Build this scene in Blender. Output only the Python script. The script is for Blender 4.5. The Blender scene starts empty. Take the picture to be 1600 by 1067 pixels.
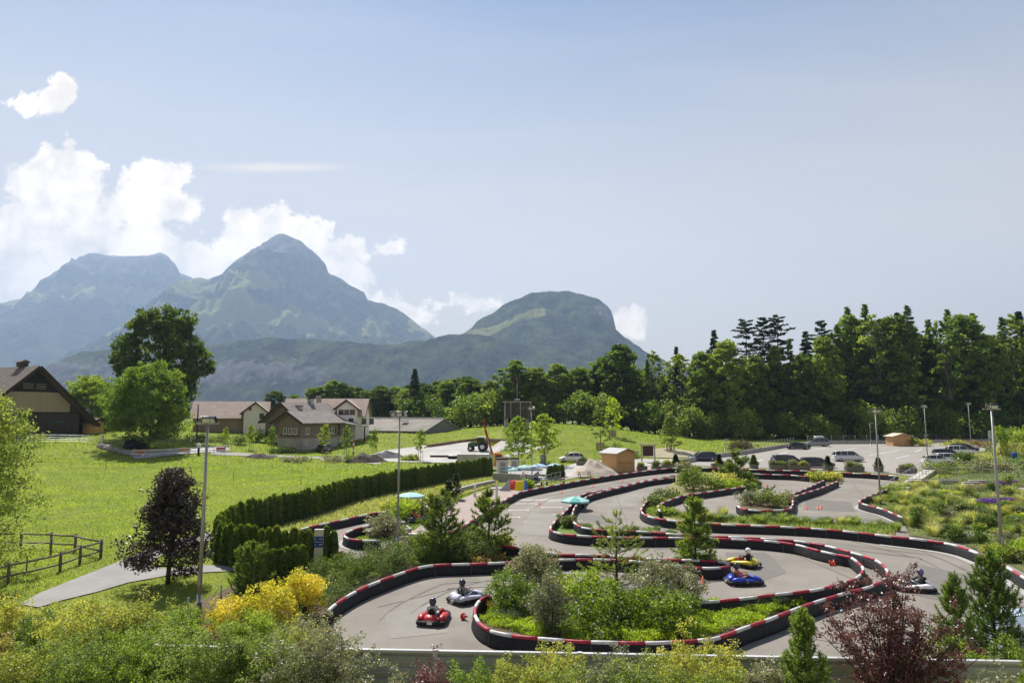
import bpy, bmesh, math, random
import numpy as np
from mathutils import Vector, Matrix, noise as mnoise
S = bpy.context.scene
COL = S.collection
R = math.radians
# ------------------------------------------------------------------ camera
F_PX, CAM_Z, PITCH = 1066.7, 9.2, R(6.2)
cam_d = bpy.data.cameras.new('camera'); cam = bpy.data.objects.new('camera', cam_d); COL.objects.link(cam)
cam_d.sensor_width = 36; cam_d.lens = 24; cam_d.clip_start = 0.1; cam_d.clip_end = 40000
cam.location = (0, 0, CAM_Z); cam.rotation_euler = (R(90) + PITCH, 0, 0)
S.camera = cam
# ------------------------------------------------------------------ light
SUN_EL, SUN_AZ = 53.0, -26.0            # azimuth from +Y, clockwise positive
S.view_settings.view_transform = 'Standard'; S.view_settings.look = 'None'
S.view_settings.exposure = 1.55; S.view_settings.gamma = 1.0; S.view_settings.use_curve_mapping = False
sd = bpy.data.lights.new('sun', 'SUN'); sd.energy = 3.2; sd.angle = R(0.5); sd.color = (1.0, 0.95, 0.87)
sun = bpy.data.objects.new('sun', sd); COL.objects.link(sun)
_a, _e = R(SUN_AZ), R(SUN_EL)
SUNV = Vector((math.sin(_a) * math.cos(_e), math.cos(_a) * math.cos(_e), math.sin(_e)))
sun.rotation_euler = SUNV.to_track_quat('Z', 'Y').to_euler(); sun.location = SUNV * 300
W = bpy.data.worlds.new('World'); S.world = W; W.use_nodes = True
def build_world():
    nt = W.node_tree; nt.nodes.clear(); N = nt.nodes.new; L = nt.links.new
    out = N('ShaderNodeOutputWorld'); bg = N('ShaderNodeBackground'); bg.inputs[1].default_value = 0.05
    sky = N('ShaderNodeTexSky'); sky.sky_type = 'NISHITA'; sky.sun_disc = False
    sky.sun_elevation = R(SUN_EL); sky.sun_rotation = R(SUN_AZ % 360); sky.altitude = 500
    sky.air_density = 1.0; sky.dust_density = 0.5; sky.ozone_density = 1.2
    tc = N('ShaderNodeTexCoord'); sep = N('ShaderNodeSeparateXYZ'); L(tc.outputs['Generated'], sep.inputs[0])
    def m(op, a, b=None, c=None, clamp=False):
        n = N('ShaderNodeMath'); n.operation = op; n.use_clamp = clamp
        for i, v in enumerate((a, b, c)):
            if v is None: continue
            if isinstance(v, (int, float)): n.inputs[i].default_value = v
            else: L(v, n.inputs[i])
        return n.outputs[0]
    y = m('MAXIMUM', sep.outputs[1], 0.05)
    u = m('DIVIDE', sep.outputs[0], y); v = m('DIVIDE', sep.outputs[2], y)
    cmb = N('ShaderNodeCombineXYZ'); L(u, cmb.inputs[0]); L(v, cmb.inputs[1])
    def fbm(scale, detail, rough, off=0.0):
        mp = N('ShaderNodeMapping'); mp.inputs[1].default_value = (off, off * .7, 0); L(cmb.outputs[0], mp.inputs[0])
        n = N('ShaderNodeTexNoise'); n.inputs['Scale'].default_value = scale; n.inputs['Detail'].default_value = detail
        n.inputs['Roughness'].default_value = rough; L(mp.outputs[0], n.inputs[0]); return n.outputs[0]
    # cumulus banks: soft ellipses on the sky, broken up by fractal noise
    blobs = [  # u, v, half width, half height, weight
        (-.745,.22,.18,.12,1.15),(-.655,.33,.052,.085,1.05),(-.66,.28,.10,.08,1),(-.56,.325,.05,.05,.9),(-.54,.265,.055,.045,.85),
        (-.53,.365,.05,.02,.7),(-.51,.31,.05,.028,.75),(-.535,.235,.07,.06,.9),(-.70,.375,.03,.03,.8),(-.735,.355,.04,.03,.7),
        (-.745,.475,.05,.018,.6),(-.70,.488,.034,.016,.58),(-.682,.503,.024,.018,.6),
        (-.47,.215,.07,.06,1),(-.405,.265,.036,.05,1.05),(-.43,.21,.07,.05,.9),(-.355,.265,.04,.045,.95),(-.315,.25,.05,.05,1),(-.27,.235,.05,.04,1),
        (-.185,.250,.026,.016,.75),(-.235,.205,.03,.022,.8),(-.165,.150,.07,.03,.6),(.175,.14,.026,.022,.7),(-.05,.165,.04,.02,.6),(-.74,.16,.08,.05,.8),
        (-.62,.21,.1,.05,1)]
    acc = None
    for bu, bv, a, b, w in blobs:
        mp = N('ShaderNodeMapping'); mp.vector_type = 'POINT'
        mp.inputs[1].default_value = (-bu / a, -bv / b, 0); mp.inputs[3].default_value = (1 / a, 1 / b, 1); L(cmb.outputs[0], mp.inputs[0])
        ln = N('ShaderNodeVectorMath'); ln.operation = 'LENGTH'; L(mp.outputs[0], ln.inputs[0])
        val = m('MULTIPLY', m('SUBTRACT', 1.2, ln.outputs['Value']), w)
        acc = val if acc is None else m('SMOOTH_MAX', acc, val, .15)
    n1 = fbm(12, 12, .64); n2 = fbm(38, 9, .66, 3.1)
    dens = m('ADD', acc, m('MULTIPLY', m('SUBTRACT', n1, .5), 2.5))
    dens = m('ADD', dens, m('MULTIPLY', m('SUBTRACT', n2, .5), 1.5))
    mr = N('ShaderNodeMapRange'); mr.interpolation_type = 'SMOOTHSTEP'; L(dens, mr.inputs[0])
    mr.inputs[1].default_value = .10; mr.inputs[2].default_value = .38
    cl = m('MULTIPLY', mr.outputs[0], m('GREATER_THAN', sep.outputs[1], .05))
    # thin cirrus veil
    mpc = N('ShaderNodeMapping'); mpc.inputs[3].default_value = (1.1, 7, 1); L(cmb.outputs[0], mpc.inputs[0])
    nc = N('ShaderNodeTexNoise'); nc.inputs['Scale'].default_value = 1.6; nc.inputs['Detail'].default_value = 6; L(mpc.outputs[0], nc.inputs[0])
    mrc = N('ShaderNodeMapRange'); L(nc.outputs[0], mrc.inputs[0]); mrc.inputs[1].default_value = .45; mrc.inputs[2].default_value = .8
    veil = m('MINIMUM', m('ADD', m('MULTIPLY', mrc.outputs[0], .10), m('MULTIPLY', m('SUBTRACT', .56, sep.outputs[2], clamp=True), 2.3)), .93)
    mps = N('ShaderNodeMapping'); mps.inputs[1].default_value = (.36/.13, -.374/.010, 0); mps.inputs[3].default_value = (1/.13, 1/.010, 1); L(cmb.outputs[0], mps.inputs[0])
    lns = N('ShaderNodeVectorMath'); lns.operation = 'LENGTH'; L(mps.outputs[0], lns.inputs[0])
    streak = m('MULTIPLY', m('MULTIPLY', m('SUBTRACT', 1.0, lns.outputs['Value'], clamp=True), fbm(26, 8, .6, 1.7)), 1.1)
    veil = m('MINIMUM', m('ADD', veil, streak), .97)
    # cloud body: billows brighter, hollows and bases greyer
    sh = N('ShaderNodeMapRange'); L(m('ADD', fbm(16, 9, .62, .03), m('MULTIPLY', m('SUBTRACT', .3, v), .25)), sh.inputs[0])
    sh.inputs[1].default_value = .36; sh.inputs[2].default_value = .60; sh.inputs[3].default_value = 8.2; sh.inputs[4].default_value = 13.0
    ccol = N('ShaderNodeCombineColor')
    L(sh.outputs[0], ccol.inputs[0]); L(m('MULTIPLY', sh.outputs[0], .86), ccol.inputs[1]); L(m('MULTIPLY', sh.outputs[0], .68), ccol.inputs[2])
    soft = N('ShaderNodeMix'); soft.data_type = 'RGBA'; soft.inputs[0].default_value = SKY_WHITE
    L(sky.outputs[0], soft.inputs[6]); soft.inputs[7].default_value = (.3, .6, 1.4, 1)
    mx1 = N('ShaderNodeMix'); mx1.data_type = 'RGBA'; L(veil, mx1.inputs[0]); L(soft.outputs[2], mx1.inputs[6]); mx1.inputs[7].default_value = (7.4, 6.4, 4.9, 1)
    mx2 = N('ShaderNodeMix'); mx2.data_type = 'RGBA'; L(cl, mx2.inputs[0]); L(mx1.outputs[2], mx2.inputs[6]); L(ccol.outputs[0], mx2.inputs[7])
    L(mx2.outputs[2], bg.inputs[0]); L(bg.outputs[0], out.inputs[0])
SKY_WHITE = 0.46
build_world()
S.cycles.volume_bounces = 0; S.cycles.max_bounces = 6; S.cycles.diffuse_bounces = 4; S.cycles.glossy_bounces = 2
S.cycles.transmission_bounces = 3; S.cycles.transparent_max_bounces = 4; S.cycles.use_denoising = True
S.cycles.caustics_reflective = False; S.cycles.caustics_refractive = False; S.cycles.sample_clamp_indirect = 4
# ------------------------------------------------------------------ pixel -> place
def ray(px, py):
    u = (px - 800) / F_PX; v = (533.5 - py) / F_PX
    c, s = math.cos(PITCH), math.sin(PITCH)
    return Vector((u, c - v * s, s + v * c))
def sm(t):
    t = np.clip(t, 0, 1); return t * t * (3 - 2 * t)
def G(X, Y):
    X = np.asarray(X, float); Y = np.asarray(Y, float)
    base = .025 * (np.minimum(Y, 175) - 35)
    base = base - np.clip((Y - 600) / 600, 0, 1) * 14
    left = 3.5 * sm((-X - 30) / 58) * sm((Y - 55) / 65)
    amp = np.interp(X, [-90,-60,-40,-24,-14,0,11,22,33,45,60], [.2,.8,1.3,2.2,2.4,3.2,3.8,3.0,1.5,.2,0])
    mound = amp * sm((Y - np.where(X < -2, 122, 110)) / 38) * (1 - .6 * sm((Y - 190) / 120))
    und = .12 * np.sin(X * .21 + 1) * np.sin(Y * .17) * sm((-X - 14) / 12) * sm((Y - 38) / 15)
    return base + left + mound + und
def gz(x, y): return float(G(x, y))
def P(px, py, h=0.0):
    """where the sight line through a photo pixel meets the ground (raised by h)"""
    d = ray(px, py); o = Vector((0, 0, CAM_Z)); t = 5.0; prev = 5.0
    while t < 900:
        p = o + d * t
        if p.z < gz(p.x, p.y) + h: break
        prev = t; t += max(.4, t * .02)
    lo, hi = prev, t
    for _ in range(24):
        mid = (lo + hi) / 2; p = o + d * mid
        if p.z < gz(p.x, p.y) + h: hi = mid
        else: lo = mid
    p = o + d * hi
    return Vector((p.x, p.y, gz(p.x, p.y)))
def T(px, py, h=0.0):
    """same on the exact plane of the race track"""
    d = ray(px, py)
    t = (CAM_Z - h + .025 * 35) / (.025 * d.y - d.z)
    x, y = d.x * t, d.y * t
    return Vector((x, y, .025 * (y - 35)))
def at(px, py, Y):
    d = ray(px, py); k = Y / d.y; return Vector((d.x * k, Y, CAM_Z + d.z * k))
# ------------------------------------------------------------------ materials
MATS = {}
def mat(name, col, rough=.7, var=.15, scale=4.0, bump=0.0, metal=0.0, spec=.3, col2=None, bscale=None, detail=6, stretch=None, coat=0.0, coords='Object'):
    if name in MATS: return MATS[name]
    m = bpy.data.materials.new(name); m.use_nodes = True; nt = m.node_tree; b = nt.nodes['Principled BSDF']
    N = nt.nodes.new; L = nt.links.new
    tc = N('ShaderNodeTexCoord'); vec = tc.outputs[coords]
    if stretch:
        mp = N('ShaderNodeMapping'); mp.inputs[3].default_value = stretch; L(vec, mp.inputs[0]); vec = mp.outputs[0]
    n = N('ShaderNodeTexNoise'); n.inputs['Scale'].default_value = scale; n.inputs['Detail'].default_value = detail; n.inputs['Roughness'].default_value = .65; L(vec, n.inputs[0])
    cr = N('ShaderNodeValToRGB'); cr.color_ramp.elements[0].position = .3; cr.color_ramp.elements[1].position = .7
    c2 = col2 or tuple(min(1, c * (1 + var)) for c in col); c1 = col if col2 else tuple(c * (1 - var) for c in col)
    cr.color_ramp.elements[0].color = (*c1, 1); cr.color_ramp.elements[1].color = (*c2, 1)
    L(n.outputs[0], cr.inputs[0]); L(cr.outputs[0], b.inputs['Base Color'])
    b.inputs['Roughness'].default_value = rough; b.inputs['Metallic'].default_value = metal
    b.inputs['Specular IOR Level'].default_value = spec; b.inputs['Coat Weight'].default_value = coat
    if bump:
        n2 = N('ShaderNodeTexNoise'); n2.inputs['Scale'].default_value = bscale or scale * 4; n2.inputs['Detail'].default_value = 5; L(vec, n2.inputs[0])
        bp = N('ShaderNodeBump'); bp.inputs['Strength'].default_value = bump; bp.inputs['Distance'].default_value = .1
        L(n2.outputs[0], bp.inputs['Height']); L(bp.outputs[0], b.inputs['Normal'])
    MATS[name] = m; return m
LEAF_K = 1.55
def leafmat(name, c1, c2, trans=.45, gloss=.05, warm=1.25):
    """leaf: per-leaf random tone, part of the light shining through"""
    if name in MATS: return MATS[name]
    c1 = tuple(min(.8, c*LEAF_K) for c in c1); c2 = tuple(min(.85, c*LEAF_K) for c in c2); trans = min(.6, trans+.06)
    m = bpy.data.materials.new(name); m.use_nodes = True; nt = m.node_tree; nt.nodes.clear(); N = nt.nodes.new; L = nt.links.new
    out = N('ShaderNodeOutputMaterial'); at_ = N('ShaderNodeAttribute'); at_.attribute_name = 'tone'
    oi = N('ShaderNodeObjectInfo')
    mx = N('ShaderNodeMix'); mx.data_type = 'RGBA'; L(at_.outputs['Fac'], mx.inputs[0]); mx.inputs[6].default_value = (*c1, 1); mx.inputs[7].default_value = (*c2, 1)
    hs = N('ShaderNodeHueSaturation'); L(mx.outputs[2], hs.inputs['Color'])
    mr = N('ShaderNodeMapRange'); L(oi.outputs['Random'], mr.inputs[0]); mr.inputs[3].default_value = .8; mr.inputs[4].default_value = 1.22; L(mr.outputs[0], hs.inputs['Value'])
    mr2 = N('ShaderNodeMapRange'); L(oi.outputs['Random'], mr2.inputs[0]); mr2.inputs[3].default_value = .515; mr2.inputs[4].default_value = .488; L(mr2.outputs[0], hs.inputs['Hue'])
    df = N('ShaderNodeBsdfDiffuse'); L(hs.outputs[0], df.inputs[0])
    tr = N('ShaderNodeBsdfTranslucent')
    tm = N('ShaderNodeMix'); tm.data_type = 'RGBA'; tm.blend_type = 'MULTIPLY'; tm.inputs[0].default_value = 1; L(hs.outputs[0], tm.inputs[6]); tm.inputs[7].default_value = (1.25 * warm, 1.3 * warm, .7 * warm, 1); L(tm.outputs[2], tr.inputs[0])
    ms = N('ShaderNodeMixShader'); ms.inputs[0].default_value = trans; L(df.outputs[0], ms.inputs[1]); L(tr.outputs[0], ms.inputs[2])
    gl = N('ShaderNodeBsdfGlossy'); gl.inputs['Roughness'].default_value = .45; gl.inputs[0].default_value = (.9, .95, .9, 1)
    m2 = N('ShaderNodeMixShader'); m2.inputs[0].default_value = gloss*.45; L(ms.outputs[0], m2.inputs[1]); L(gl.outputs[0], m2.inputs[2])
    L(m2.outputs[0], out.inputs[0]); MATS[name] = m; return m
# ------------------------------------------------------------------ objects
def tag(o, label=None, cat=None, group=None, kind=None):
    if label: o['label'] = label
    if cat: o['category'] = cat
    if group: o['group'] = group
    if kind: o['kind'] = kind
    return o
def thing(name, label, cat, loc=(0, 0, 0), rz=0.0, group=None):
    o = bpy.data.objects.new(name, None); COL.objects.link(o); o.location = loc; o.rotation_euler = (0, 0, rz); o.empty_display_size = .2
    return tag(o, label, cat, group)
def link(name, me, parent=None, loc=None):
    o = bpy.data.objects.new(name, me); COL.objects.link(o)
    if parent is not None: o.parent = parent
    if loc is not None: o.location = loc
    return o
def copy_tree(root, loc, rz=0.0, scale=1.0, label=None, group=None):
    def cp(o, par):
        c = o.copy(); COL.objects.link(c)
        if par is not None: c.parent = par
        for ch in KIDS.get(o.name, ()): cp(ch, c)
        return c
    r = cp(root, None); r.location = loc; r.rotation_euler = (0, 0, rz)
    r.scale = (scale, scale, scale) if isinstance(scale, (int, float)) else scale
    if label: r['label'] = label
    if group: r['group'] = group
    return r
KIDS = {}
def note_kids(o):
    """remember a thing's parts (and theirs) before it is copied"""
    KIDS[o.name] = list(o.children)
    for c in o.children: note_kids(c)
class MB:
    """collects solids and links them as one mesh object"""
    def __init__(s): s.v = []; s.f = []; s.sm = []
    def add(s, vs, fs, smooth=False):
        b = len(s.v); s.v += [tuple(v) for v in vs]; s.f += [tuple(i + b for i in f) for f in fs]; s.sm += [smooth] * len(fs); return s
    def box(s, x0, x1, y0, y1, z0, z1):
        return s.add([(x0,y0,z0),(x1,y0,z0),(x1,y1,z0),(x0,y1,z0),(x0,y0,z1),(x1,y0,z1),(x1,y1,z1),(x0,y1,z1)],
                     [(0,3,2,1),(4,5,6,7),(0,1,5,4),(1,2,6,5),(2,3,7,6),(3,0,4,7)])
    def cbox(s, c, sz): return s.box(c[0]-sz[0]/2,c[0]+sz[0]/2,c[1]-sz[1]/2,c[1]+sz[1]/2,c[2]-sz[2]/2,c[2]+sz[2]/2)
    def bar(s, a, b, w, h=None):
        """square bar from a to b"""
        a, b = Vector(a), Vector(b); h = h or w; d = (b - a).normalized()
        sx = d.cross(Vector((0,0,1)));  sx = Vector((1,0,0)) if sx.length < 1e-4 else sx.normalized(); sy = sx.cross(d)
        o = [sx*(w/2)*i + sy*(h/2)*j for i, j in ((-1,-1),(1,-1),(1,1),(-1,1))]
        return s.add([a+q for q in o]+[b+q for q in o], [(3,2,1,0),(4,5,6,7),(0,1,5,4),(1,2,6,5),(2,3,7,6),(3,0,4,7)])
    def tube(s, pts, r, n=8, closed=False, cap=True):
        pts = [Vector(p) for p in pts]; k = len(pts); rs = r if isinstance(r, (list, tuple)) else [r]*k; vs = []
        for i, p in enumerate(pts):
            if closed: d = pts[(i+1) % k] - pts[i-1]
            else: d = pts[min(i+1, k-1)] - pts[max(i-1, 0)]
            d.normalize(); sx = d.cross(Vector((0,0,1)))
            sx = Vector((1,0,0)) if sx.length < 1e-3 else sx.normalized(); sy = sx.cross(d)
            vs += [p + (sx*math.cos(2*math.pi*j/n) + sy*math.sin(2*math.pi*j/n))*rs[i] for j in range(n)]
        fs = []
        for i in range(k if closed else k-1):
            a, b = i*n, ((i+1) % k)*n
            fs += [(a+j, a+(j+1) % n, b+(j+1) % n, b+j) for j in range(n)]
        if cap and not closed: fs += [tuple(range(n))[::-1], tuple(range((k-1)*n, k*n))]
        return s.add(vs, fs, True)
    def lathe(s, prof, c=(0,0,0), n=16, axis='Z'):
        vs = []
        for r, z in prof:
            for j in range(n):
                a = 2*math.pi*j/n; x, y = r*math.cos(a), r*math.sin(a)
                q = (x, y, z) if axis == 'Z' else ((z, x, y) if axis == 'X' else (x, z, y))
                vs.append((c[0]+q[0], c[1]+q[1], c[2]+q[2]))
        fs = [(i*n+j, i*n+(j+1) % n, (i+1)*n+(j+1) % n, (i+1)*n+j) for i in range(len(prof)-1) for j in range(n)]
        return s.add(vs, fs, True)
    def prism(s, poly, d):
        """flat polygon (3-D points) pushed along vector d"""
        n = len(poly); d = Vector(d); a = [Vector(p) for p in poly]
        return s.add(a + [p + d for p in a], [tuple(range(n))[::-1], tuple(range(n, 2*n))] + [(i, (i+1) % n, n+(i+1) % n, n+i) for i in range(n)])
    def loft(s, rings, smooth=True, cap=True):
        n = len(rings[0]); vs = [v for r in rings for v in r]
        fs = [(i*n+j, i*n+(j+1) % n, (i+1)*n+(j+1) % n, (i+1)*n+j) for i in range(len(rings)-1) for j in range(n)]
        if cap: fs += [tuple(range(n))[::-1], tuple(range((len(rings)-1)*n, len(rings)*n))]
        return s.add(vs, fs, smooth)
    def mesh(s, name, m, bevel=0.0):
        me = bpy.data.meshes.new(name); me.from_pydata(s.v, [], s.f); me.materials.append(m)
        me.polygons.foreach_set('use_smooth', s.sm)
        bm = bmesh.new(); bm.from_mesh(me); bmesh.ops.recalc_face_normals(bm, faces=bm.faces)
        if bevel:
            es = [e for e in bm.edges if len(e.link_faces) == 2 and e.calc_face_angle(0) > .5]
            bmesh.ops.bevel(bm, geom=es, offset=bevel, segments=2, affect='EDGES', profile=.5, clamp_overlap=True)
            for f in bm.faces: f.smooth = True
        bm.to_mesh(me); bm.free()
        return me
    def build(s, name, m, parent=None, loc=None, bevel=0.0): return link(name, s.mesh(name, m, bevel), parent, loc)
def quads(name, V, m, tone=None, cull=True):
    """V (n,4,3) or (n,3,3): n separate leaves; tone: per-quad 0..1"""
    n, q_ = V.shape[:2]; me = bpy.data.meshes.new(name); me.vertices.add(n*q_); me.loops.add(n*q_); me.polygons.add(n)
    me.vertices.foreach_set('co', np.ascontiguousarray(V, np.float32).ravel())
    me.loops.foreach_set('vertex_index', np.arange(n*q_, dtype=np.int32))
    me.polygons.foreach_set('loop_start', np.arange(0, n*q_, q_, dtype=np.int32))
    me.polygons.foreach_set('loop_total', np.full(n, q_, np.int32))
    a = me.attributes.new('tone', 'FLOAT', 'FACE')
    a.data.foreach_set('value', (np.random.rand(n) if tone is None else tone).astype(np.float32))
    me.materials.append(m); me.update(calc_edges=True); return me
def catmull(pts, step, closed=False):
    """smooth polyline through points, resampled to about `step`"""
    p = np.array([tuple(q) for q in pts], float); n = len(p); out = []
    rng_ = range(n) if closed else range(n-1)
    for i in rng_:
        p0, p1, p2, p3 = (p[(i-1) % n], p[i], p[(i+1) % n], p[(i+2) % n]) if closed else (p[max(i-1,0)], p[i], p[i+1], p[min(i+2,n-1)])
        for t in np.linspace(0, 1, 12, endpoint=False):
            out.append(.5*((2*p1)+(-p0+p2)*t+(2*p0-5*p1+4*p2-p3)*t*t+(-p0+3*p1-3*p2+p3)*t**3))
    out.append(p[0] if closed else p[-1]); out = np.array(out)
    d = np.r_[0, np.cumsum(np.linalg.norm(np.diff(out, axis=0), axis=1))]
    k = max(2, int(round(d[-1]/step))+1); s_ = np.linspace(0, d[-1], k)
    return np.stack([np.interp(s_, d, out[:, j]) for j in range(out.shape[1])], 1)
def sheet(name, poly, m, dz, step=2.0, fn=None, kind='structure', parent=None):
    """flat surface laid on the ground inside a polygon of (x, y)"""
    bm = bmesh.new(); f = bm.faces.new([bm.verts.new((p[0], p[1], 0)) for p in poly])
    xs = [p[0] for p in poly]; ys = [p[1] for p in poly]
    if step:
        for ax, lo, hi in ((0, min(xs), max(xs)), (1, min(ys), max(ys))):
            k = math.ceil(lo/step)
            while k*step < hi:
                co = Vector((0,0,0)); co[ax] = k*step; no = Vector((0,0,0)); no[ax] = 1
                bmesh.ops.bisect_plane(bm, geom=bm.verts[:]+bm.edges[:]+bm.faces[:], plane_co=co, plane_no=no); k += 1
    bmesh.ops.triangulate(bm, faces=bm.faces)
    for v in bm.verts: v.co.z = gz(v.co.x, v.co.y) + dz + (fn(v.co.x, v.co.y) if fn else 0)
    bmesh.ops.recalc_face_normals(bm, faces=bm.faces)
    if sum(f.normal.z for f in bm.faces) < 0: bmesh.ops.reverse_faces(bm, faces=bm.faces)
    me = bpy.data.meshes.new(name); bm.to_mesh(me); bm.free(); me.materials.append(m)
    o = link(name, me, parent)
    if parent is None: tag(o, kind=kind)
    return o
# ================================================================== LAND
M_grass = mat('meadow_ground', (.113,.15,.021), rough=.9, col2=(.222,.25,.042), scale=.30, bump=.8, bscale=5, spec=.1, detail=12)
M_asph = mat('asphalt_worn', (.167,.149,.127), rough=.85, col2=(.272,.246,.212), scale=.20, bump=.3, bscale=30, spec=.25, detail=12)
M_asphdark = mat('asphalt_patch', (.155,.142,.127), rough=.85, var=.08, scale=2, bump=.2, bscale=30)
M_conc = mat('parking_concrete', (.24,.222,.195), rough=.85, col2=(.30,.28,.25), scale=.12, bump=.15, bscale=20)
M_gravel = mat('gravel_light', (.30,.285,.26), rough=.95, col2=(.46,.445,.42), scale=.35, bump=.5, bscale=9)
M_path = mat('path_grey', (.22,.21,.20), rough=.9, col2=(.29,.28,.27), scale=.5, bump=.3, bscale=14)
M_brickp = mat('paving_pink', (.27,.215,.19), rough=.85, col2=(.36,.29,.255), scale=2.2, bump=.3, bscale=9)
M_soil = mat('bed_soil', (.075,.055,.03), rough=.95, col2=(.15,.115,.06), scale=1.4, bump=.7, bscale=10)
M_drygrass = mat('dry_slope', (.17,.165,.055), rough=.95, col2=(.27,.24,.11), scale=.7, bump=.8, bscale=7)
M_lawn = mat('lawn_ground', (.085,.15,.018), rough=.9, col2=(.125,.19,.025), scale=.5, bump=.4, bscale=12)
M_kerb = mat('kerb_concrete', (.36,.35,.33), rough=.85, var=.12, scale=3)
M_paint = mat('line_paint', (.62,.61,.58), rough=.7, col2=(.74,.73,.70), scale=6)
def grid_terrain():
    xs = np.r_[-7000,-4000,-2200,-1200,-700,-450,-320,-240,-190, np.arange(-160, 161, 2.0), 190,240,320,450,700,1200,2200,4000,7000]
    ys = np.r_[-60,-30,-10, np.arange(0, 231, 2.0), 245,265,300,350,420,520,700,900,1300,2000,3000,5000,8500]
    X, Y = np.meshgrid(xs, ys); Z = G(X, Y); nx, ny = len(xs), len(ys)
    me = bpy.data.meshes.new('ground'); V = np.stack([X, Y, Z], -1).reshape(-1, 3)
    i = np.arange(ny-1)[:, None]*nx + np.arange(nx-1)[None, :]
    Fq = np.stack([i, i+1, i+1+nx, i+nx], -1).reshape(-1, 4)
    me.from_pydata(V.tolist(), [], Fq.tolist()); me.materials.append(M_grass); me.polygons.foreach_set('use_smooth', [True]*len(Fq))
    tag(link('ground', me), kind='structure')
grid_terrain()
# ------------------------------------------------------------------ mountains
def mountain(name, prof, dist, depth, nx, ny, seed, front=1.5, rough=.12, tree=0.0, masks=None, m=None, back=1.3, pad=.12, gully=.1, dfun=None):
    px = np.array([p[0] for p in prof], float); py = np.array([p[1] for p in prof], float)
    u = np.linspace(px.min(), px.max(), nx); yy = np.interp(u, px, py)
    X = (u - 800)/F_PX*dist; Zr = CAM_Z + (649.3 - yy)/F_PX*dist
    t = np.linspace(-1, 1, ny); V = np.zeros((ny, nx, 3)); AM = np.zeros((ny, nx)); AR = np.zeros((ny, nx))
    fbm = lambda a, b, c, o=5: mnoise.fractal((a, b, c), 1.0, 2.0, o)
    Zr = Zr + np.array([14*mnoise.fractal((x/140, seed, 1.0), 1.0, 2.0, 5) for x in X])*(Zr > 60); ny += 1 - ny % 2; t = np.linspace(-1, 1, ny); V = np.zeros((ny, nx, 3)); AM = np.zeros((ny, nx)); AR = np.zeros((ny, nx))
    for j, tj in enumerate(t):
        ex = front if tj < 0 else back
        for i in range(nx):
            x = X[i]; a = abs(tj)
            g = fbm(x/620+seed, tj*1.6+seed, seed*1.7, 6)
            w = min(1.0, a*4.5)
            h = (1-a)**ex if tj >= 0 or dfun is None else dfun(a)
            gy = mnoise.ridged_multi_fractal((x/430+seed+g*.4, tj*.55, seed), 1.0, 2.1, 4, 1.0, 2.0)*.5 - .6
            z = Zr[i]*(h + w*(1-a)*(rough*g + gully*gy))
            z += Zr[i]*w*(1-a)*.10*(fbm(x/130+seed, tj*depth/130, seed+2, 5))
            if tree: z += tree*(mnoise.noise((x/22, tj*depth/22, seed))+.6*mnoise.noise((x/9, tj*depth/9, seed+4)))*(.45+.55*w)
            V[j, i] = (x, dist + tj*depth, max(z, -13))
            AM[j, i], AR[j, i] = masks(u[i], x, tj, z/max(Zr.max(),1), g, z) if masks else (0, 0)
    me = bpy.data.meshes.new(name); ii = np.arange(ny-1)[:, None]*nx + np.arange(nx-1)[None, :]
    Fq = np.stack([ii, ii+1, ii+1+nx, ii+nx], -1).reshape(-1, 4)
    me.from_pydata(V.reshape(-1, 3).tolist(), [], Fq.tolist()); me.materials.append(m)
    me.polygons.foreach_set('use_smooth', [True]*len(Fq))
    for nm, A in (('meadow', AM), ('rock', AR)):
        at_ = me.attributes.new(nm, 'FLOAT', 'POINT'); at_.data.foreach_set('value', np.clip(A, 0, 1).astype(np.float32).ravel())
    return tag(link(name, me), kind='structure')
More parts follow.
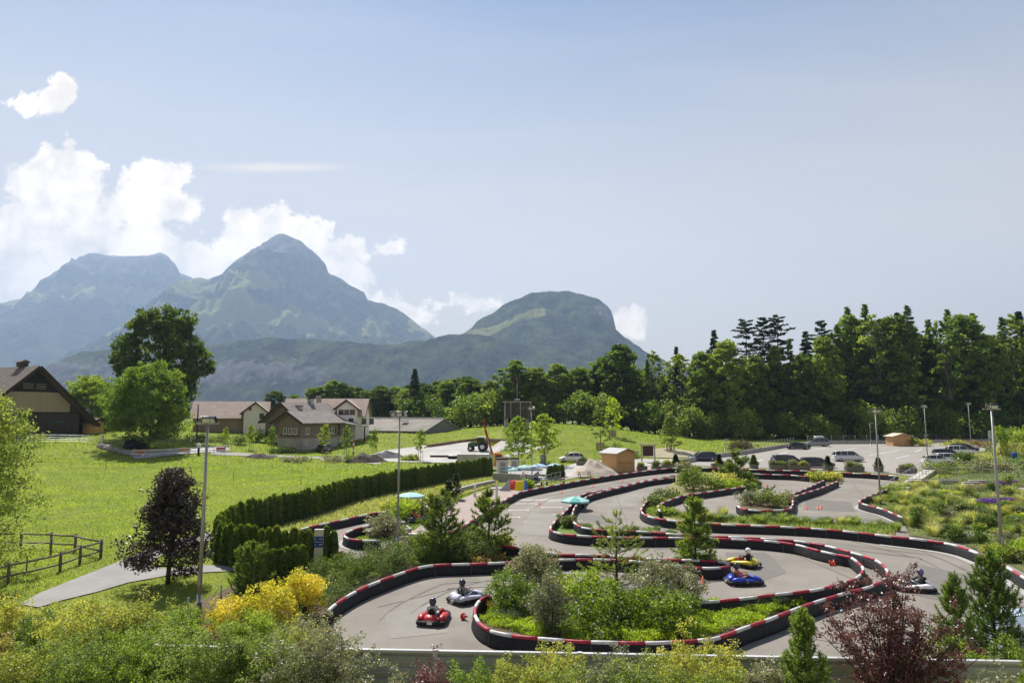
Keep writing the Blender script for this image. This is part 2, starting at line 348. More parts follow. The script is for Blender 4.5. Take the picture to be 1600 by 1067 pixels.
def mountmat(name, tscale, bump):
    m = bpy.data.materials.new(name); m.use_nodes = True; nt = m.node_tree; N = nt.nodes.new; L = nt.links.new; b = nt.nodes['Principled BSDF']
    tc = N('ShaderNodeTexCoord'); n = N('ShaderNodeTexNoise'); n.inputs['Scale'].default_value = tscale; n.inputs['Detail'].default_value = 7; n.inputs['Roughness'].default_value = .75; L(tc.outputs['Object'], n.inputs[0])
    cr = N('ShaderNodeValToRGB'); e = cr.color_ramp.elements; nb = N('ShaderNodeTexNoise'); nb.inputs['Scale'].default_value = tscale*.2; nb.inputs['Detail'].default_value = 8; L(tc.outputs['Object'], nb.inputs[0]); ma = N('ShaderNodeMath'); ma.operation = 'MULTIPLY_ADD'; L(nb.outputs[0], ma.inputs[0]); ma.inputs[1].default_value = .8; ma2 = N('ShaderNodeMath'); ma2.operation = 'MULTIPLY_ADD'; L(n.outputs[0], ma2.inputs[0]); ma2.inputs[1].default_value = .75; ma2.inputs[2].default_value = -.27; L(ma2.outputs[0], ma.inputs[2]); e[0].position = .36; e[0].color = (.003,.006,.005,1); e[1].position = .64; e[1].color = (.115,.15,.05,1); L(ma.outputs[0], cr.inputs[0])
    def mixin(prev, attr, col, col2, s, lo, hi, st=None):
        a = N('ShaderNodeAttribute'); a.attribute_name = attr
        nn = N('ShaderNodeTexNoise'); nn.inputs['Scale'].default_value = s; nn.inputs['Detail'].default_value = 6
        mp = N('ShaderNodeMapping'); mp.inputs[3].default_value = st or (1,1,1); L(tc.outputs['Object'], mp.inputs[0]); L(mp.outputs[0], nn.inputs[0])
        ad = N('ShaderNodeMath'); ad.operation = 'MULTIPLY_ADD'; L(nn.outputs[0], ad.inputs[0]); ad.inputs[1].default_value = 1.2; L(a.outputs['Fac'], ad.inputs[2])
        mr = N('ShaderNodeMapRange'); mr.interpolation_type = 'SMOOTHSTEP'; L(ad.outputs[0], mr.inputs[0]); mr.inputs[1].default_value = lo; mr.inputs[2].default_value = hi
        cm = N('ShaderNodeMix'); cm.data_type = 'RGBA'; L(nn.outputs[0], cm.inputs[0]); cm.inputs[6].default_value = (*col, 1); cm.inputs[7].default_value = (*col2, 1)
        mx = N('ShaderNodeMix'); mx.data_type = 'RGBA'; L(mr.outputs[0], mx.inputs[0]); L(prev, mx.inputs[6]); L(cm.outputs[2], mx.inputs[7]); return mx.outputs[2]
    c = mixin(cr.outputs[0], 'meadow', (.19,.22,.06), (.40,.41,.17), tscale*.22, .98, 1.12)
    c = mixin(c, 'rock', (.04,.04,.045), (.32,.31,.30), tscale*.55, 1.08, 1.3, (1,1,.3))
    L(c, b.inputs['Base Color']); b.inputs['Roughness'].default_value = 1; b.inputs['Specular IOR Level'].default_value = 0
    bp = N('ShaderNodeBump'); bp.inputs['Strength'].default_value = bump; bp.inputs['Distance'].default_value = 40; L(n.outputs[0], bp.inputs['Height']); L(bp.outputs[0], b.inputs['Normal'])
    return m
MM = mountmat('far_slopes', .028, 1.0); MN = mountmat('near_hill_slopes', .05, 1.0)
massif = [(-260,640),(-200,560),(-120,500),(-60,482),(0,470),(20,466),(38,457),(52,440),(75,420),(100,407),(125,392),(140,391),(160,397),(185,396),(215,396),(240,392),(250,396),(266,412),(272,424),(290,430),(330,470),(400,540),(470,600),(520,640)]
def mk_massif(u, x, t, hf, g, z):
    me = .75*math.exp(-((hf-.70-.02*g)/.07)**2) + .25*g*(hf < .6)
    return (me if t < .1 else 0), .9*sm((hf-.80)/.06)
mountain('mountain_massif', massif, 7600, 2400, 240, 110, 3.1, front=1.25, rough=.15, masks=mk_massif, m=MM, gully=.38)
peak = [(60,640),(130,560),(200,500),(240,470),(262,452),(290,436),(305,430),(318,432),(340,425),(345,418),(360,405),(378,392),(395,379),(408,377),(413,368),(425,362),(434,361),(447,367),(462,372),(476,384),(488,392),(503,408),(509,424),(530,432),(548,446),(566,456),(571,468),(595,472),(620,482),(645,500),(662,514),(675,524),(720,560),(770,605),(800,640)]
def mk_peak(u, x, t, hf, g, z):
    me = .62*math.exp(-((hf-.46-.05*g)/.10)**2) + .5*math.exp(-((hf-.66-.1*g)/.08)**2)*(u < 560) + .35*g
    return (me if t < .1 else 0), .95*sm((hf-.80-.05*g)/.1)
mountain('mountain_peak', peak, 6000, 2000, 300, 130, 7.7, front=1.15, rough=.17, masks=mk_peak, m=MM, gully=.42)
dome = [(560,640),(600,600),(640,566),(690,534),(720,522),(736,514),(745,503),(765,490),(785,476),(805,466),(830,457),(860,454),(890,454),(915,460),(938,468),(951,476),(958,487),(960,504),(962,512),(975,524),(990,535),(1005,545),(1040,565),(1100,592),(1160,610),(1220,632),(1240,645)]
def mk_dome(u, x, t, hf, g, z):
    me = 1.15*math.exp(-((hf-.71-.05*math.sin(x/90)-(u-790)*.0006)/.04)**2)*(720 < u < 850)
    rk = .85*sm((u-905)/35)*math.exp(-((hf-.80)/.13)**2)*(u < 985) + .4*math.exp(-((hf-.33)/.08)**2)
    return (me if t < .05 else 0), rk
mountain('dome_hill', dome, 4000, 900, 330, 160, 1.9, front=.82, rough=.10, tree=9, masks=mk_dome, m=MN, gully=.26)
ridge = [(20,645),(60,622),(76,590),(95,565),(120,551),(170,545),(220,545),(270,542),(320,538),(370,533),(420,528),(470,527),(520,533),(570,536),(620,537),(660,530),(700,522),(735,519),(780,528),(840,540),(900,550),(970,560),(1050,575),(1130,590),(1200,610),(1260,640)]
def mk_ridge(u, x, t, hf, g, z):
    rk = .70*math.exp(-((hf-.55)/.2)**2)*sm((620-u)/150)*(.6+.9*abs(g)) + .28*math.exp(-((hf-.45)/.2)**2)
    return .2*g*(hf > .8), rk
def cliff(a): return max(0.0, 1 - .35*min(a/.35, 1) - .65*float(sm((a-.30)/.55)))
mountain('wooded_ridge', ridge, 3300, 620, 420, 120, 5.3, front=1.1, rough=.10, tree=9, masks=mk_ridge, m=MN, gully=.28, dfun=cliff)
far = [(1180,640),(1300,600),(1420,586),(1500,580),(1560,566),(1600,570),(1680,560),(1800,590),(1900,640)]
mountain('distant_hill', far, 6500, 1300, 90, 40, 9.9, rough=.08, m=MM)
# ------------------------------------------------------------------ haze: the valley's air
def haze():
    m = bpy.data.materials.new('valley_air'); m.use_nodes = True; nt = m.node_tree; nt.nodes.clear()
    o = nt.nodes.new('ShaderNodeOutputMaterial'); v = nt.nodes.new('ShaderNodeVolumePrincipled')
    v.inputs['Color'].default_value = (.43,.59,.86,1); v.inputs['Density'].default_value = HAZE_DENSITY; v.inputs['Anisotropy'].default_value = .25
    nt.links.new(v.outputs[0], o.inputs['Volume'])
    b = MB().box(-9500, 9500, -90, 10300, -16.5, 2150); tag(b.build('haze', m), kind='stuff', label='pale blue summer haze filling the valley')
HAZE_DENSITY = 1.15e-4
haze()
# ================================================================== VEGETATION BUILDERS
def nrm(a): return a/np.maximum(np.linalg.norm(a, axis=-1, keepdims=True), 1e-9)
def leaf_quads(C, size, rs, up=.5, out=None, aspect=.55, jitter=.35):
    """one rhombic leaf per centre"""
    n = len(C); nn = rs.normal(size=(n, 3)); nn[:, 2] += up
    if out is not None: nn += out
    nn = nrm(nn); t = nrm(np.cross(nn, rs.normal(size=(n, 3)))); b = np.cross(nn, t)
    s = (size*(1 + jitter*rs.uniform(-1, 1, n)))[:, None]; f = nn*s*.12
    return np.stack([C - t*s*.5, C + b*s*aspect*.5 + f, C + t*s*.5, C - b*s*aspect*.5 + f], 1)
def ball(rs, n, r=1.0, hollow=.0):
    d = nrm(rs.normal(size=(n, 3))); q = (hollow + (1-hollow)*rs.uniform(0, 1, (n, 1)))**(1/2.2); return d*q*r
def limb_tubes(mb, trunk_pts, r0, r1, tips, rs, n=6, thick=.35):
    k = len(trunk_pts); mb.tube(trunk_pts, [r0 + (r1-r0)*i/(k-1) for i in range(k)], 8)
    tp = np.array([tuple(p) for p in trunk_pts])
    for q in tips:
        zi = q[2]*.62 + tp[0][2]*.38; i = int(np.argmin(np.abs(tp[:, 2]-min(zi, tp[-1][2])))); a = tp[i]; r = (r0 + (r1-r0)*i/(k-1))*thick
        mid = (a+q)/2 + np.array([0, 0, -.04*np.linalg.norm(q-a)]) + rs.normal(size=3)*.03*np.linalg.norm(q-a)
        mb.tube([a, mid, q], [r, r*.65, r*.2], n)
M_bark = mat('bark_brown', (.05,.038,.028), rough=.95, col2=(.11,.088,.066), scale=5, stretch=(3,3,.6), bump=.8)
M_barkg = mat('bark_grey', (.10,.095,.085), rough=.95, col2=(.20,.19,.17), scale=6, stretch=(3,3,.6), bump=.6)
def trunk_line(rs, h, wob=.02, k=7):
    o = rs.normal(size=(k, 2))*wob*h; o[0] = 0; o = np.cumsum(o, 0)*.5
    return [Vector((o[i, 0], o[i, 1], h*i/(k-1))) for i in range(k)]
def broadleaf(seed, h, base, rad, lm, lobes=16, clumps=14, leaves=34, leaf=.45, prof=None, bark=None, trunk_r=None, lobe_r=.30, up=.35, clump_r=.34, squash=.8, trunk_k=.82, bare=.0):
    """(trunk mesh, crown mesh): limbs carry lobes, lobes carry clumps, clumps carry leaves"""
    rs = np.random.RandomState(seed); prof = prof or (lambda t: math.sin(math.pi*min(1, .12+.88*t)**.8)**.7)
    L_ = []; 
    for i in range(lobes):
        t = (i+.5)/lobes; t = t**.85; ang = i*2.39996 + rs.uniform(-.4, .4); rr = rad*prof(t)*rs.uniform(.45, .86)
        L_.append((rr*math.cos(ang), rr*math.sin(ang), h*(base + (1-base)*(t*.93))))
    L_.append((0, 0, h*.955)); L_ = np.array(L_)
    rl = rad*lobe_r*rs.uniform(.75, 1.3, len(L_)); cl = []; ow = []
    for c, r in zip(L_, rl):
        k = max(3, int(clumps*rs.uniform(.7, 1.25))); o = ball(rs, k, 1, .25)*[1, 1, squash]; cl.append(c + o*r); ow.append(o)
    cl = np.concatenate(cl); ow = np.concatenate(ow)
    cr = np.repeat(rl, 1).mean()*clump_r*rs.uniform(.7, 1.4, len(cl))
    C = np.concatenate([c + ball(rs, leaves, r)*[1, 1, .7] for c, r in zip(cl, cr)]); O = np.repeat(ow, leaves, 0)
    V = leaf_quads(C, leaf, rs, up, O*.5)
    tone = np.clip(np.repeat(rs.uniform(.1, .8, len(cl)), leaves) + rs.normal(size=len(C))*.18, 0, 1)
    crown = quads('crown', V, lm, tone)
    mb = MB(); tr = trunk_r or h*.018; limb_tubes(mb, trunk_line(rs, h*trunk_k), tr, tr*.25, L_*[.9, .9, .97], rs)
    return mb.mesh('trunk', bark or M_bark), crown
def conifer(seed, h, base, rad, lm, tiers=26, per=7, leaf=.5, droop=.25, sprays=14, gap=.0, bark=None, prof=None, aspect=.35, upturn=0.0, dead=0, tr=None, ragged=.25, tilt=.38):
    """trunk with whorls of branches; flat sprays of needles along each"""
    rs = np.random.RandomState(seed); mb = MB(); tr = tr or h*.013
    mb.tube(trunk_line(rs, h, .006), [tr*(1-i/6.3) for i in range(7)], 8); Q = []; TN = []
    for i in range(tiers):
        t = (i+rs.uniform(-.3, .3))/tiers; t = max(0, min(.995, t)); z = h*(base+(1-base)*t)
        if rs.rand() < gap: continue
        L_ = rad*(prof(t) if prof else (1-t)**.85+.04); k = max(3, int(per*rs.uniform(.7, 1.2)))
        a0 = rs.uniform(0, 6.3)
        for j in range(k):
            a = a0 + j*2*math.pi/k + rs.uniform(-.3, .3); l = L_*rs.uniform(1-ragged*1.5, 1+ragged*.5); z = h*(base+(1-base)*t)+rs.normal()*h*.006; d = np.array([math.cos(a), math.sin(a), 0])
            sag = -droop*l*rs.uniform(.6, 1.3); lift = upturn*l
            pts = [np.array([0, 0, z]) + d*l*q + np.array([0, 0, sag*q*q*1.6 - sag*q*.3 + lift*q*q]) for q in (0, .5, 1)]
            mb.tube(pts, [tr*.2*(1-t*.6), tr*.12, .01], 4, cap=False)
            if dead and t < dead: continue
            q = rs.uniform(.18, 1, sprays)**.75; side = np.array([-d[1], d[0], 0])
            w = (l*.30*(1.15-q)+leaf*.3)*rs.uniform(-1, 1, sprays)
            c = np.array([0, 0, z]) + d*(l*q)[:, None] + side*w[:, None]; c[:, 2] += sag*q*q*1.6 - sag*q*.3 + lift*q*q + rs.normal(size=sprays)*.06*leaf
            n = np.array([0, 0, 1.]) + rs.normal(size=(sprays, 3))*tilt; n = nrm(n); tt = nrm(d*.8 + side*np.sign(w)[:, None]*rs.uniform(.2, 1., (sprays, 1)) + np.array([0, 0, upturn*.9-droop*.5]))
            tt = nrm(tt - n*(tt*n).sum(1, keepdims=True)); b = np.cross(n, tt); s = leaf*rs.uniform(.7, 1.35, (sprays, 1))
            Q.append(np.stack([c - tt*s*.45, c + b*s*aspect*.5, c + tt*s*.55, c - b*s*aspect*.5], 1)); TN.append(np.clip(.5+rs.normal(size=sprays)*.3, 0, 1))
    return mb.mesh('trunk', bark or M_bark), quads('crown', np.concatenate(Q), lm, np.concatenate(TN))
def shrub(seed, rx, ry, h, lm, n=7000, leaf=.08, lobes=10, lobe=.42, up=.5, aspect=.55, ragged=.15, stems=6, spiky=0.0, floor=.08, clump=40):
    """(stems mesh, foliage mesh) for a bush rx by ry by h"""
    rs = np.random.RandomState(seed); a = rs.uniform(0, 6.28, lobes); q = np.sqrt(rs.uniform(0, 1, lobes))*.68
    zc = (1-q*q*.75)*rs.uniform(.45, .72, lobes)
    Lc = np.stack([np.cos(a)*q, np.sin(a)*q, zc], 1); Lr = lobe*rs.uniform(.75, 1.2, lobes)
    k = max(1, n//clump); li = rs.randint(0, lobes, k); o = ball(rs, k, 1, .45); cl = Lc[li] + o*Lr[li, None]*[1, 1, .72]
    cl = cl + rs.normal(size=(k, 3))*ragged*.35; cl[:, 2] = np.abs(cl[:, 2]-floor)+floor; cl[:, 2] += spiky*rs.uniform(0, 1, k)**4
    sc = np.array([rx, ry, h]); cr = clump**.4*leaf*.62
    C = np.repeat(cl*sc, clump, 0) + ball(rs, k*clump, cr)*[1, 1, .8]; C[:, 2] = np.maximum(C[:, 2], .03)
    V = leaf_quads(C, leaf, rs, up, np.repeat(o, clump, 0)*.5, aspect)
    tone = np.clip(np.repeat(rs.uniform(.1, .85, k), clump)+rs.normal(size=k*clump)*.17, 0, 1)
    mb = MB()
    for i in range(stems):
        p = Lc[i % lobes]*sc*rs.uniform(.6, 1.0); e = Vector(p); e.z = max(e.z, .3*h); b = Vector((p[0]*.15, p[1]*.15, -.05)); r = .012+.012*h
        mb.tube([b, (b+e)/2 + Vector((0, 0, .05*h)), e], [r, r*.7, r*.3], 5)
    return mb.mesh('stems', M_bark), quads('foliage', V, lm, tone)
def place_plant(name, meshes, label, cat, loc, rz=0.0, scale=1.0, group=None, names=None):
    t = thing(name, label, cat, loc, rz, group)
    t.scale = (scale,)*3 if isinstance(scale, (int, float)) else scale
    for nm, me in zip(names or ('trunk', 'crown'), meshes): link(nm, me, t)
    return t
def grass_clump(seed, r, h, n, lm, lean=.6, w=.012, name='foliage', top=None):
    """arching blades from one root: a tuft"""
    rs = np.random.RandomState(seed); a = rs.uniform(0, 6.28, n); q = np.sqrt(rs.uniform(0, 1, n)); l = h*rs.uniform(.6, 1.1, n)
    b = np.stack([np.cos(a)*q*r*.35, np.sin(a)*q*r*.35, np.zeros(n)], 1); d = np.stack([np.cos(a), np.sin(a), np.zeros(n)], 1)
    s = np.stack([-np.sin(a), np.cos(a), np.zeros(n)], 1)*w
    ln = (lean*q*r)[:, None]; m1 = b + d*ln*.35 + np.array([0, 0, 1])*(l*.62)[:, None]; tp = b + d*ln + np.array([0, 0, 1])*(l*(1-.25*q))[:, None]
    V = np.stack([b - s, b + s, m1 + s*.8, m1 - s*.8], 1); V2 = np.stack([m1 - s*.8, m1 + s*.8, tp + s*.15, tp - s*.15], 1)
    return quads(name, np.concatenate([V, V2]), lm, np.tile(rs.uniform(0, 1, n), 2))
# leaf colours
LF_forest = leafmat('leaf_forest', (.042,.068,.013), (.135,.18,.03), .48)
LF_forest2 = leafmat('leaf_forest_pale', (.06,.094,.018), (.175,.22,.042), .5)
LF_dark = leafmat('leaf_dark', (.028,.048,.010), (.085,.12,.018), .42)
LF_spruce = leafmat('needle_dark', (.012,.024,.01), (.034,.055,.018), .2)
LF_pine = leafmat('needle_green', (.045,.075,.018), (.13,.175,.035), .38)
LF_bright = leafmat('leaf_bright', (.08,.125,.016), (.185,.225,.036), .5)
LF_lime = leafmat('leaf_lime', (.13,.19,.014), (.27,.31,.026), .5)
LF_yellow = leafmat('leaf_yellow', (.20,.20,.02), (.46,.36,.05), .45)
LF_ygreen = leafmat('leaf_yellowgreen', (.14,.155,.030), (.30,.28,.075), .48)
LF_mid = leafmat('leaf_mid', (.062,.090,.022), (.185,.215,.058), .45)
LF_grey = leafmat('leaf_greygreen', (.085,.090,.050), (.21,.205,.13), .32, gloss=.1)
LF_leafy = leafmat('leaf_glossy_green', (.04,.072,.008), (.125,.17,.018), .45, gloss=.07)
LF_purple = leafmat('leaf_purple', (.052,.018,.024), (.18,.062,.074), .35, gloss=.13, warm=.9)
LF_blackpurple = leafmat('leaf_blackpurple', (.015,.011,.011), (.052,.030,.026), .3, gloss=.14, warm=.9)
LF_thuja = leafmat('leaf_thuja', (.022,.042,.006), (.11,.15,.016), .42)
LF_juniper = leafmat('leaf_juniper', (.05,.07,.02), (.13,.16,.055), .3)
LF_grassb = leafmat('blade_green', (.07,.105,.022), (.185,.22,.06), .45)
LF_straw = leafmat('blade_straw', (.135,.15,.052), (.30,.29,.13), .5)
LF_blue = leafmat('blade_bluegreen', (.06,.09,.045), (.15,.18,.09), .4)
LF_thicket = leafmat('twigs_brown', (.05,.038,.026), (.11,.085,.058), .2)
LF_brown = leafmat('leaf_rust', (.13,.085,.03), (.26,.17,.06), .4)
LF_violet = leafmat('petal_violet', (.06,.02,.16), (.15,.05,.30), .3, warm=.8)
LF_coral = leafmat('petal_coral', (.55,.16,.12), (.75,.33,.26), .4, warm=.8)
LF_goldfl = leafmat('petal_yellow', (.6,.48,.02), (.8,.7,.06), .4, warm=.8)
# ================================================================== FOREST AND TREES
FT = []   # forest tree kinds: (meshes, natural height)
def col_prof(t): return (.62+.38*math.sin(t*math.pi*.9+.3))*(1-max(0, t-.82)*3.2)
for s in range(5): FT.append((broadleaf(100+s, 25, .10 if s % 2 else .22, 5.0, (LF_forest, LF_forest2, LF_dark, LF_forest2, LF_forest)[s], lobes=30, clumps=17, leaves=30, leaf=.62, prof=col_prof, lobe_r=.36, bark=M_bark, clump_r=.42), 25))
for s in range(2): FT.append((broadleaf(120+s, 27, .36, 4.6, LF_forest2, lobes=20, clumps=11, leaves=24, leaf=.58, prof=col_prof, lobe_r=.32, bark=M_barkg), 27))   # airy, trunk showing
PINE = [(conifer(140+s, 30, .30, 6.8, LF_spruce, tiers=34, per=3, leaf=.8, droop=.06, sprays=46, gap=.12, prof=lambda t: (1-t)**.5*.85+.10, upturn=.16, aspect=.5, ragged=.55, tilt=.6), 30) for s in range(2)]
SPRUCE = [(conifer(150+s, 30, .12, 4.6, LF_spruce, tiers=46, per=6, leaf=.8, droop=.3, sprays=26, aspect=.5, ragged=.3, tilt=.6), 30) for s in range(2)]
LARCH = [(conifer(160+s, 30, .22, 5.0, LF_pine, tiers=44, per=4, leaf=.75, droop=.16, sprays=26, gap=.15, aspect=.5, ragged=.5, tilt=.7), 30) for s in range(2)]
def forest_tree(kind, px, top, Y, label, cat='tree', group=None, name='forest_tree', wide=1.0, base=None):
    me, h0 = kind; x = at(px, 600, Y).x; z0 = gz(x, Y) if base is None else base; h = at(px, top, Y).z - z0; k = h/h0
    return place_plant(name, me, label, cat, (x, Y, z0-.2), random.uniform(0, 6.28), (k*wide, k*wide, k), group)
random.seed(11)
GA = 'tall leafy trees of the forest edge'
lab = {0: 'tall green leafy tree in the forest edge behind the meadow and car park', 1: 'tall pale green leafy tree in the forest edge behind the car park'}
front = [(640,605,0),(668,600,2),(700,592,4),(735,588,0),(768,590,1),(805,574,3),(838,566,0),(872,568,1),(905,560,4),(940,552,3),(968,546,0),(985,560,1),
 (1022,548,5),(1062,538,6),(1098,546,3),(1135,540,1),(1180,548,0),(1215,545,3),(1252,540,4),(1290,522,1),(1332,500,3),(1368,486,5),(1405,490,0),(1440,512,2),
 (1480,492,6),(1515,500,1),(1548,512,0),(1590,492,5),(1628,488,3),(1665,486,1)]
LM = ['above the timber tower', 'right of the timber tower', 'behind the globe lamp end of the terrace', 'over the white cabins', 'behind the terrace lamp post', 'over the left bright terrace tree', 'over the right bright terrace tree', 'at the crest of the meadow mound', 'right of the meadow crest', 'behind the slim sapling', 'behind the highest sapling', 'right of the highest sapling', 'above the kiosk hut', 'with bare trunk above the notice shelter', 'behind the cone-shaped sapling', 'right of the cone-shaped sapling', 'behind the hooded path lamp', 'below the three dark pines', 'behind the black saloon', 'behind the roof-box car', 'behind the silver people carrier', 'with high open crown above the thin car park lamp', 'left of the far hut', 'behind the far hut', 'with high open crown above the lamp among white cars', 'behind the farthest lamp post', 'right of the farthest lamp post', 'with high open crown behind the garden lamp post', 'at the right edge of the picture', 'just beyond the right edge of the picture']
for i_, (px, top, k) in enumerate(front):
    top += (-9, 7, -3, 11, 2)[i_ % 5] if px > 780 else 0
    Y = 180 + random.uniform(-4, 6) + (16 if px < 760 else 6 if px < 1000 else 0)
    forest_tree(FT[k], px, top+random.uniform(-2, 4), Y, ('tall green leafy forest tree ' if k in (0, 2, 4) else 'tall pale green forest tree ')+LM[i_], group=GA, wide=random.uniform(.9, 1.15)*(1.6 if px < 900 else 1.25 if px < 1010 else 1))
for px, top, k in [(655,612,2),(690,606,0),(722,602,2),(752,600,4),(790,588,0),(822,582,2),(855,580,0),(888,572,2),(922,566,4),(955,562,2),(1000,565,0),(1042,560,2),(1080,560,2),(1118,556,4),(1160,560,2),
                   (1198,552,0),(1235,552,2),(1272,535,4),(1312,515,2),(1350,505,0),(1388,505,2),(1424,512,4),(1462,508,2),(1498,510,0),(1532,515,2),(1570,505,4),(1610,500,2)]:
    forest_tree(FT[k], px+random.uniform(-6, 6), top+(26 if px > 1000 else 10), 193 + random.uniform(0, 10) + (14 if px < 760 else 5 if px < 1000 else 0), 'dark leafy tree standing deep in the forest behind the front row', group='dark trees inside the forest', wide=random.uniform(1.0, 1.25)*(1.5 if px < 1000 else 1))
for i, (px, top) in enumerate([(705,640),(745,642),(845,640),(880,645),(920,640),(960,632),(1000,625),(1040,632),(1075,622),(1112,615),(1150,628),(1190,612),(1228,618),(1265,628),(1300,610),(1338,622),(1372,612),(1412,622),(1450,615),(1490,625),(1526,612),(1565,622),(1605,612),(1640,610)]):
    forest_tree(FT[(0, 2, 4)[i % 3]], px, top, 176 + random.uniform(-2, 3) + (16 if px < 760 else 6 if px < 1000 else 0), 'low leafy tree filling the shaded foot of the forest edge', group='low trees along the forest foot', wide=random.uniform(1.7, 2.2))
for px, top, kind, lb in [(1118,514,SPRUCE[0],'dark pointed spruce tip standing alone above the pale trees'),(1168,497,PINE[0],'dark layered pine, left of the twin pines on the skyline'),
     (1196,494,PINE[1],'dark layered pine, between its two neighbours on the skyline'),(1218,491,PINE[0],'dark open-topped pine, right of the twin pines on the skyline'),
     (1287,498,PINE[1],'gappy dark pine on the skyline right of the three pines'),(1330,478,LARCH[0],'dark conifer with long level branches rising out of the leafy trees'),
     (1425,476,LARCH[1],'tall feathery conifer with a pointed crown above the car park hut'),(1358,474,LARCH[0],'thin feathery conifer topping the forest'),(1488,482,LARCH[0],'dense dark conifer right of the feathery pointed conifer')]:
    forest_tree(kind, px, top, 188, lb, 'pine' if kind in PINE else 'conifer', name='forest_conifer')
for px, top, k in [(595,598,2),(618,600,3),(642,596,0),(662,594,2),(683,590,0),(705,588,4),(728,584,2),(560,600,0),(535,594,2),(510,598,0),(402,622,0),(430,606,2),(462,612,1),(492,600,0),(520,590,3),(548,598,1),(578,604,0),(606,612,4),(632,600,2),(380,626,1),(345,628,2)]:
    forest_tree(FT[k], px, top+4, 215+random.uniform(0, 18), 'round green leafy tree in the belt behind the white and beige houses', group='trees behind the houses', wide=random.uniform(1.5, 1.9))
for px, top, Yc, kind in [(1012,560,184,2),(1058,540,190,0),(1108,545,183,2),(1142,535,190,3),(1236,528,182,2),(1262,516,192,0),(1312,506,183,3),(1352,498,186,2),(1392,500,181,3),(1408,486,192,1),(1456,498,182,2),(1502,494,190,0),(1528,488,186,3),(1572,494,183,2),(1600,484,190,1),(1640,490,184,3),(930,572,190,1),(868,586,192,0)]:
    forest_tree((SPRUCE[0], SPRUCE[1], LARCH[0], LARCH[1])[kind], px, top, Yc, 'dark spruce standing among the leafy trees of the forest edge' if kind < 2 else 'feathery green larch standing among the leafy trees of the forest edge', 'conifer', 'spruces in the forest edge' if kind < 2 else 'larches in the forest edge', 'forest_conifer', random.uniform(.9, 1.25))
forest_tree(SPRUCE[1], 648, 574, 192, 'dark bushy conifer standing above the trees left of the timber tower', 'conifer', name='forest_conifer', wide=1.5)
# big old tree and the two round trees by the barn
def crown_old(t): return (.55+.55*math.sin(t*math.pi*.95))*(1.05-.25*t)
p = P(285, 672); big = broadleaf(201, 23, .20, 8.6, LF_dark, lobes=52, clumps=20, leaves=40, leaf=.5, prof=crown_old, lobe_r=.27, trunk_r=.55)
Yb = 132; xb = at(250, 600, Yb).x; zb = gz(xb, Yb)
place_plant('broadleaf_tree', big, 'huge dark green tree towering behind the bright round trees', 'tree', (xb, Yb, zb), .4, (1, 1, (at(250, 484, Yb).z-zb)/23))
rd = broadleaf(202, 13, .20, 7.2, LF_bright, lobes=48, clumps=20, leaves=44, leaf=.33, prof=lambda t: math.sin(math.pi*(.16+.80*t))**.6, lobe_r=.30, trunk_r=.26)
Yr = 112; xr = at(235, 600, Yr).x; zr = gz(xr, Yr)
place_plant('broadleaf_tree', rd, 'bright green dome-shaped tree, front one of the two beside the barn', 'tree', (xr, Yr, zr), 0, (1, 1, (at(232, 575, Yr).z-zr)/13))
rd2 = broadleaf(203, 12, .10, 6.8, LF_bright, lobes=42, clumps=18, leaves=40, leaf=.36, prof=lambda t: math.sin(math.pi*(.16+.80*t))**.6, lobe_r=.32, trunk_r=.26)
Yr = 141; xr = at(146, 600, Yr).x; zr = gz(xr, Yr)
place_plant('broadleaf_tree', rd2, 'bright green round tree half hidden, touching the barn corner', 'tree', (xr, Yr, zr), 1, (1, 1, (at(150, 592, Yr).z-zr)/12))
# saplings along the lane and on the meadow
SAP = [broadleaf(210+s, 4.2, .34, 1.15, LF_bright, lobes=14, clumps=9, leaves=18, leaf=.17, trunk_r=.05, lobe_r=.42, bark=M_barkg) for s in range(3)]
M_stake = mat('stake_wood', (.20,.15,.10), var=.2, rough=.9)
def sapling(px, py, top, k, label, stakes=2, wide=1.0, group=None, h0=4.2, me=None, name='young_tree'):
    g = P(px, py); h = at(px, top, g.y).z - g.z; t = place_plant(name, me or SAP[k], label, 'young tree', g, k*1.3, (h/h0*wide, h/h0*wide, h/h0), group)
    for i in range(stakes):
        s = thing('tree_stake', ('left','right')[i % 2] + ' stake of the ' + label, 'stake', g + Vector((-.35+.7*i/max(1, stakes-1), .12, 0)), 0, 'wooden stakes beside the young trees')
        MB().tube([(0, 0, -.2), (0, 0, 1.9)], .035, 6).build('pole', M_stake, s)
    return g
for px, py, top, k, lb in [(424,711,668,0,'young tree with stakes in front of the grey house corner'),(507,713,664,1,'young leafy tree with stakes in front of the parked black car'),
        (541,714,668,2,'young tree with stakes beside the red and white post'),(584,712,672,0,'thin young tree left of the dark earth heap'),(657,721,672,1,'young tree with stakes at the gravel yard edge behind the hedge'),
        (392,703,664,2,'thin young tree on the bank left of the grey house'),(352,697,668,1,'small young tree on the rough bank behind the riding arena')]:
    sapling(px, py, top, k, lb, 2, .8)
big_sap = [broadleaf(220+s, 6.5, .26, 2.3, LF_bright, lobes=18, clumps=11, leaves=22, leaf=.24, trunk_r=.08, lobe_r=.36, bark=M_barkg) for s in range(2)]
sapling(809,730,654,0,'bright green young tree left of the terrace lamp post', 0, 1.0, h0=6.5, me=big_sap[0])
sapling(851,727,647,1,'bright green young tree right of the terrace lamp post, behind the grey box', 0, 1.0, h0=6.5, me=big_sap[1])
thin_sap = broadleaf(230, 6, .22, 1.5, LF_mid, lobes=13, clumps=9, leaves=18, leaf=.2, trunk_r=.06, lobe_r=.4)
tall_sap = broadleaf(231, 6, .2, 1.6, LF_lime, lobes=11, clumps=9, leaves=16, leaf=.24, trunk_r=.06, lobe_r=.36)
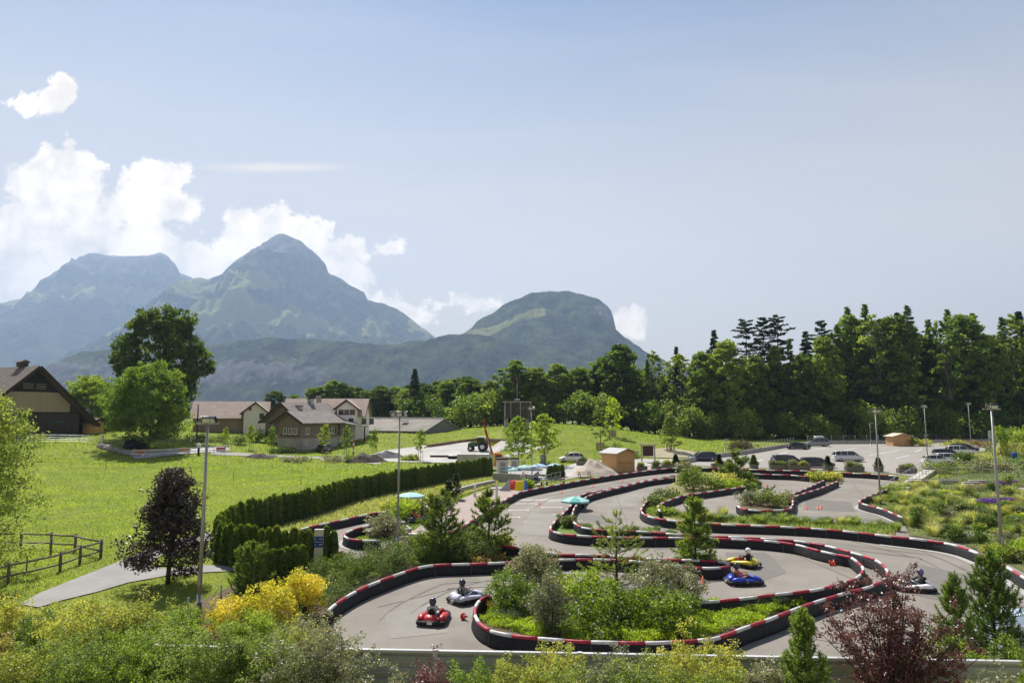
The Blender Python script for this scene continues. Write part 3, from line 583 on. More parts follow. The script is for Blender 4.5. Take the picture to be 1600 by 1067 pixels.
cone_sap = broadleaf(232, 6, .16, 2.0, LF_mid, lobes=18, clumps=11, leaves=22, leaf=.22, trunk_r=.07, lobe_r=.36, prof=lambda t: 1.05-.95*t)
M_guard = mat('guard_wood', (.30,.25,.18), var=.25, rough=.9)
def tree_guard(g, label):
    s = thing('tree_guard', label, 'tree guard', g)
    for i in range(12):
        a = i*math.pi/6; c = (math.cos(a)*.75, math.sin(a)*.75)
        MB().box(-.07, .07, -.018, .018, 0, 1.3).build('slat', M_guard, s, (c[0], c[1], 0)).rotation_euler = (0, 0, a+math.pi/2)
    for z in (.35, 1.0): MB().tube([(math.cos(a*math.pi/6)*.78, math.sin(a*math.pi/6)*.78, z) for a in range(12)], .03, 6, closed=True).build('hoop', M_guard, s)
for px, py, top, me, lb, gl in [(938,703,634,thin_sap,'slim grey-green young tree in a slatted guard on the meadow, behind the wooden hut','slatted wooden guard behind the wooden hut'),
        (957,682,622,tall_sap,'bright young tree with spreading shoots, highest on the meadow','slatted guard highest on the meadow at the bright young tree'),
        (1048,705,646,cone_sap,'green cone-shaped young tree at the right end of the meadow','slatted guard at the right end of the meadow')]:
    g = sapling(px, py, top, 0, lb, 0, 1.0, h0=6, me=me); tree_guard(g, gl)

def candle_pine(seed, h, r, lm, shoots=150, needles=46, nl=.13, up=1.1, sl=.4, taper=.85, base=.05, open_=0.0):
    """young pine: curved branches that end in upright shoots bristling with needles"""
    rs = np.random.RandomState(seed); mb = MB(); mb.tube([(0,0,-.1),(0,0,h*.5),(0,0,h*.97)], [h*.016+.015, h*.010+.01, .008], 8); Q = []; TN = []
    for i in range(shoots):
        t = rs.uniform(0, 1)**1.25 if i else 1.0; a = i*2.39996+rs.uniform(-.5, .5); z = h*(base+(1-base)*t); rr = r*(1-taper*t)*rs.uniform(.35, 1.05)
        if t > .97: rr *= .1
        d = np.array([math.cos(a), math.sin(a), 0]); st = np.array([0, 0, z-rr*.35]); tip = d*rr + [0, 0, z]; l = sl*rs.uniform(.7, 1.25)*(1-.35*t)
        dr = nrm(d*(.75-.6*t) + np.array([0, 0, up]) + rs.normal(size=3)*.2); end = tip + dr*l
        mb.tube([st, tip, end], [.012, .008, .004], 4, cap=False); s_ = rs.uniform(-.55, 1, needles)[:, None]
        c = np.where(s_ > 0, tip + dr*l*s_, tip + (st-tip)*(-s_)); ax = nrm(dr*.75 + rs.normal(size=(needles, 3))*.55); sd = nrm(np.cross(ax, rs.normal(size=(needles, 3)))); L_ = nl*rs.uniform(.7, 1.2, (needles, 1)); w = L_*.10
        Q.append(np.stack([c - sd*w, c + sd*w, c + ax*L_ + sd*w*.6, c + ax*L_ - sd*w*.6], 1)); TN.append(np.clip(rs.uniform(.1, .7)+rs.normal(size=needles)*.2 + .15*(s_[:, 0] > .3), 0, 1))
    return mb.mesh('trunk', M_bark), quads('crown', np.concatenate(Q), lm, np.concatenate(TN))
# ================================================================== TRACK, PATHS, YARDS
RAIL_H = .62
def Ts(pts, h=0.0): return [T(x, y, h) for x, y in pts]
def xy(pts): return [(p[0], p[1]) for p in pts]
# asphalt under the whole circuit
asph = [(470,1100),(430,1040),(505,962),(560,930),(640,903),(700,893),(786,885),(780,850),(700,842),(640,849),(600,868),(540,885),(500,880),(440,850),(445,838),(520,822),(580,810),(660,796),(690,793),
        (700,830),(720,822),(800,782),(830,767),(900,757),(970,747),(1053,738),(1200,740),(1320,746),(1404,752),(1400,762),(1346,786),(1360,796),(1420,815),(1500,830),(1560,860),(1700,920),(1900,1000),(1900,1110)]
sheet('track_asphalt', xy(Ts(asph)), M_asph, .05, 6)
patch = [(1133,864),(1196,864),(1210,874),(1229,896),(1194,908),(1140,900)]
sheet('asphalt_patch', xy(Ts(patch)), M_asphdark, .058, 0)
for q in ([(1150,952),(1330,930),(1340,936),(1180,962)], [(905,800),(960,812),(950,822),(905,812)], [(1240,806),(1380,812),(1380,816),(1240,811)]):
    sheet('asphalt_patch', xy(Ts(q)), M_asphdark, .056, 0)
# start grid lines
def strip_line(name, a, b, w, m, dz=.06):
    a, b = Vector(a), Vector(b); d = (b-a); d.z = 0; d.normalize(); s = Vector((-d.y, d.x, 0))*w/2
    return sheet(name, xy([a-s, b-s, b+s, a+s]), m, dz, 0)
strip_line('start_line', T(804,781.5), T(884,781.5), .28, M_paint)
for x0, x1, y in [(808,838,787.5),(857,882,784),(847,877,793),(796,825,797.5),(834,867,804),(790,812,808.5),(821,856,815.5)]:
    strip_line('grid_line', T(x0,y), T(x1,y), .16, M_paint)
    for xe in (x0, x1): strip_line('grid_line', T(xe,y), T(xe,y)+Vector((0,-.35,0)), .12, M_paint)
# ---- barriers: black rubber wall carrying a red and white tube
M_rub = mat('rubber_black', (.008,.008,.010), rough=.6, col2=(.024,.024,.027), scale=3, stretch=(1,1,5), bump=.25, spec=.25)
M_red = mat('tube_red', (.24,.012,.03), rough=.55, col2=(.44,.035,.06), scale=1.7, spec=.4)
M_white = mat('tube_white', (.42,.41,.40), rough=.55, col2=(.72,.71,.70), scale=1.7, spec=.4)
M_strap = mat('strap_grey', (.03,.03,.032), rough=.7, col2=(.07,.07,.072), scale=3)
def barrier(label, px, closed=False, world=None, h=RAIL_H, first=0, end_caps=True, side=0):
    wp = world if world is not None else Ts(px, h)
    wp = [Vector((p[0], p[1], gz(p[0], p[1]))) for p in wp]
    fine = catmull(wp, .35, closed); n = len(fine)
    o = Vector(fine[n//2]); root = thing('track_barrier', label, 'crash barrier', o, 0, 'red and white barriers of the kart track')
    loc = [Vector(p) - o for p in fine]
    # wall: closed section swept along the line
    rings = []
    for i in range(n):
        d = loc[min(i+1, n-1)] - loc[max(i-1, 0)]; d.z = 0; d.normalize(); s = Vector((-d.y, d.x, 0)); p = loc[i]
        sec = [(-.16,.0),(-.10,.14),(-.09,h-.13),(-.05,h-.07),(.05,h-.07),(.09,h-.13),(.10,.14),(.16,.0)]
        rings.append([p + s*a + Vector((0,0,b+.03)) for a, b in sec])
    mb = MB(); mb.loft(rings, True, True); mb.build('rubber_wall', M_rub, root)
    st = MB()
    for i in range(3, n-3, 6):
        d = loc[i+1]-loc[i-1]; d.z = 0; d.normalize(); s = Vector((-d.y, d.x, 0))
        for q in (-1, 1): st.add([loc[i]+s*q*a+d*b+Vector((0,0,z)) for b in (-.03,.03) for a, z in ((.17,.05),(.112,.15),(.104,h-.15),(.10,h-.10))], [(0,1,5,4),(1,2,6,5),(2,3,7,6)])
    if st.v: st.build('wall_straps', M_strap, root)['kind'] = 'stuff'
    L_ = .35*(n-1); k = max(1, round(L_/1.05)); per = (n-1)/k; R_ = .082
    for j in range(k):
        a, b = j*per, (j+1)*per; pts = []; jz = .016*math.sin(j*12.9898+len(label))
        for q in np.linspace(a+.03, b-.03, 4):
            i = int(min(q, n-2)); f = q-i; p = loc[i].lerp(loc[min(i+1, n-1)], f); pts.append(p + Vector((0,0,h+jz)))
        MB().tube(pts, R_, 8).build('tube_segment', M_red if (j+first) % 2 else M_white, root)
    if end_caps and not closed:
        for p in (loc[0], loc[-1]): MB().box(-.13,.13,-.13,.13,0,h-.02).build('end_post', M_rub, root, p)
    return root, [Vector(p) for p in fine]
B = {}
def bar(key, *a, **k): B[key] = barrier(*a, **k)[1]
bar('near_left', 'barrier from the juniper bank round the near bend to the yellow kart', [(512,955),(524,944),(549,928),(574,916),(602,905),(639,892),(661,886),(684,883),(712,882),(743,881),(785,879),(830,876),(873,874.5),(912,874),(957,875),(991,877.5),(1019,880.5),(1053,884.5),(1092,887.5),(1112,888),(1128,887),(1138,884.5),(1138,880.5),(1124,877),(1100,876),(1060,874.5),(1000,872),(974,870),(940,868.5),(912,867.5),(873,866.5),(840,861),(810,856),(786,853)])
bar('start_left', 'long barrier from the brick path past the start line to the car park edge', [(645,843),(672,838),(704,831),(730,818),(760,799),(785,783),(800,775),(817,768),(856,760),(912,750),(969,741),(1014,735),(1053,731.5),(1100,731),(1150,732),(1200,734.5),(1284,736.5),(1327,739),(1369,741),(1402,744)])
bar('pit_outer', 'barrier along the foot of the dry grass slope under the tall hedge', [(440,836),(484,823),(526,814),(574,804),(615,797),(659,789),(686,785)])
bar('pit_inner', 'small hooked barrier round the tongue of lawn in the pit lane', [(580,820),(557,826),(543,831),(538,836),(543,841),(557,844),(574,845),(592,845)])
bar('pit_stub', 'short stub of barrier between hedge end and pit lane', [(524,862.5),(536,862.5)], first=1)
bar('umbrella_island', 'barrier looping round the grassy island under the green parasol', [(905,779),(891,791),(879,803),(865,817),(860,826),(865,831),(881,835),(901,837),(935,839),(980,840),(1025,840),(1070,840),(1109,841),(1160,843),(1200,845.5),(1242,851),(1276,860),(1307,867),(1329,871),(1343,881),(1349,889),(1343,899),(1332,906),(1307,913),(1279,921),(1234,927),(1200,931),(1150,937),(1100,941),(1060,944)])
bar('inner_return', 'barrier round the nearest shrub island and along the hairpin behind the plum', [(908,784),(898,793),(894,808),(897,816),(910,824),(940,828),(970,829.5),(1002,831),(1030,833),(1064,836),(1109,838),(1165,840),(1200,842),(1234,844),(1270,849),(1296,854),(1321,861),(1346,868),(1369,876),(1381,885),(1387,895),(1381,906),(1357,917),(1329,924),(1298,933),(1273,941),(1248,950),(1200,969),(1162,982),(1137,992),(1110,999),(1070,1002),(1025,1004),(985,1004),(945,1003),(907,1002),(865,999),(827,996),(800,993),(767,986),(750,975),(742,960),(744,947),(752,937),(765,931)])
bar('median_far', 'far one of the twin barriers above the parasol', [(903,778),(912,772),(935,767),(969,760),(1014,750),(1053,743)])
bar('median_near', 'near one of the twin barriers above the parasol', [(910,784),(918,775),(941,768),(974,760.5),(1011,751.5),(1053,746)])
bar('median_right', 'straight barrier between bush island and low yellow hedge below the car park', [(1178,740.5),(1200,741.5),(1234,742.5),(1262,745)])
bar('bush_island', 'barrier under the large bush island running down to its left hook', [(1180,757),(1160,760.5),(1137,764),(1095,770),(1070,774),(1047,781),(1033,787),(1028,793),(1032,799)])
bar('hook_upper', 'upper one of the twin barriers leading down from the low yellow hedge', [(1287,750.5),(1265,761),(1237,772)])
bar('hook_island', 'barrier round the low bush island below the low yellow hedge', [(1308,752),(1279,764),(1259,770),(1240,777),(1239,786),(1236,793),(1228,796.5),(1200,798),(1177,797.5),(1160,795),(1153,791)])
bar('outer_right', 'long barrier sweeping along the flower garden to the right edge', [(1040,770),(1014,781),(1004,792),(1002,798),(1009,805),(1025,810),(1045,813),(1070,816),(1109,819),(1150,820.5),(1200,822),(1245,824),(1290,827),(1335,831.5),(1380,837),(1425,842),(1464,847),(1498,854),(1526,864),(1551,875),(1574,886),(1600,902),(1650,930),(1720,966)])
bar('garden_hook', 'hooked barrier at the left tip of the flower garden beside the ramp', [(1394,761),(1369,771),(1346,781),(1344,785),(1357,789.5),(1380,795.5),(1411,809)])
# pale concrete gutters along some bends
def gutter(line, off, w, i0, i1):
    pts = line[i0:i1]; L1, L2 = [], []
    for i in range(len(pts)):
        d = pts[min(i+1, len(pts)-1)] - pts[max(i-1, 0)]; d.z = 0; d.normalize(); s = Vector((-d.y, d.x, 0))
        L1.append(pts[i]+s*off); L2.append(pts[i]+s*(off+w))
    V = [(p.x, p.y, gz(p.x, p.y)+.075) for q in zip(L1, L2) for p in q]
    mb = MB(); mb.add(V, [(2*i, 2*i+1, 2*i+3, 2*i+2) for i in range(len(pts)-1)])
    me = mb.mesh('kerb_strip', M_kerb)
    for p in me.polygons:
        if p.normal.z < 0: me.flip_normals(); break
    tag(link('kerb_strip', me), kind='structure')
def seg(line, frac0, frac1): n = len(line); return int(n*frac0), int(n*frac1)
i0, i1 = seg(B['outer_right'], .62, 1.0); gutter(B['outer_right'], -.62, .45, i0, i1)
i0, i1 = seg(B['inner_return'], .80, .985); gutter(B['inner_return'], -.60, .42, i0, i1)
i0, i1 = seg(B['garden_hook'], .35, 1.0); gutter(B['garden_hook'], -.45, .3, i0, i1)
i0, i1 = seg(B['pit_inner'], .2, .8); gutter(B['pit_inner'], -.4, .25, i0, i1)
# ---- planted beds inside the barriers
def bed(poly, m=M_soil, dz=.12, mound=0.0, step=1.0):
    cx = sum(p[0] for p in poly)/len(poly); cy = sum(p[1] for p in poly)/len(poly)
    return sheet('planted_bed', poly, m, dz, step)
def px_bed(pts, m=M_soil, dz=.12): return bed(xy(Ts(pts, .2)), m, dz)
ir = B['inner_return']; n = len(ir); ui = B['umbrella_island']; m_ = len(ui)
k0 = min(range(n), key=lambda i: (ir[i]-T(1270,942,RAIL_H)).length); k1 = min(range(m_), key=lambda i: (ui[i]-T(1279,921,RAIL_H)).length)
bed(xy(list(reversed(ir[k0::3])) + [T(780,915)] + [T(900,925), T(1000,940)] + list(reversed(ui[k1::3]))), M_soil)
# umbrella island tongue
a0 = min(range(m_), key=lambda i: (ui[i]-T(1109,841,RAIL_H)).length); b0 = min(range(n), key=lambda i: (ir[i]-T(1109,838,RAIL_H)).length)
bed(xy(ui[2:a0:3] + list(reversed(ir[2:b0:3]))), M_lawn, .13)
nl = B['near_left']; q0 = min(range(len(nl)), key=lambda i: (nl[i]-T(800,878,RAIL_H)).length)
bed(xy(nl[q0::3]), M_soil)
bi = B['bush_island']; orr = B['outer_right']; hk = B['hook_island']
px_bed([(1056,748),(1060,735),(1110,737),(1178,739),(1180,759),(1137,768),(1095,774),(1050,784),(1035,790),(1034,803),(1100,812),(1200,814),(1300,817),(1400,824),(1395,840),(1300,829),(1200,824),(1110,821),(1060,817),(1020,812),(1004,803),(1006,794),(1018,783)], M_drygrass)
bed(xy([hk[i] for i in range(int(len(hk)*.42), len(hk), 2)] + Ts([(1160,782),(1200,772),(1236,774)], .2)), M_soil)
px_bed([(1262,741),(1300,741),(1318,746),(1316,754),(1300,757),(1268,752)], M_soil)
# wedge planted between the brick path and the near left bend, with the juniper bank
bank = [(380,1120),(250,1010),(300,950),(395,900),(470,905),(530,892),(560,875),(620,852),(700,845),(786,856),(786,884),(712,887),(661,891),(602,911),(549,935),(510,965),(520,1020),(560,1100)]
sheet('planted_bed', xy(Ts(bank)), M_soil, .11, 2)
# flower garden right
gard = [(1395,764),(1348,786),(1411,812),(1420,838),(1500,850),(1575,882),(1660,930),(1800,960),(1800,700),(1540,700),(1540,735),(1440,752)]
sheet('flower_garden_ground', xy(Ts(gard)), mat('garden_ground', (.07,.085,.025), rough=.95, col2=(.16,.17,.06), scale=.9, bump=.9, bscale=5), .10, 2)
# brick path, lawn strips, slope
brick = [(596,866),(600,850),(650,826),(690,792),(742,772),(800,757),(835,757),(870,750),(980,738),(1060,732),(1050,722),(960,735),(870,748),(818,768),(786,783),(704,834),(645,849)]
sheet('brick_path', xy(Ts(brick)), M_brickp, .07, 3)
sheet('lawn_tongue', xy(Ts([(543,839),(560,829),(600,818),(640,800),(690,790),(740,768),(760,762),(740,765),(690,797),(650,828),(594,850),(560,848)])), M_lawn, .075, 3)
dry_poly = [(395,840),(420,832),(480,808),(560,783),(640,760),(720,748),(775,747),(780,757),(742,768),(700,783),(659,793),(574,808),(484,828),(440,841)]
sheet('dry_slope', xy(Ts(dry_poly)), M_drygrass, .08, 2, fn=lambda x, y: .0)
# car park, yard, lanes
park = [(1060,727),(1160,731),(1300,735),(1402,741),(1440,748),(1470,722),(1555,700),(1600,694),(1560,688),(1440,689),(1300,692),(1240,698),(1160,712),(1105,722)]
sheet('car_park', xy(Ts(park)), M_conc, .06, 6)
for a, b in (((1358,712),(1405,704)), ((1305,719),(1345,712)), ((1399,717),(1420,712)), ((1310,706),(1340,700)), ((1262,705),(1290,700)), ((1180,722),(1230,707)), ((1430,706),(1440,702))):
    strip_line('bay_line', T(*a), T(*b), .18, M_paint, .068)
ter = [(758,756),(790,722),(830,716),(870,722),(920,724),(960,738),(1050,731),(1060,722),(1110,722),(1160,712),(1240,698),(1190,700),(1100,712),(1000,716),(940,722),(880,727),(800,728),(775,740)]
sheet('terrace_paving', xy([P(*q) for q in [(770,750),(782,727),(830,727),(868,731),(900,724),(960,717),(1100,718),(1180,706),(1240,697),(1250,700),(1165,714),(1062,728),(960,738),(880,750)]]), M_gravel, .055, 3)
yard = [(598,722),(560,716),(600,704),(668,696),(730,690),(790,690),(860,690),(845,694),(800,702),(772,712),(720,724),(660,723)]
sheet('gravel_yard', xy([P(*q) for q in yard]), M_gravel, .10, 2)
sheet('farm_lane', xy([P(*q) for q in [(330,706),(380,708),(430,711),(500,714),(560,718),(600,722),(590,726),(540,721),(480,716),(420,714),(360,712),(330,711)]]), M_path, .09, 2)
sheet('meadow_track', xy([P(*q) for q in [(786,713),(800,708),(838,699),(862,693),(866,694.5),(846,702),(806,711),(796,715)]]), M_gravel, .09, 2)
sheet('worn_ground', xy([P(*q) for q in [(1008,702),(1048,700),(1085,706),(1110,713),(1050,716),(1005,714)]]), mat('worn_earth', (.25,.22,.13), rough=.95, col2=(.36,.33,.24), scale=.7), .09, 2)
sheet('riding_arena', xy([P(*q) for q in [(205,714),(215,706),(300,700),(355,699),(362,704),(330,707),(270,712),(212,718)]]), mat('arena_sand', (.36,.355,.35), rough=.95, var=.1, scale=1), .12, 2)
path1 = [(30,945),(60,928),(100,912),(150,892),(200,873),(240,855),(280,843),(318,834),(345,829),(352,838),(325,846),(290,858),(250,870),(232,884),(262,890),(320,884),(380,884),(380,892),(320,895),(262,900),(200,911),(150,926),(100,938),(60,950)]
sheet('gravel_footpath', xy([P(*q) for q in path1]), M_path, .055, 2)

# ---- rubber laid down by the karts: darker tyre lines following the bends
M_skid = mat('tyre_line', (.115,.106,.096), rough=.8, col2=(.19,.175,.155), scale=1.2, detail=9)
def skid(line, f0, f1, off0, off1, w, k):
    n = len(line); i0, i1 = int(n*f0), int(n*f1); V = []
    for i in range(i0, i1):
        t = (i-i0)/max(1, i1-i0-1); d = line[min(i+1, n-1)] - line[max(i-1, 0)]; d.z = 0; d.normalize(); s = Vector((-d.y, d.x, 0)); o = off0+(off1-off0)*t; ww = w*math.sin(math.pi*min(.98, max(.02, t)))**.5
        for q in (o-ww/2, o+ww/2): p = line[i]+s*q; V.append((p.x, p.y, .025*(p.y-35)+.0625+.0006*k))
    me = MB().add(V, [(2*i, 2*i+1, 2*i+3, 2*i+2) for i in range(len(V)//2-1)]).mesh('tyre_line', M_skid)
    if sum(p.normal.z for p in me.polygons) < 0: me.flip_normals()
    tag(link('tyre_line', me), kind='structure')
for k, (key, f0, f1, a, b_, w) in enumerate([('outer_right',.30,.62,-1.6,-2.6,.16),('outer_right',.36,.70,-2.7,-3.4,.14),('outer_right',.55,.98,-1.9,-1.5,.15),('outer_right',.60,.98,-3.2,-2.6,.13),('near_left',.02,.36,-2.2,-1.5,.16),('near_left',.05,.40,-3.3,-2.4,.14),('inner_return',.70,.96,-1.5,-2.3,.15),('inner_return',.66,.93,-2.6,-3.3,.13),
      ('umbrella_island',.12,.42,1.6,2.2,.14),('start_left',.25,.60,-1.6,-2.4,.16),('start_left',.22,.58,-2.9,-3.4,.14),('bush_island',.1,.9,-1.5,-1.4,.13)]): skid(B[key], f0, f1, a, b_, w, k)

M_seam = mat('asphalt_seam', (.12,.112,.10), rough=.9, var=.2, scale=2)
for k, (a, b) in enumerate([((590,950),(770,906)),((905,800),(1000,806)),((960,768),(985,830)),((1230,862),(1330,905)),((1400,845),(1590,925)),((1300,838),(1420,870)),((1060,798),(1230,808)),((1255,776),(1340,800)),((1330,752),(1350,778)),((880,853),(1120,862)),((1180,950),(1460,985)),((1180,985),(1330,1010)),((800,800),(790,840)),((1000,930),(1180,900))]):
    strip_line('asphalt_seam', T(*a), T(*b), .05, M_seam, .0635+.0004*k)
for k, q in enumerate([[(600,960),(680,945),(700,990),(610,1000)],[(1420,880),(1540,905),(1520,950),(1400,925)],[(830,800),(880,806),(870,840),(810,835)],[(1260,780),(1330,785),(1335,800),(1255,797)],[(960,775),(1000,770),(995,792),(950,796)]]):
    sheet('asphalt_patch', xy(Ts(q)), M_asphdark if k % 2 else mat('asphalt_pale', (.19,.176,.157), rough=.85, col2=(.265,.245,.217), scale=.4, bump=.3, bscale=30, detail=10), .0605+.0005*k, 0)
# ================================================================== BUILDINGS
M_wdark = mat('boards_dark', (.04,.034,.03), rough=.9, col2=(.11,.095,.082), scale=3, stretch=(6,6,.25), bump=.5)
M_wdarkt = mat('boards_blackened', (.016,.014,.012), rough=.9, col2=(.04,.035,.03), scale=3, stretch=(6,6,.25), bump=.5)
M_wlight = mat('boards_new', (.38,.31,.22), rough=.8, col2=(.48,.41,.31), scale=2, stretch=(5,5,.15), bump=.3)
M_tile = mat('tiles_brown', (.10,.078,.068), rough=.9, col2=(.17,.14,.125), scale=1.2, bump=.7, bscale=5)
M_tilegr = mat('tiles_grey', (.15,.132,.118), rough=.9, col2=(.25,.225,.205), scale=1.0, bump=.7, bscale=5)
M_tilebe = mat('tiles_beige', (.30,.23,.19), rough=.9, col2=(.40,.32,.27), scale=.8, bump=.6, bscale=5)
M_fascia = mat('fascia_brown', (.05,.03,.022), rough=.8, var=.2)
M_render = mat('render_white', (.72,.71,.69), rough=.9, col2=(.82,.81,.80), scale=.6)
M_rgrey = mat('render_grey', (.28,.265,.245), rough=.9, col2=(.40,.38,.355), scale=.5, bump=.2)
M_shingle = mat('shingle_wall', (.14,.115,.092), rough=.95, col2=(.26,.22,.18), scale=2.2, bump=.5, stretch=(1,1,3))
M_glass = mat('window_glass', (.02,.025,.03), rough=.08, var=.1, spec=.6)
M_frame = mat('window_frame_white', (.66,.65,.62), rough=.6, var=.06)
M_metal = mat('galvanised', (.34,.35,.36), rough=.45, metal=.6, var=.12, scale=8)
M_pole = mat('pole_grey', (.30,.30,.30), rough=.5, metal=.5, var=.10, scale=3)
M_white = MATS['tube_white']
M_conc2 = mat('concrete_grey', (.24,.235,.225), rough=.9, col2=(.34,.33,.32), scale=1.1, bump=.3, bscale=12)
M_dark = mat('dark_metal', (.02,.02,.022), rough=.5, var=.2)
def window(par, c, ry, w, h, shutters=None, frame=None):
    """window set on a wall: c centre, ry = yaw of the outward normal (0 = -y)"""
    f = MB(); t = .09
    for a, b, d, e in ((-w/2,w/2,h/2-t,h/2), (-w/2,w/2,-h/2,-h/2+t), (-w/2,-w/2+t,-h/2+t,h/2-t), (w/2-t,w/2,-h/2+t,h/2-t), (-.03,.03,-h/2+t,h/2-t)): f.box(a, b, -.10, .02, d, e)
    o = f.build('window', frame or M_frame, par, c); o.rotation_euler = (0, 0, ry)
    MB().box(-w/2+t, w/2-t, -.05, -.02, -h/2+t, h/2-t).build('pane', M_glass, o)
    MB().box(-w/2-.08, w/2+.08, -.17, .02, -h/2-.08, -h/2-.003).build('sill', frame or M_frame, o)
    if shutters:
        for s in (-1, 1): MB().box(s*(w/2+.05), s*(w/2+.05)+s*w*.5, -.06, .0, -h/2, h/2).build('shutter', shutters, o)
    return o
def gable(par, x0, x1, y0, y1, ze, zr, wallm, roofm, ox=.7, oy=.8, z0=-.6, th=.22, fascia=None, ym=None):
    """block with its ridge along x: returns after adding wall, roof slopes and verges"""
    ym = (y0+y1)/2 if ym is None else ym
    MB().prism([(x0,y0,z0),(x0,y1,z0),(x0,y1,ze),(x0,ym,zr-.02),(x0,y0,ze)], (x1-x0,0,0)).build('wall', wallm, par)
    for s, ya in ((-1, y0), (1, y1)):
        d = Vector((0, ya-ym, ze-zr)); e = d.normalized()*oy; a = Vector((0, ym, zr)); b = Vector((0, ya, ze)) + e
        n = Vector((0, -d.z, d.y)).normalized(); n = n if n.z > 0 else -n
        p = [a + n*.03, b + n*.03, b + n*(th+.03), a + n*(th+.03)]
        MB().prism([(x0-ox, q.y, q.z) for q in p], (x1-x0+2*ox, 0, 0)).build('roof_slope', roofm, par)
        for xx in (x0-ox-.06, x1+ox+.004):
            MB().prism([(xx, q.y, q.z) for q in (a-n*.12, b-n*.12, b+n*(th+.05), a+n*(th+.05))], (.056, 0, 0)).build('verge_board', fascia or M_fascia, par)
def chimney(par, x, y, z, w=.8, h=1.4, m=None):
    c = MB().box(x-w/2, x+w/2, y-w/2, y+w/2, z, z+h).build('chimney', m or M_rgrey, par); MB().box(x-w*.62, x+w*.62, y-w*.62, y+w*.62, z+h+.003, z+h+.14).build('cap', M_dark, c); return c
def frame_yaw(d): return math.atan2(d[1], d[0])
# ---- barn
bx, by = -84.0, 120.0; bz = gz(-81, 125) - .1
barn = thing('barn', 'dark timber barn with a pale boarded band under a black louvred gable', 'barn', (bx, by, bz), math.atan2(-.41, .91))
# local +x = out of the gable, local y = along the gable (positive away from the camera)
zr, half = at(48, 574, by).z - bz, 8.6
zsplit, ztop = at(60, 644, by).z - bz, at(60, 611.5, by).z - bz
oyv = 2.9; slope = (zr - 4.3)/half; L0 = -26
def yz(z): return (zr - z)/slope
MB().prism([(L0,-half,-1),(L0,half,-1),(L0,half,zr-slope*half),(L0,0,zr-.1),(L0,-half,zr-slope*half)], (-L0-.12,0,0)).build('wall', M_wdark, barn)
mb = MB()
for i in range(58):
    y = -half + .15 + i*.2965; z1 = min(zsplit-.12, zr-slope*abs(y)-.15)
    if z1 > .3: mb.box(-.12, -.12+.05+.02*((i*7) % 3), y-.135, y+.135, -1, z1)
mb.build('lower_boarding', M_wdark, barn)['kind'] = 'stuff'
for i in range(40):
    y = -yz(ztop)*1.0 - 2.2 + i*(2*yz(ztop)+4.4)/40; z1 = min(ztop-.08, zr-slope*(abs(y)+.2)-.12)
    if z1 > zsplit+.2: MB().box(-.10, -.03+.012*((i*5) % 3), y-.155, y+.152, zsplit+.06, z1).build('board', M_wlight, barn)
MB().box(-.115, .05, -yz(zsplit)+.3, yz(zsplit)-.3, zsplit-.12, zsplit+.057).build('band_beam', M_wdarkt, barn)
MB().prism([(-.11, -yz(ztop)+.2, ztop-.06),(-.11, yz(ztop)-.2, ztop-.06),(-.11, 0, zr-.25)], (.12,0,0)).build('gable_boarding', M_wdarkt, barn)
for yc in (-.9, 1.3):
    lv = MB().box(.011, .05, yc-.85, yc+.85, ztop+.5, ztop+.58).build('louvre', M_rgrey, barn)
    for k in range(1, 4): MB().box(.012, .09, yc-.85, yc+.85, ztop+.5+k*.27, ztop+.57+k*.27).build('louvre_slat', M_rgrey, lv)
for s in (-1, 1):
    a = Vector((0, 0, zr)); b = Vector((0, s*(half+oyv), zr - slope*(half+oyv))); n = Vector((0, slope*s, 1)).normalized()
    MB().prism([(L0-1, q.y, q.z) for q in (a, b, b+n*.3, a+n*.3)], (-L0+2.6, 0, 0)).build('roof_slope', M_tile, barn)
    MB().prism([(1.603, q.y, q.z) for q in (a-n*.18, b-n*.18, b+n*.33, a+n*.33)], (.07, 0, 0)).build('verge_board', M_fascia, barn)
cup = MB().box(-4.3, -3.0, -.65, .65, zr+.2, zr+1.0).build('roof_vent', M_wdark, barn); MB().prism([(-4.6,-.95,zr+1.003),(-4.6,.95,zr+1.003),(-4.6,0,zr+1.5)], (1.9,0,0)).build('cap', M_tile, cup)
MB().box(-.02, .03, 4.4, 5.9, 2.4, 2.65).build('sign_strip', mat('strip_green', (.05,.14,.11)), barn)
sh = P(134, 683); shed = thing('timber_shed', 'small orange timber shed under the trees at the barn corner', 'shed', (at(136,684,132).x, 132, gz(at(136,684,132).x, 132)), -.2)
gable(shed, -2.1, 2.1, -1.6, 1.6, 2.1, 2.7, mat('boards_orange', (.50,.30,.11), col2=(.62,.40,.18), scale=3, stretch=(5,5,.3)), M_tile)
MB().box(-.5, .4, -1.63, -1.603, -.4, 1.8).build('door', M_wdark, shed)
# ---- grey chalet
cx0, cy0 = at(471, 704, 129).x, 129; cz0 = gz(cx0, cy0) - .1
ch = thing('grey_house', 'weathered grey-brown chalet with stepped gables and dark verges beside the black car', 'house', (cx0, cy0, cz0), math.atan2(.895, .455))
gable(ch, 0, 9, 0, 5.6, (at(471,658,129).z-cz0), (at(450,644,131).z-cz0), M_shingle, M_tilegr, 1.0, 1.1)
gable(ch, 4.2, 14.5, 4.2, 13.2, 5.6, at(443,630,137).z-cz0, M_shingle, M_tilegr, 1.0, .9)
MB().box(-.03, 9.03, -.03, 5.63, -.7, 2.35).build('base_wall', M_rgrey, ch)
MB().box(4.17, 14.53, 4.17, 13.23, -.7, 2.35).build('base_wall', M_rgrey, ch)
gb = MB(); gb.prism([(9.3,-1.0,5.0),(16.5,-1.0,4.2),(16.5,4.6,5.6),(9.3,4.6,6.4)], (0,0,.2)); gb.build('porch_roof', M_tilegr, ch)
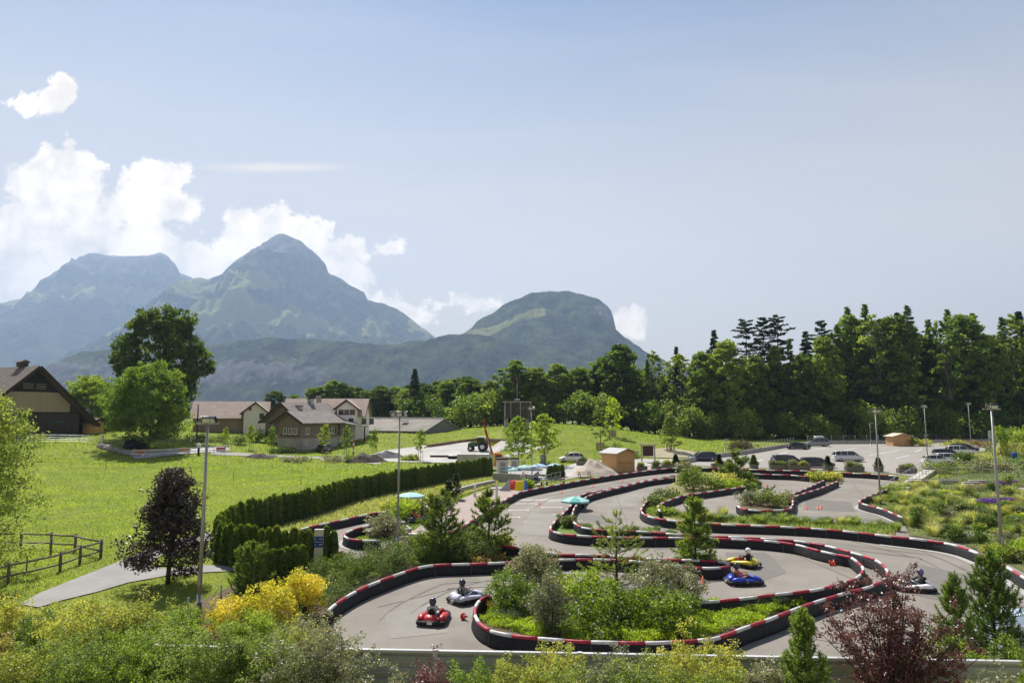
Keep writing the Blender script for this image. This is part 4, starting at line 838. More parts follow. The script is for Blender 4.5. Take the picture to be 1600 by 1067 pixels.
for x, y in ((11,-.7),(15.8,-.7),(15.8,3.6)): MB().box(x-.09, x+.09, y-.09, y+.09, -.3, 4.3).build('porch_post', M_fascia, ch)
MB().box(9.2, 15.5, 1.5, 4.1, -.6, 2.6).build('porch_wall', M_rgrey, ch)
for y in (1.5, 2.7, 3.9): window(ch, (0, y, 3.7), -math.pi/2, .75, 1.2)
MB().box(-.04, -.004, .6, 4.9, 2.75, 2.95).build('sill_beam', M_fascia, ch)
for x in (1.2, 5.2, 7.6): window(ch, (x, 0, 3.7), 0, .8, 1.2, M_wdark if x > 2 else None)
window(ch, (1.1, -.03, 1.4), 0, .6, .6); window(ch, (4.2, 9, 4.0), -math.pi/2, .9, 1.0, M_wdark)
MB().box(4.4, 5.6, -.06, -.033, -.5, 1.8).build('door', M_fascia, ch)
MB().tube([(-.05,-.08,-.5),(-.05,-.08,5.0)], .05, 6).build('downpipe', M_metal, ch)
chimney(ch, 6.5, 7.2, 7.2, .9, 1.3); chimney(ch, 11, 8.6, 8.0, .9, 2.1, mat('chimney_metal', (.4,.42,.45), metal=.7, rough=.4))
ch.scale = (1.09, 1.09, 1)
# ---- white house behind it
wx, wy = at(505, 640, 152).x, 152; wz = gz(wx, wy)
wh = thing('white_house', 'white-walled house with beige tiled roof and dark-framed windows behind the grey chalet', 'house', (wx, wy, wz), .05)
zrid = at(505,624,152).z-wz; zev = at(560,647,150).z-wz
gable(wh, -7.5, 9.5, -4.2, 4.2, zev, zrid, M_render, M_tilebe, .6, 1.0)
fx = at(541,640,147).x-wx
MB().prism([(fx-2,-6.2,-.6),(fx+2,-6.2,-.6),(fx+2,-6.2,at(541,638,146).z-wz),(fx,-6.2,at(541,626.5,146).z-wz),(fx-2,-6.2,at(541,638,146).z-wz)], (0,5,0)).build('wing_wall', M_render, wh)
zt = at(541,625.5,146).z-wz; ze2 = at(541,638,146).z-wz
for s in (-1, 1):
    MB().prism([(fx, -6.9, zt), (fx+s*2.7, -6.9, ze2-.35), (fx+s*2.7, -6.9, ze2-.15), (fx, -6.9, zt+.22)], (0, 7, 0)).build('wing_roof', M_tilebe, wh)
    MB().prism([(fx, -6.96, zt-.1), (fx+s*2.75, -6.96, ze2-.45), (fx+s*2.75, -6.96, ze2-.12), (fx, -6.96, zt+.24)], (0, .055, 0)).build('verge_board', M_fascia, wh)
for dx in (-1.15, .05, 1.25): window(wh, (fx+dx, -6.2, ze2-.75), 0, 1.0 if dx else .5, 1.0, frame=M_dark)
for x in (fx+1.0, fx+3.4, fx+5.0): window(wh, (x, -6.2 if x < fx+2 else -4.2, zev-1.5), 0, .95, 1.2, frame=M_dark)
chimney(wh, -1.2, .4, zrid-.3, .9, 1.2)
# ---- beige roofed house to the left
lx, ly = at(362, 640, 155).x, 155; lz = gz(lx, ly)
lh = thing('beige_house', 'low house with pale beige tin roof and a white gable, left of the grey chalet', 'house', (lx, ly, lz), .28)
zrl = at(362,628.5,155).z-lz; zel = at(362,651,152).z-lz
gable(lh, -7.2, 7.5, -4.6, 4.6, zel, zrl, mat('render_ochre', (.24,.19,.13), col2=(.33,.27,.2), scale=.6), M_tilebe, .8, .9)
MB().prism([(3.2,-6.6,-.6),(8.0,-6.6,-.6),(8.0,-6.6,zrl-2.3),(5.6,-6.6,zrl-.35),(3.2,-6.6,zrl-2.3)], (0,6,0)).build('wing_wall', M_render, lh)
for s in (-1, 1):
    MB().prism([(5.6,-7.4,zrl-.2),(5.6+s*3.1,-7.4,zrl-2.75),(5.6+s*3.1,-7.4,zrl-2.55),(5.6,-7.4,zrl+.02)], (0,9,0)).build('wing_roof', M_tilebe, lh)
    MB().prism([(5.6,-7.46,zrl-.3),(5.6+s*3.15,-7.46,zrl-2.9),(5.6+s*3.15,-7.46,zrl-2.52),(5.6,-7.46,zrl+.04)], (0,.055,0)).build('verge_board', M_fascia, lh)
window(lh, (4.5,-6.6,zrl-1.5), 0, .5, .5, frame=M_dark); window(lh, (6.9,-6.6,zrl-3.0), 0, .9, 1.0, frame=M_dark)
# ---- long low shed
sx, sy = at(693, 670, 160).x, 160; sz = gz(sx, sy) - .2
ls = thing('low_shed', 'long low grey shed with a weathered flat-pitched roof behind the meadow', 'shed', (sx, sy, sz), math.atan2(-.5, .86))
zs = at(693, 655.5, 160).z - sz; M_shgrey = mat('sheet_grey', (.17,.18,.20), rough=.6, var=.08)
M_eternit = mat('roof_weathered', (.16,.145,.125), rough=.95, col2=(.30,.27,.235), scale=.35, bump=.3, detail=9)
gable(ls, -26, 0, -7, 7, at(660,674,154).z-sz, zs, M_shgrey, M_eternit, .3, .5, fascia=M_shgrey)
MB().box(-26, .2, -.25, .25, zs+.2, zs+.5).build('ridge_cap', M_white, ls)
for x in (-20, -9): MB().box(x-.8, x+.8, -3.6, -2.6, zs*.55+.85, zs*.55+1.15).build('skylight', M_white, ls)
for x in range(5): window(ls, (-12+x*2.3, -7, at(660,674,154).z-sz-.75), 0, 1.7, .7)
# ---- timber tower
tx, ty = at(808, 676, 152).x, 152; tz = gz(tx, ty) - .1
tw = thing('timber_tower', 'dark slatted timber platform tower on two pale concrete legs at the forest edge', 'tower', (tx, ty, tz), .1)
z1, z2 = at(808,653,ty).z-tz, at(808,628.5,ty).z-tz
for x in (-2.4, 2.2): MB().prism([(x-.55,-.4,-.5),(x+.45,-.4,-.5),(x+.35,-.4,z1),(x-.35,-.4,z1)], (0,.9,0)).build('leg', M_conc2, tw)
MB().box(-2.9, 2.9, -1.5, 1.5, z1+.003, z1+.2).build('platform', M_wdark, tw)
for i in range(9): MB().box(-2.85, 2.85, -1.56, -1.48, z1+.25+i*.385, z1+.52+i*.385).build('slat', M_wdark, tw)
for x in (-2.8, -1.55, .55, 2.75): MB().box(x-.05, x+.05, -1.63, -1.563, z1+.1, z2).build('upright', M_metal, tw)
for x in (-2.7, 2.7): MB().box(x-.06, x+.06, -1.4, 1.4, z1+.2, z2).build('side_panel', M_wdark, tw)
MB().box(-3.0, 3.0, -1.7, 1.7, z2+.003, z2+.16).build('roof', M_metal, tw)
MB().tube([(0,0,z2+.1),(0,0,z2+5.4)], .06, 6).build('mast', M_metal, tw); MB().tube([(0,0,z2+4.2),(0,0,z2+5.4)], .085, 6).build('mast_tip', M_red, tw)
MB().box(-.5,.6,-.3,.3,z2+.5,z2+.8).build('lamp_box', M_metal, tw)
# ---- wooden huts by the car park
M_pinew = mat('pine_boards', (.42,.25,.11), rough=.75, col2=(.55,.35,.17), scale=2.5, stretch=(5,5,.3), bump=.2)
M_tin = mat('roof_tin_grey', (.34,.33,.33), rough=.6, var=.1)
def hut(px, py, w, d, ze, zr, rz, label, roofm, counter=False, gable_front=False):
    g = P(px, py); h = thing('wooden_hut', label, 'hut', g, rz); n = int(w/.22)
    MB().prism([(-w/2,-d/2+.03,-.2),(w/2,-d/2+.03,-.2),(w/2,-d/2+.03,ze),(0,-d/2+.03,zr),(-w/2,-d/2+.03,ze)], (0,d-.03,0)).build('wall', M_pinew, h)
    for i in range(n):
        x = -w/2 + (i+.5)*w/n; MB().box(x-w/n*.47, x+w/n*.47, -d/2-.02-.006*(i % 3), -d/2+.028, 0, min(ze+(zr-ze)*(1-abs(x)/(w/2))-.06, 9)).build('board', M_pinew, h)
    m = int(d/.22)
    for i in range(m):
        y = -d/2 + (i+.5)*d/m; MB().box(w/2+.002, w/2+.03+.006*(i % 2), y-d/m*.47, y+d/m*.47, 0, ze-.08).build('side_board', M_pinew, h)
    for s in (-1, 1):
        a = Vector((0,0,zr)); b = Vector((s*(w/2+.35),0,ze-(zr-ze)*.35/(w/2))); nn = Vector((-(b.z-a.z)*s, 0, abs(b.x))).normalized()
        nn = Vector((s*(zr-ze)/(w/2), 0, 1)).normalized()
        MB().prism([(q.x,-d/2-.5,q.z) for q in (a+nn*.02, b+nn*.02, b+nn*.12, a+nn*.12)], (0,d+.8,0)).build('roof_slope', roofm, h)
    if counter: MB().box(-w*.36, w*.30, -d/2-.28, -d/2-.035, 1.25, 1.36).build('counter_shelf', M_pinew, h); MB().box(-w*.30, w*.24, -d/2-.05, -d/2-.036, 1.42, 2.15).build('hatch', M_pinew, h)
    else: MB().box(-.5,.4,-d/2-.06,-d/2-.04,.05,1.9).build('door', M_pinew, h)
    return h
hut(966, 736, 3.5, 2.9, 2.55, 3.1, .62, 'wooden kiosk hut with a counter shelf and grey roof beside the sand heap', M_tin, True)
hut(1404, 696.5, 3.9, 2.6, 2.05, 2.6, .05, 'small wooden hut with a pale roof at the far car park wall', mat('roof_pale', (.55,.47,.36), var=.08))
g = P(1013, 722); nb = thing('notice_shelter', 'pale framed notice shelter with a dark brown board behind the planters', 'notice board', g, .05)
for x in (-1.05, 1.05): MB().box(x-.09, x+.09, -.09, .09, -.1, 2.75).build('post', M_conc2, nb)
MB().box(-1.5, 1.4, -.5, .4, 2.76, 2.92).build('roof', mat('roof_wood_pale', (.34,.30,.25), var=.1), nb); MB().box(-.85, .85, -.05, .05, .95, 2.6).build('board', mat('board_brown', (.045,.025,.022), var=.2), nb)
# ---- retaining walls, fences
def wall_run(name, label, cat, pts, h, th, m, cap=None, dz=0.0):
    o = Vector(pts[0]); w = thing(name, label, cat, o); pts = [Vector(p)-o for p in pts]
    for a, b in zip(pts, pts[1:]):
        d = (b-a); d.z = 0; d.normalize(); s = Vector((-d.y, d.x, 0))*th/2
        MB().add([a-s+Vector((0,0,-.3)),b-s+Vector((0,0,-.3)),b+s+Vector((0,0,-.3)),a+s+Vector((0,0,-.3)),a-s+Vector((0,0,h)),b-s+Vector((0,0,h)),b+s+Vector((0,0,h)),a+s+Vector((0,0,h))],
                 [(0,3,2,1),(4,5,6,7),(0,1,5,4),(1,2,6,5),(2,3,7,6),(3,0,4,7)]).build('wall_section', m, w)
    return w
wall_run('low_wall', 'long low dark concrete wall along the back of the car park', 'wall', [P(1052,727),P(1110,717),P(1160,710.5),P(1232,698.5),P(1262,695.5),P(1300,694),P(1390,693.5),P(1440,692.5),P(1560,690.5)], .75, .3, M_conc2)
def post_fence(label, pts, h, m, n_between, wires=(), pr=.03, rail=None, name='wire_fence', cat='fence', rail_m=None, wr=.008, nposts=None):
    o = Vector(pts[0]); f = thing(name, label, cat, o); fine = catmull(pts, .5); d = np.r_[0, np.cumsum(np.linalg.norm(np.diff(fine, axis=0), axis=1))]
    k = nposts or max(2, int(d[-1]/n_between)+1); ps = [Vector([np.interp(t, d, fine[:, j]) for j in range(3)]) - o for t in np.linspace(0, d[-1], k)]
    for p in ps: p.z = gz(p.x+o.x, p.y+o.y) - o.z
    for p in ps: MB().tube([p-Vector((0,0,.2)), p+Vector((0,0,h))], pr, 6).build('post', m, f)
    for z in wires: MB().tube([p+Vector((0,0,z)) for p in ps], wr, 4).build('wire', m, f)
    for z, w in (rail or ()):
        for a, b in zip(ps, ps[1:]): MB().bar(a+Vector((0,0,z)), b+Vector((0,0,z)), w*.5, w).build('rail', rail_m or m, f)
    return f, ps
post_fence('wire mesh fence with white posts along the foot of the barn', [P(10,692),P(60,692),P(110,692),P(157,694)], 1.35, M_metal, 3.2, (.3,.6,.9,1.3), .045, wr=.02)
g = P(159, 697); q = thing('fence_end_post', 'thick white end post of the barn fence', 'post', g); MB().box(-.14,.14,-.14,.14,-.2,1.9).build('post_body', M_white, q, bevel=.02)
post_fence('white railing along the near side of the sandy riding arena', [P(205,716),P(212,717),P(255,714.5),P(285,712),P(336,709),P(362,706.5)], 1.25, M_pole, 4, (), .05, ((1.18,.13),(.62,.10)), 'rail_fence', rail_m=M_white)
post_fence('grey railing along the far side of the sandy riding arena', [P(160,702),P(200,700.5),P(245,699),P(300,697.5),P(330,697),P(352,698)], 1.35, M_pole, 4.5, (), .045, ((1.25,.06),(.75,.05)), 'rail_fence')
post_fence('thin wire fence with slim posts crossing the meadow below the arena', [P(165,733),P(200,735),P(290,742),P(380,752),P(470,757)], 1.1, M_stake, 9, (.5,.9), .035, wr=.006)
post_fence('thin wire fence along the grassy bank behind the arena', [P(205,696),P(260,692),P(300,690),P(340,690)], 1.2, M_stake, 4, (.5,.9), .035)
post_fence('fine wire fence with thin posts along the front edge of the meadow', [P(930,714),P(985,714),P(1060,716),P(1105,712),P(1150,707)], 1.0, M_stake, 4, (.4,.8), .03)
post_fence('dark wire mesh fence at the forest edge behind the car park', [P(1262,693),P(1330,692),P(1400,691),P(1480,690),P(1570,689)], 1.7, M_pole, 3, (.4,.8,1.2,1.65), .04, wr=.012)
post_fence('wire mesh fence curving along the track left of the roof-box car', [P(1130,706),P(1165,704),P(1195,699),P(1240,692)], 1.25, M_metal, 2.2, (.4,.8,1.2), .04, wr=.015)
g = P(1169,690)
# wooden paddock fence
M_rail = mat('rail_wood', (.10,.08,.06), rough=.9, col2=(.20,.17,.14), scale=4, stretch=(1,1,4), bump=.4)
def paddock(label, posts, extra_left):
    pts = [P(*p) for p in posts]; o = pts[0]; f = thing('paddock_fence', label, 'fence', o); pts = [p-o for p in pts]
    for p in pts: MB().tube([p-Vector((0,0,.3)), p+Vector((0,0,1.12))], .085, 8).build('post', M_rail, f)
    for a, b in zip(pts, pts[1:]):
        for z, r in ((.98,.06),(.42,.055)): MB().tube([a+Vector((0,-.1,z)), (a+b)/2+Vector((0,-.1,z-.03)), b+Vector((0,-.1,z))], r, 7).build('rail', M_rail, f)
paddock('far run of the round-rail wooden paddock fence', [(-60,858),(-15,857),(32,856),(79,858),(117,860.5),(157,870)], 0)
paddock('near run of the wooden paddock fence meeting it in a point', [(-48,930),(12,911.5),(93.5,892.5),(124.5,880.5),(157.5,870.5)], 0)
M_tape = mat('fence_tape', (.62,.66,.30), rough=.6, var=.1)
g = P(79,868); q = thing('tape_post', 'short post holding the yellow fence tapes in the paddock', 'post', g); MB().tube([(0,0,-.1),(0,0,1.15)], .06, 7).build('post_body', M_rail, q)
for k, (e, hh) in enumerate((((-40,873),.95), ((-40,893),1.0), ((40,880),.8))):
    b = P(*e) - g; t = thing('fence_tape', ('upper yellow tape strung across the paddock','lower yellow tape strung across the paddock','short yellow tape running down to the near rail')[k], 'tape', g)
    MB().tube([(0,0,1.0-.1*k), b*.5+Vector((0,0,hh-.08)), b+Vector((0,0,hh))], .014, 4).build('strap', M_tape, t)
q = P(41,894); qq = thing('tape_post', 'slim lone post inside the near paddock rail', 'post', q); MB().tube([(0,0,-.1),(0,0,1.0)], .04, 7).build('post_body', M_rail, qq)
# ---- noise fence nearest the camera
M_panel = mat('panel_metal', (.30,.31,.29), rough=.5, col2=(.40,.41,.385), scale=1.2, metal=.15)
M_caprail = mat('cap_white', (.50,.50,.50), rough=.4, var=.05)
fa, fb = Vector((-11.9, 23.85, 0)), Vector((21, 22.1, 0)); nfp = 7
nf = thing('noise_fence', 'ribbed pale metal fence with a white top rail closing the track towards the camera', 'fence', (0,0,-.35))
dv = (fb-fa)/nfp; un = dv.normalized(); sn = Vector((-un.y, un.x, 0)); HF = 1.92
for i in range(nfp+1):
    p = fa+dv*i; MB().bar(p+Vector((0,0,-.2)), p+Vector((0,0,HF+.02)), .14, .14).build('post', M_caprail, nf)
for i in range(nfp):
    a, b = fa+dv*i+un*.075, fa+dv*(i+1)-un*.075; prof = []
    for r in range(5):
        z = .05+r*.36
        prof += [(-.03, z), (-.03, z+.23), (.02, z+.255), (.02, z+.33)]
    mb = MB(); vs = [p + sn*o + Vector((0,0,z)) for p in (a, b) for o, z in prof]; k = len(prof)
    vs += [p + sn*(o+.05) + Vector((0,0,z)) for p in (a, b) for o, z in prof]
    fs = [(j, j+1, k+j+1, k+j) for j in range(k-1)] + [(2*k+j, 3*k+j, 3*k+j+1, 2*k+j+1) for j in range(k-1)]
    fs += [(0, k, 3*k, 2*k), (k-1, 3*k-1, 4*k-1, 2*k-1)]
    mb.add(vs, fs); mb.build('panel', M_panel, nf)
    MB().bar(a+Vector((0,0,HF-.045)), b+Vector((0,0,HF-.045)), .15, .09).build('top_rail', M_caprail, nf, bevel=.01)
# ================================================================== LAMP POSTS
M_lampglass = mat('lamp_glass', (.55,.57,.58), rough=.2, var=.05)
def lamp_post(px, py, top, label, heads, r=.07, plane=True, rz=0.0):
    g = T(px, py) if plane else P(px, py); h = at(px, top, g.y).z - g.z; t = thing('lamp_post', label, 'lamp post', g, rz, 'floodlight masts round the track' if heads != 'small' else None)
    MB().tube([(0,0,-.3),(0,0,h*.5),(0,0,h)], [r*1.25, r, r*.7], 12).build('pole', M_pole, t)
    MB().lathe([(.0,.0),(.2,.0),(.2,.06),(.12,.08),(.12,.5),(.0,.5)], (0,0,0), 12).build('base_sleeve', M_pole, t)
    MB().box(-.07,.07,-.14,-.09,.9,1.5).build('hatch', M_pole, t)
    def flood(x, y, z, ang, tilt):
        f = MB(); f.prism([(-.26,-.10,-.2),(.26,-.10,-.2),(.21,.12,-.14),(-.21,.12,-.14)], (0,0,.36)); o = f.build('floodlight', M_dark, t, (x, y, z), bevel=.015); o.rotation_euler = (tilt, 0, ang); o.scale = (.8,.8,.8)
        MB().box(-.22,.22,-.125,-.104,-.16,.13).build('lens', M_lampglass, o); MB().box(-.3,-.27,-.04,.04,-.1,.25).build('bracket', M_pole, o); return o
    if heads == 'small':
        MB().tube([(0,0,h-.02),(0,0,h+.05),(.45,0,h+.1)], .04, 6).build('arm', M_pole, t); MB().box(.2,.75,-.09,.09,h+.06,h+.16).build('lamp_head', M_metal, t, bevel=.02)
    else:
        MB().box(-.55,.55,-.05,.05,h-.25,h-.15).build('crossarm', M_pole, t)
        for x, a, ti in heads: flood(x, -.12, h-.02, a, ti)
    return t
lamp_post(311,944,655,'tall grey lamp post beside the purple-leaved tree on the lawn',[(-.05,.5,.5),(.35,-.6,.5)], .085)
lamp_post(621,850,646,'tall slim lamp post with three floodlights beside the pit benches',[(-.5,.9,.4),(0,0,.5),(.5,-.9,.4)])
lamp_post(831,741,637,'lamp post on the terrace between two bright green young trees',[(-.3,.6,.4),(.3,-.6,.4)])
lamp_post(1376,788,641,'lamp post at the left tip of the flower garden',[(-.35,.5,.5),(.2,-.2,.5)])
lamp_post(1450,727,634,'lamp post standing among the parked white cars',[(-.3,.3,.5),(.1,-.6,.5)])
lamp_post(1518,704,630,'farthest lamp post, behind the parked white cars by the forest',[(-.3,.5,.5),(.2,-.4,.5)], .075)
lamp_post(1567,876,634,'tall lamp post in the flower garden next to the violet flowers',[(-.4,.9,.2),(.1,-.3,.6)], .085)
lamp_post(1361,697,662,'short thin lamp in front of the forest, left of the far hut','small', .05)
lamp_post(1133,705,687,'short hooded path lamp at the right end of the meadow','small', .07, False)
# ================================================================== CARS
M_tyre = mat('tyre_rubber', (.018,.018,.019), rough=.85, var=.15); M_rim = mat('rim_alloy', (.42,.43,.44), rough=.35, metal=.8, var=.05)
M_cglass = mat('car_glass', (.012,.015,.018), rough=.06, var=.05, spec=.8); M_trim = mat('car_trim', (.02,.02,.022), rough=.5, var=.1)
M_hl = mat('headlight', (.62,.64,.66), rough=.12, var=.03, spec=.8); M_tl = mat('taillight', (.35,.02,.02), rough=.2, var=.05)
def paint(name, c): return mat('paint_'+name, c, rough=.25, var=.03, coat=.6, spec=.5)
P_navy, P_black, P_silver, P_white, P_grey, P_blackish = paint('navy',(.012,.018,.065)), paint('black',(.010,.011,.013)), paint('silver',(.52,.55,.58)), paint('white',(.72,.72,.71)), paint('grey',(.20,.205,.22)), paint('anthracite',(.035,.038,.042))
SHAPES = {  # length, width, belt z, roof z; hood/cabin/boot stations along x as fractions from the nose
 'estate': (4.65,1.78,.92,1.46, .24,.40,.94,.99), 'hatch': (4.1,1.74,.92,1.47, .23,.40,.86,.98), 'mpv': (4.55,1.82,1.02,1.66, .15,.34,.93,.985),
 'sedan': (4.5,1.75,.88,1.40, .25,.40,.74,.86), 'suv': (4.6,1.84,1.05,1.70, .22,.37,.92,.985)}
def car(px, py, rz, shape, pm, label, roof_box=False, rails=False, plane=True, name='parked_car', up=0.0):
    g = T(px, py, .06) if plane else P(px, py); g = g + Vector((0,0,.06)); L_, w, zb, zr, h0, c0, c1, b0 = SHAPES[shape]; t = thing(name, label, 'car', g, rz, 'cars parked round the kart track')
    X = lambda f: L_/2 - f*L_; hw = w/2; hood = zb - .10; r = .315
    st = [(0.0,.30,zb-.42,.80),(.015,.24,zb-.30,.88),(.06,.20,hood-.10,.95),(h0*.6,.19,hood-.03,.99),(h0,.19,zb-.01,1.0),(c0,.19,zb,1.0),(.6,.19,zb,1.0),(c1,.19,zb+.02,.99),(b0,.22,zb-.01 if shape != 'sedan' else zb+.04,.95),(.997,.30,zb-.14,.88),(1.0,.34,zb-.3,.82)]
    rings = []
    for f, z0, z1, k in st:
        a = hw*k; zm = (z0+z1)/2
        rings.append([(X(f),-a*.86,z0),(X(f),-a,z0+.14),(X(f),-a*1.0,zm+.05),(X(f),-a*.965,z1-.05),(X(f),-a*.86,z1),(X(f),a*.86,z1),(X(f),a*.965,z1-.05),(X(f),a,zm+.05),(X(f),a,z0+.14),(X(f),a*.86,z0)])
    MB().loft(rings).build('body', pm, t, bevel=0)
    # greenhouse: dark glass with a painted roof and pillars
    gt = [(h0+.0,zb-.06,.80),(c0,zr-.06,.70),(c0+.12,zr-.015,.70),(.62,zr-.012,.70),(c1-.06,zr-.05,.68),(b0,zb+.02,.76)]
    rg = [[(X(f),-hw*.90,zb-.06),(X(f),-hw*(k+.02),z),(X(f),hw*(k+.02),z),(X(f),hw*.90,zb-.06)] for f, z, k in gt]
    MB().loft(rg, False).build('windows', M_cglass, t)
    rr = [[(X(f),-hw*.70,zr-.06+dz),(X(f),-hw*.60,zr+.0+dz),(X(f),hw*.60,zr+.0+dz),(X(f),hw*.70,zr-.06+dz)] for f, dz in ((c0-.01,-.05),(c0+.1,.01),(.62,.015),(c1-.05,-.015),(c1+.015,-.09))]
    MB().loft(rr).build('roof', pm, t)
    for s in (-1, 1):
        pl = MB()
        for (fa_, za), (fb_, zb2), wd in (((h0+.02,zb-.02),(c0,zr-.05),.07),((.56,zb-.02),(.555,zr-.03),.07),((b0-.02,zb),(c1+.005,zr-.07),.10 if shape != 'mpv' else .08),((.78,zb),(.765,zr-.04),.06)):
            pl.bar((X(fa_), s*hw*.91, za), (X(fb_), s*hw*.725, zb2), wd, .03)
        pl.build('pillars', pm, t)
        MB().box(X(.0)-.2, X(.0)-.02, s*hw*.62-.16*1, s*hw*.62+.16, zb-.40, zb-.27).build('headlight', M_hl, t, bevel=.03)
        MB().box(X(1.0)+.0, X(1.0)+.10, s*hw*.70-.10, s*hw*.70+.10, zb-.30, zb-.06).build('taillight', M_tl, t, bevel=.02)
        MB().cbox((X(c0-.02)+.05, s*(hw+.07), zb+.05), (.14,.16,.13)).build('mirror', pm, t, bevel=.03)
        for f in (.175, .80):
            MB().lathe([(.0,-.095),(r*.7,-.1),(r,-.085),(r,.085),(r*.7,.1),(0,.095)], (X(f), s*(hw-.10), r), 18, 'Y').build('wheel', M_tyre, t)
            wl = t.children[-1] if t.children else None
            MB().lathe([(.0,.03),(r*.62,.035),(r*.64,.012),(r*.64,-.01),(0,-.01)], (X(f), s*(hw-.085)+s*.085, r), 14, 'Y').build('rim', M_rim, t)
        MB().box(X(.94), X(.06), s*hw*.92-.02, s*hw*.92+.02, .17, .26).build('sill', M_trim, t)
    MB().box(X(0)-.06, X(0)+.015, -hw*.45, hw*.45, .38, .52).build('grille', M_trim, t, bevel=.02)
    MB().box(X(1)-.012, X(1)+.03, -.26, .26, .62, .74).build('number_plate', M_frame, t)
    if rails or roof_box:
        for s in (-1, 1): MB().tube([(X(c0+.06),s*hw*.62,zr+.05),(X(c1-.06),s*hw*.62,zr+.05)], .02, 6).build('roof_rail', M_metal, t)
    if roof_box:
        bx_ = [[(x, y*k, zr+.10+z*k2) for y, z in ((-.40,0),(-.42,.2),(-.3,.38),(.3,.38),(.42,.2),(.40,0))] for x, k, k2 in ((1.0,.55,.35),(.75,.9,.8),(.2,1,1),(-.7,1,1),(-.95,.9,.8))]
        MB().loft([[(x-.35, y, z) for x, y, z in q] for q in bx_]).build('roof_box', P_silver, t)
    return t
PI = math.pi
car(1097,720,PI+.10,'estate',P_navy,'navy blue estate car parked before the planters at the meadow end', rails=True)
car(1230,728,.02,'mpv',P_black,'black people carrier behind the long double planter')
car(1277,730,-.12,'estate',P_blackish,'dark estate car with a grey nose, right of the black people carrier')
car(1325,720.5,-.12,'mpv',P_silver,'silver people carrier standing alone in the middle of the car park')
car(1247,702,-.10,'sedan',P_black,'black saloon at the far car park wall left of the roof-box car')
car(1277,697,PI-.15,'suv',P_grey,'grey estate car carrying a pale roof box at the far wall', roof_box=True)
car(1465,725.5,-.30,'hatch',P_white,'white hatchback nearest the flower beds in the right-hand row')
car(1487,722.5,-.28,'estate',P_white,'white car between the white hatchback and the dark one behind it')
car(1482,715,-.28,'estate',P_navy,'dark blue car with red tail light in the right-hand row', rails=True)
car(1501,711,-.30,'suv',P_white,'white off-roader in the right-hand row behind the dark blue car')
car(1507,705,-.28,'estate',P_blackish,'dark grey car farthest back in the right-hand row')
car(893,722,PI+.1,'hatch',P_white,'white car half hidden behind the planter left of the sand heap', plane=False)
car(504,707.5,PI-.75,'hatch',P_black,'black hatchback parked in front of the grey chalet', plane=False)
# ================================================================== PEOPLE
M_skin = mat('skin', (.50,.30,.21), rough=.6, var=.05)
def cloth(n, c): return mat('cloth_'+n, c, rough=.85, var=.12, scale=6)
def body(par, J, E, Rr, mats, region):
    """one continuous figure grown over a skeleton; faces coloured by the nearest joint"""
    me = bpy.data.meshes.new('body'); names = list(J); idx = {n: i for i, n in enumerate(names)}
    me.from_pydata([J[n] for n in names], [(idx[a], idx[b]) for a, b in E], []); o = bpy.data.objects.new('body_skeleton', me); COL.objects.link(o)
    md = o.modifiers.new('skin', 'SKIN'); sv = me.skin_vertices[0].data
    for n in names: r = Rr.get(n, Rr.get(n.rstrip('0123456789'), .05)); sv[idx[n]].radius = r if isinstance(r, tuple) else (r, r); sv[idx[n]].use_root = n == 'pelvis'
    md.use_smooth_shade = True; sb = o.modifiers.new('sub', 'SUBSURF'); sb.levels = 1
    dg = bpy.context.evaluated_depsgraph_get(); m2 = bpy.data.meshes.new_from_object(o.evaluated_get(dg)); bpy.data.objects.remove(o)
    m2.name = 'body'; m2.materials.clear()
    for m in mats: m2.materials.append(m)
    P_ = np.array([J[n] for n in names]); reg = [region(n) for n in names]
    for p in m2.polygons: p.material_index = reg[int(np.argmin(((P_ - np.array(p.center))**2).sum(1)))]; p.use_smooth = True
    return link('body', m2, par)
RAD = {'pelvis': (.16,.13), 'belly': (.16,.125), 'chest': (.19,.13), 'neck': .06, 'head': .095, 'crown': .07, 'sh_l': .08, 'sh_r': .08, 'el_l': .056, 'el_r': .056, 'wr_l': .03, 'wr_r': .03, 'pa_l': .034, 'pa_r': .034,
       'hip_l': .095, 'hip_r': .095, 'kn_l': .062, 'kn_r': .062, 'an_l': .042, 'an_r': .042, 'to_l': .04, 'to_r': .04}
EDG = [('pelvis','belly'),('belly','chest'),('chest','neck'),('neck','head'),('head','crown')] + [e for s in 'lr' for e in (('chest','sh_'+s),('sh_'+s,'el_'+s),('el_'+s,'wr_'+s),('wr_'+s,'pa_'+s),('pelvis','hip_'+s),('hip_'+s,'kn_'+s),('kn_'+s,'an_'+s),('an_'+s,'to_'+s))]
def hands(J, E, Rr):
    J = dict(J); E = list(E); Rr = dict(Rr)
    for s, sg in (('l', 1), ('r', -1)):
        w, p = Vector(J['wr_'+s]), Vector(J['pa_'+s]); d = (p-w).normalized(); side = d.cross(Vector((0,0,1))); side = side.normalized() if side.length > .1 else Vector((0,1,0)); dn = side.cross(d)
        for k in range(4):
            n1, n2 = f'fi_{s}{k}1', f'fi_{s}{k}2'; q = p + side*(k-1.5)*.02 + d*.045; J[n1] = tuple(q + d*(.018 if k in (1,2) else .008)); J[n2] = tuple(q + d*.03 + dn*.03); E += [('pa_'+s, n1), (n1, n2)]; Rr[n1] = .0095; Rr[n2] = .008
        n1 = f'th_{s}1'; J[n1] = tuple(p - side*.045*sg + d*.01); E.append(('pa_'+s, n1)); Rr[n1] = .011
    return J, E, Rr
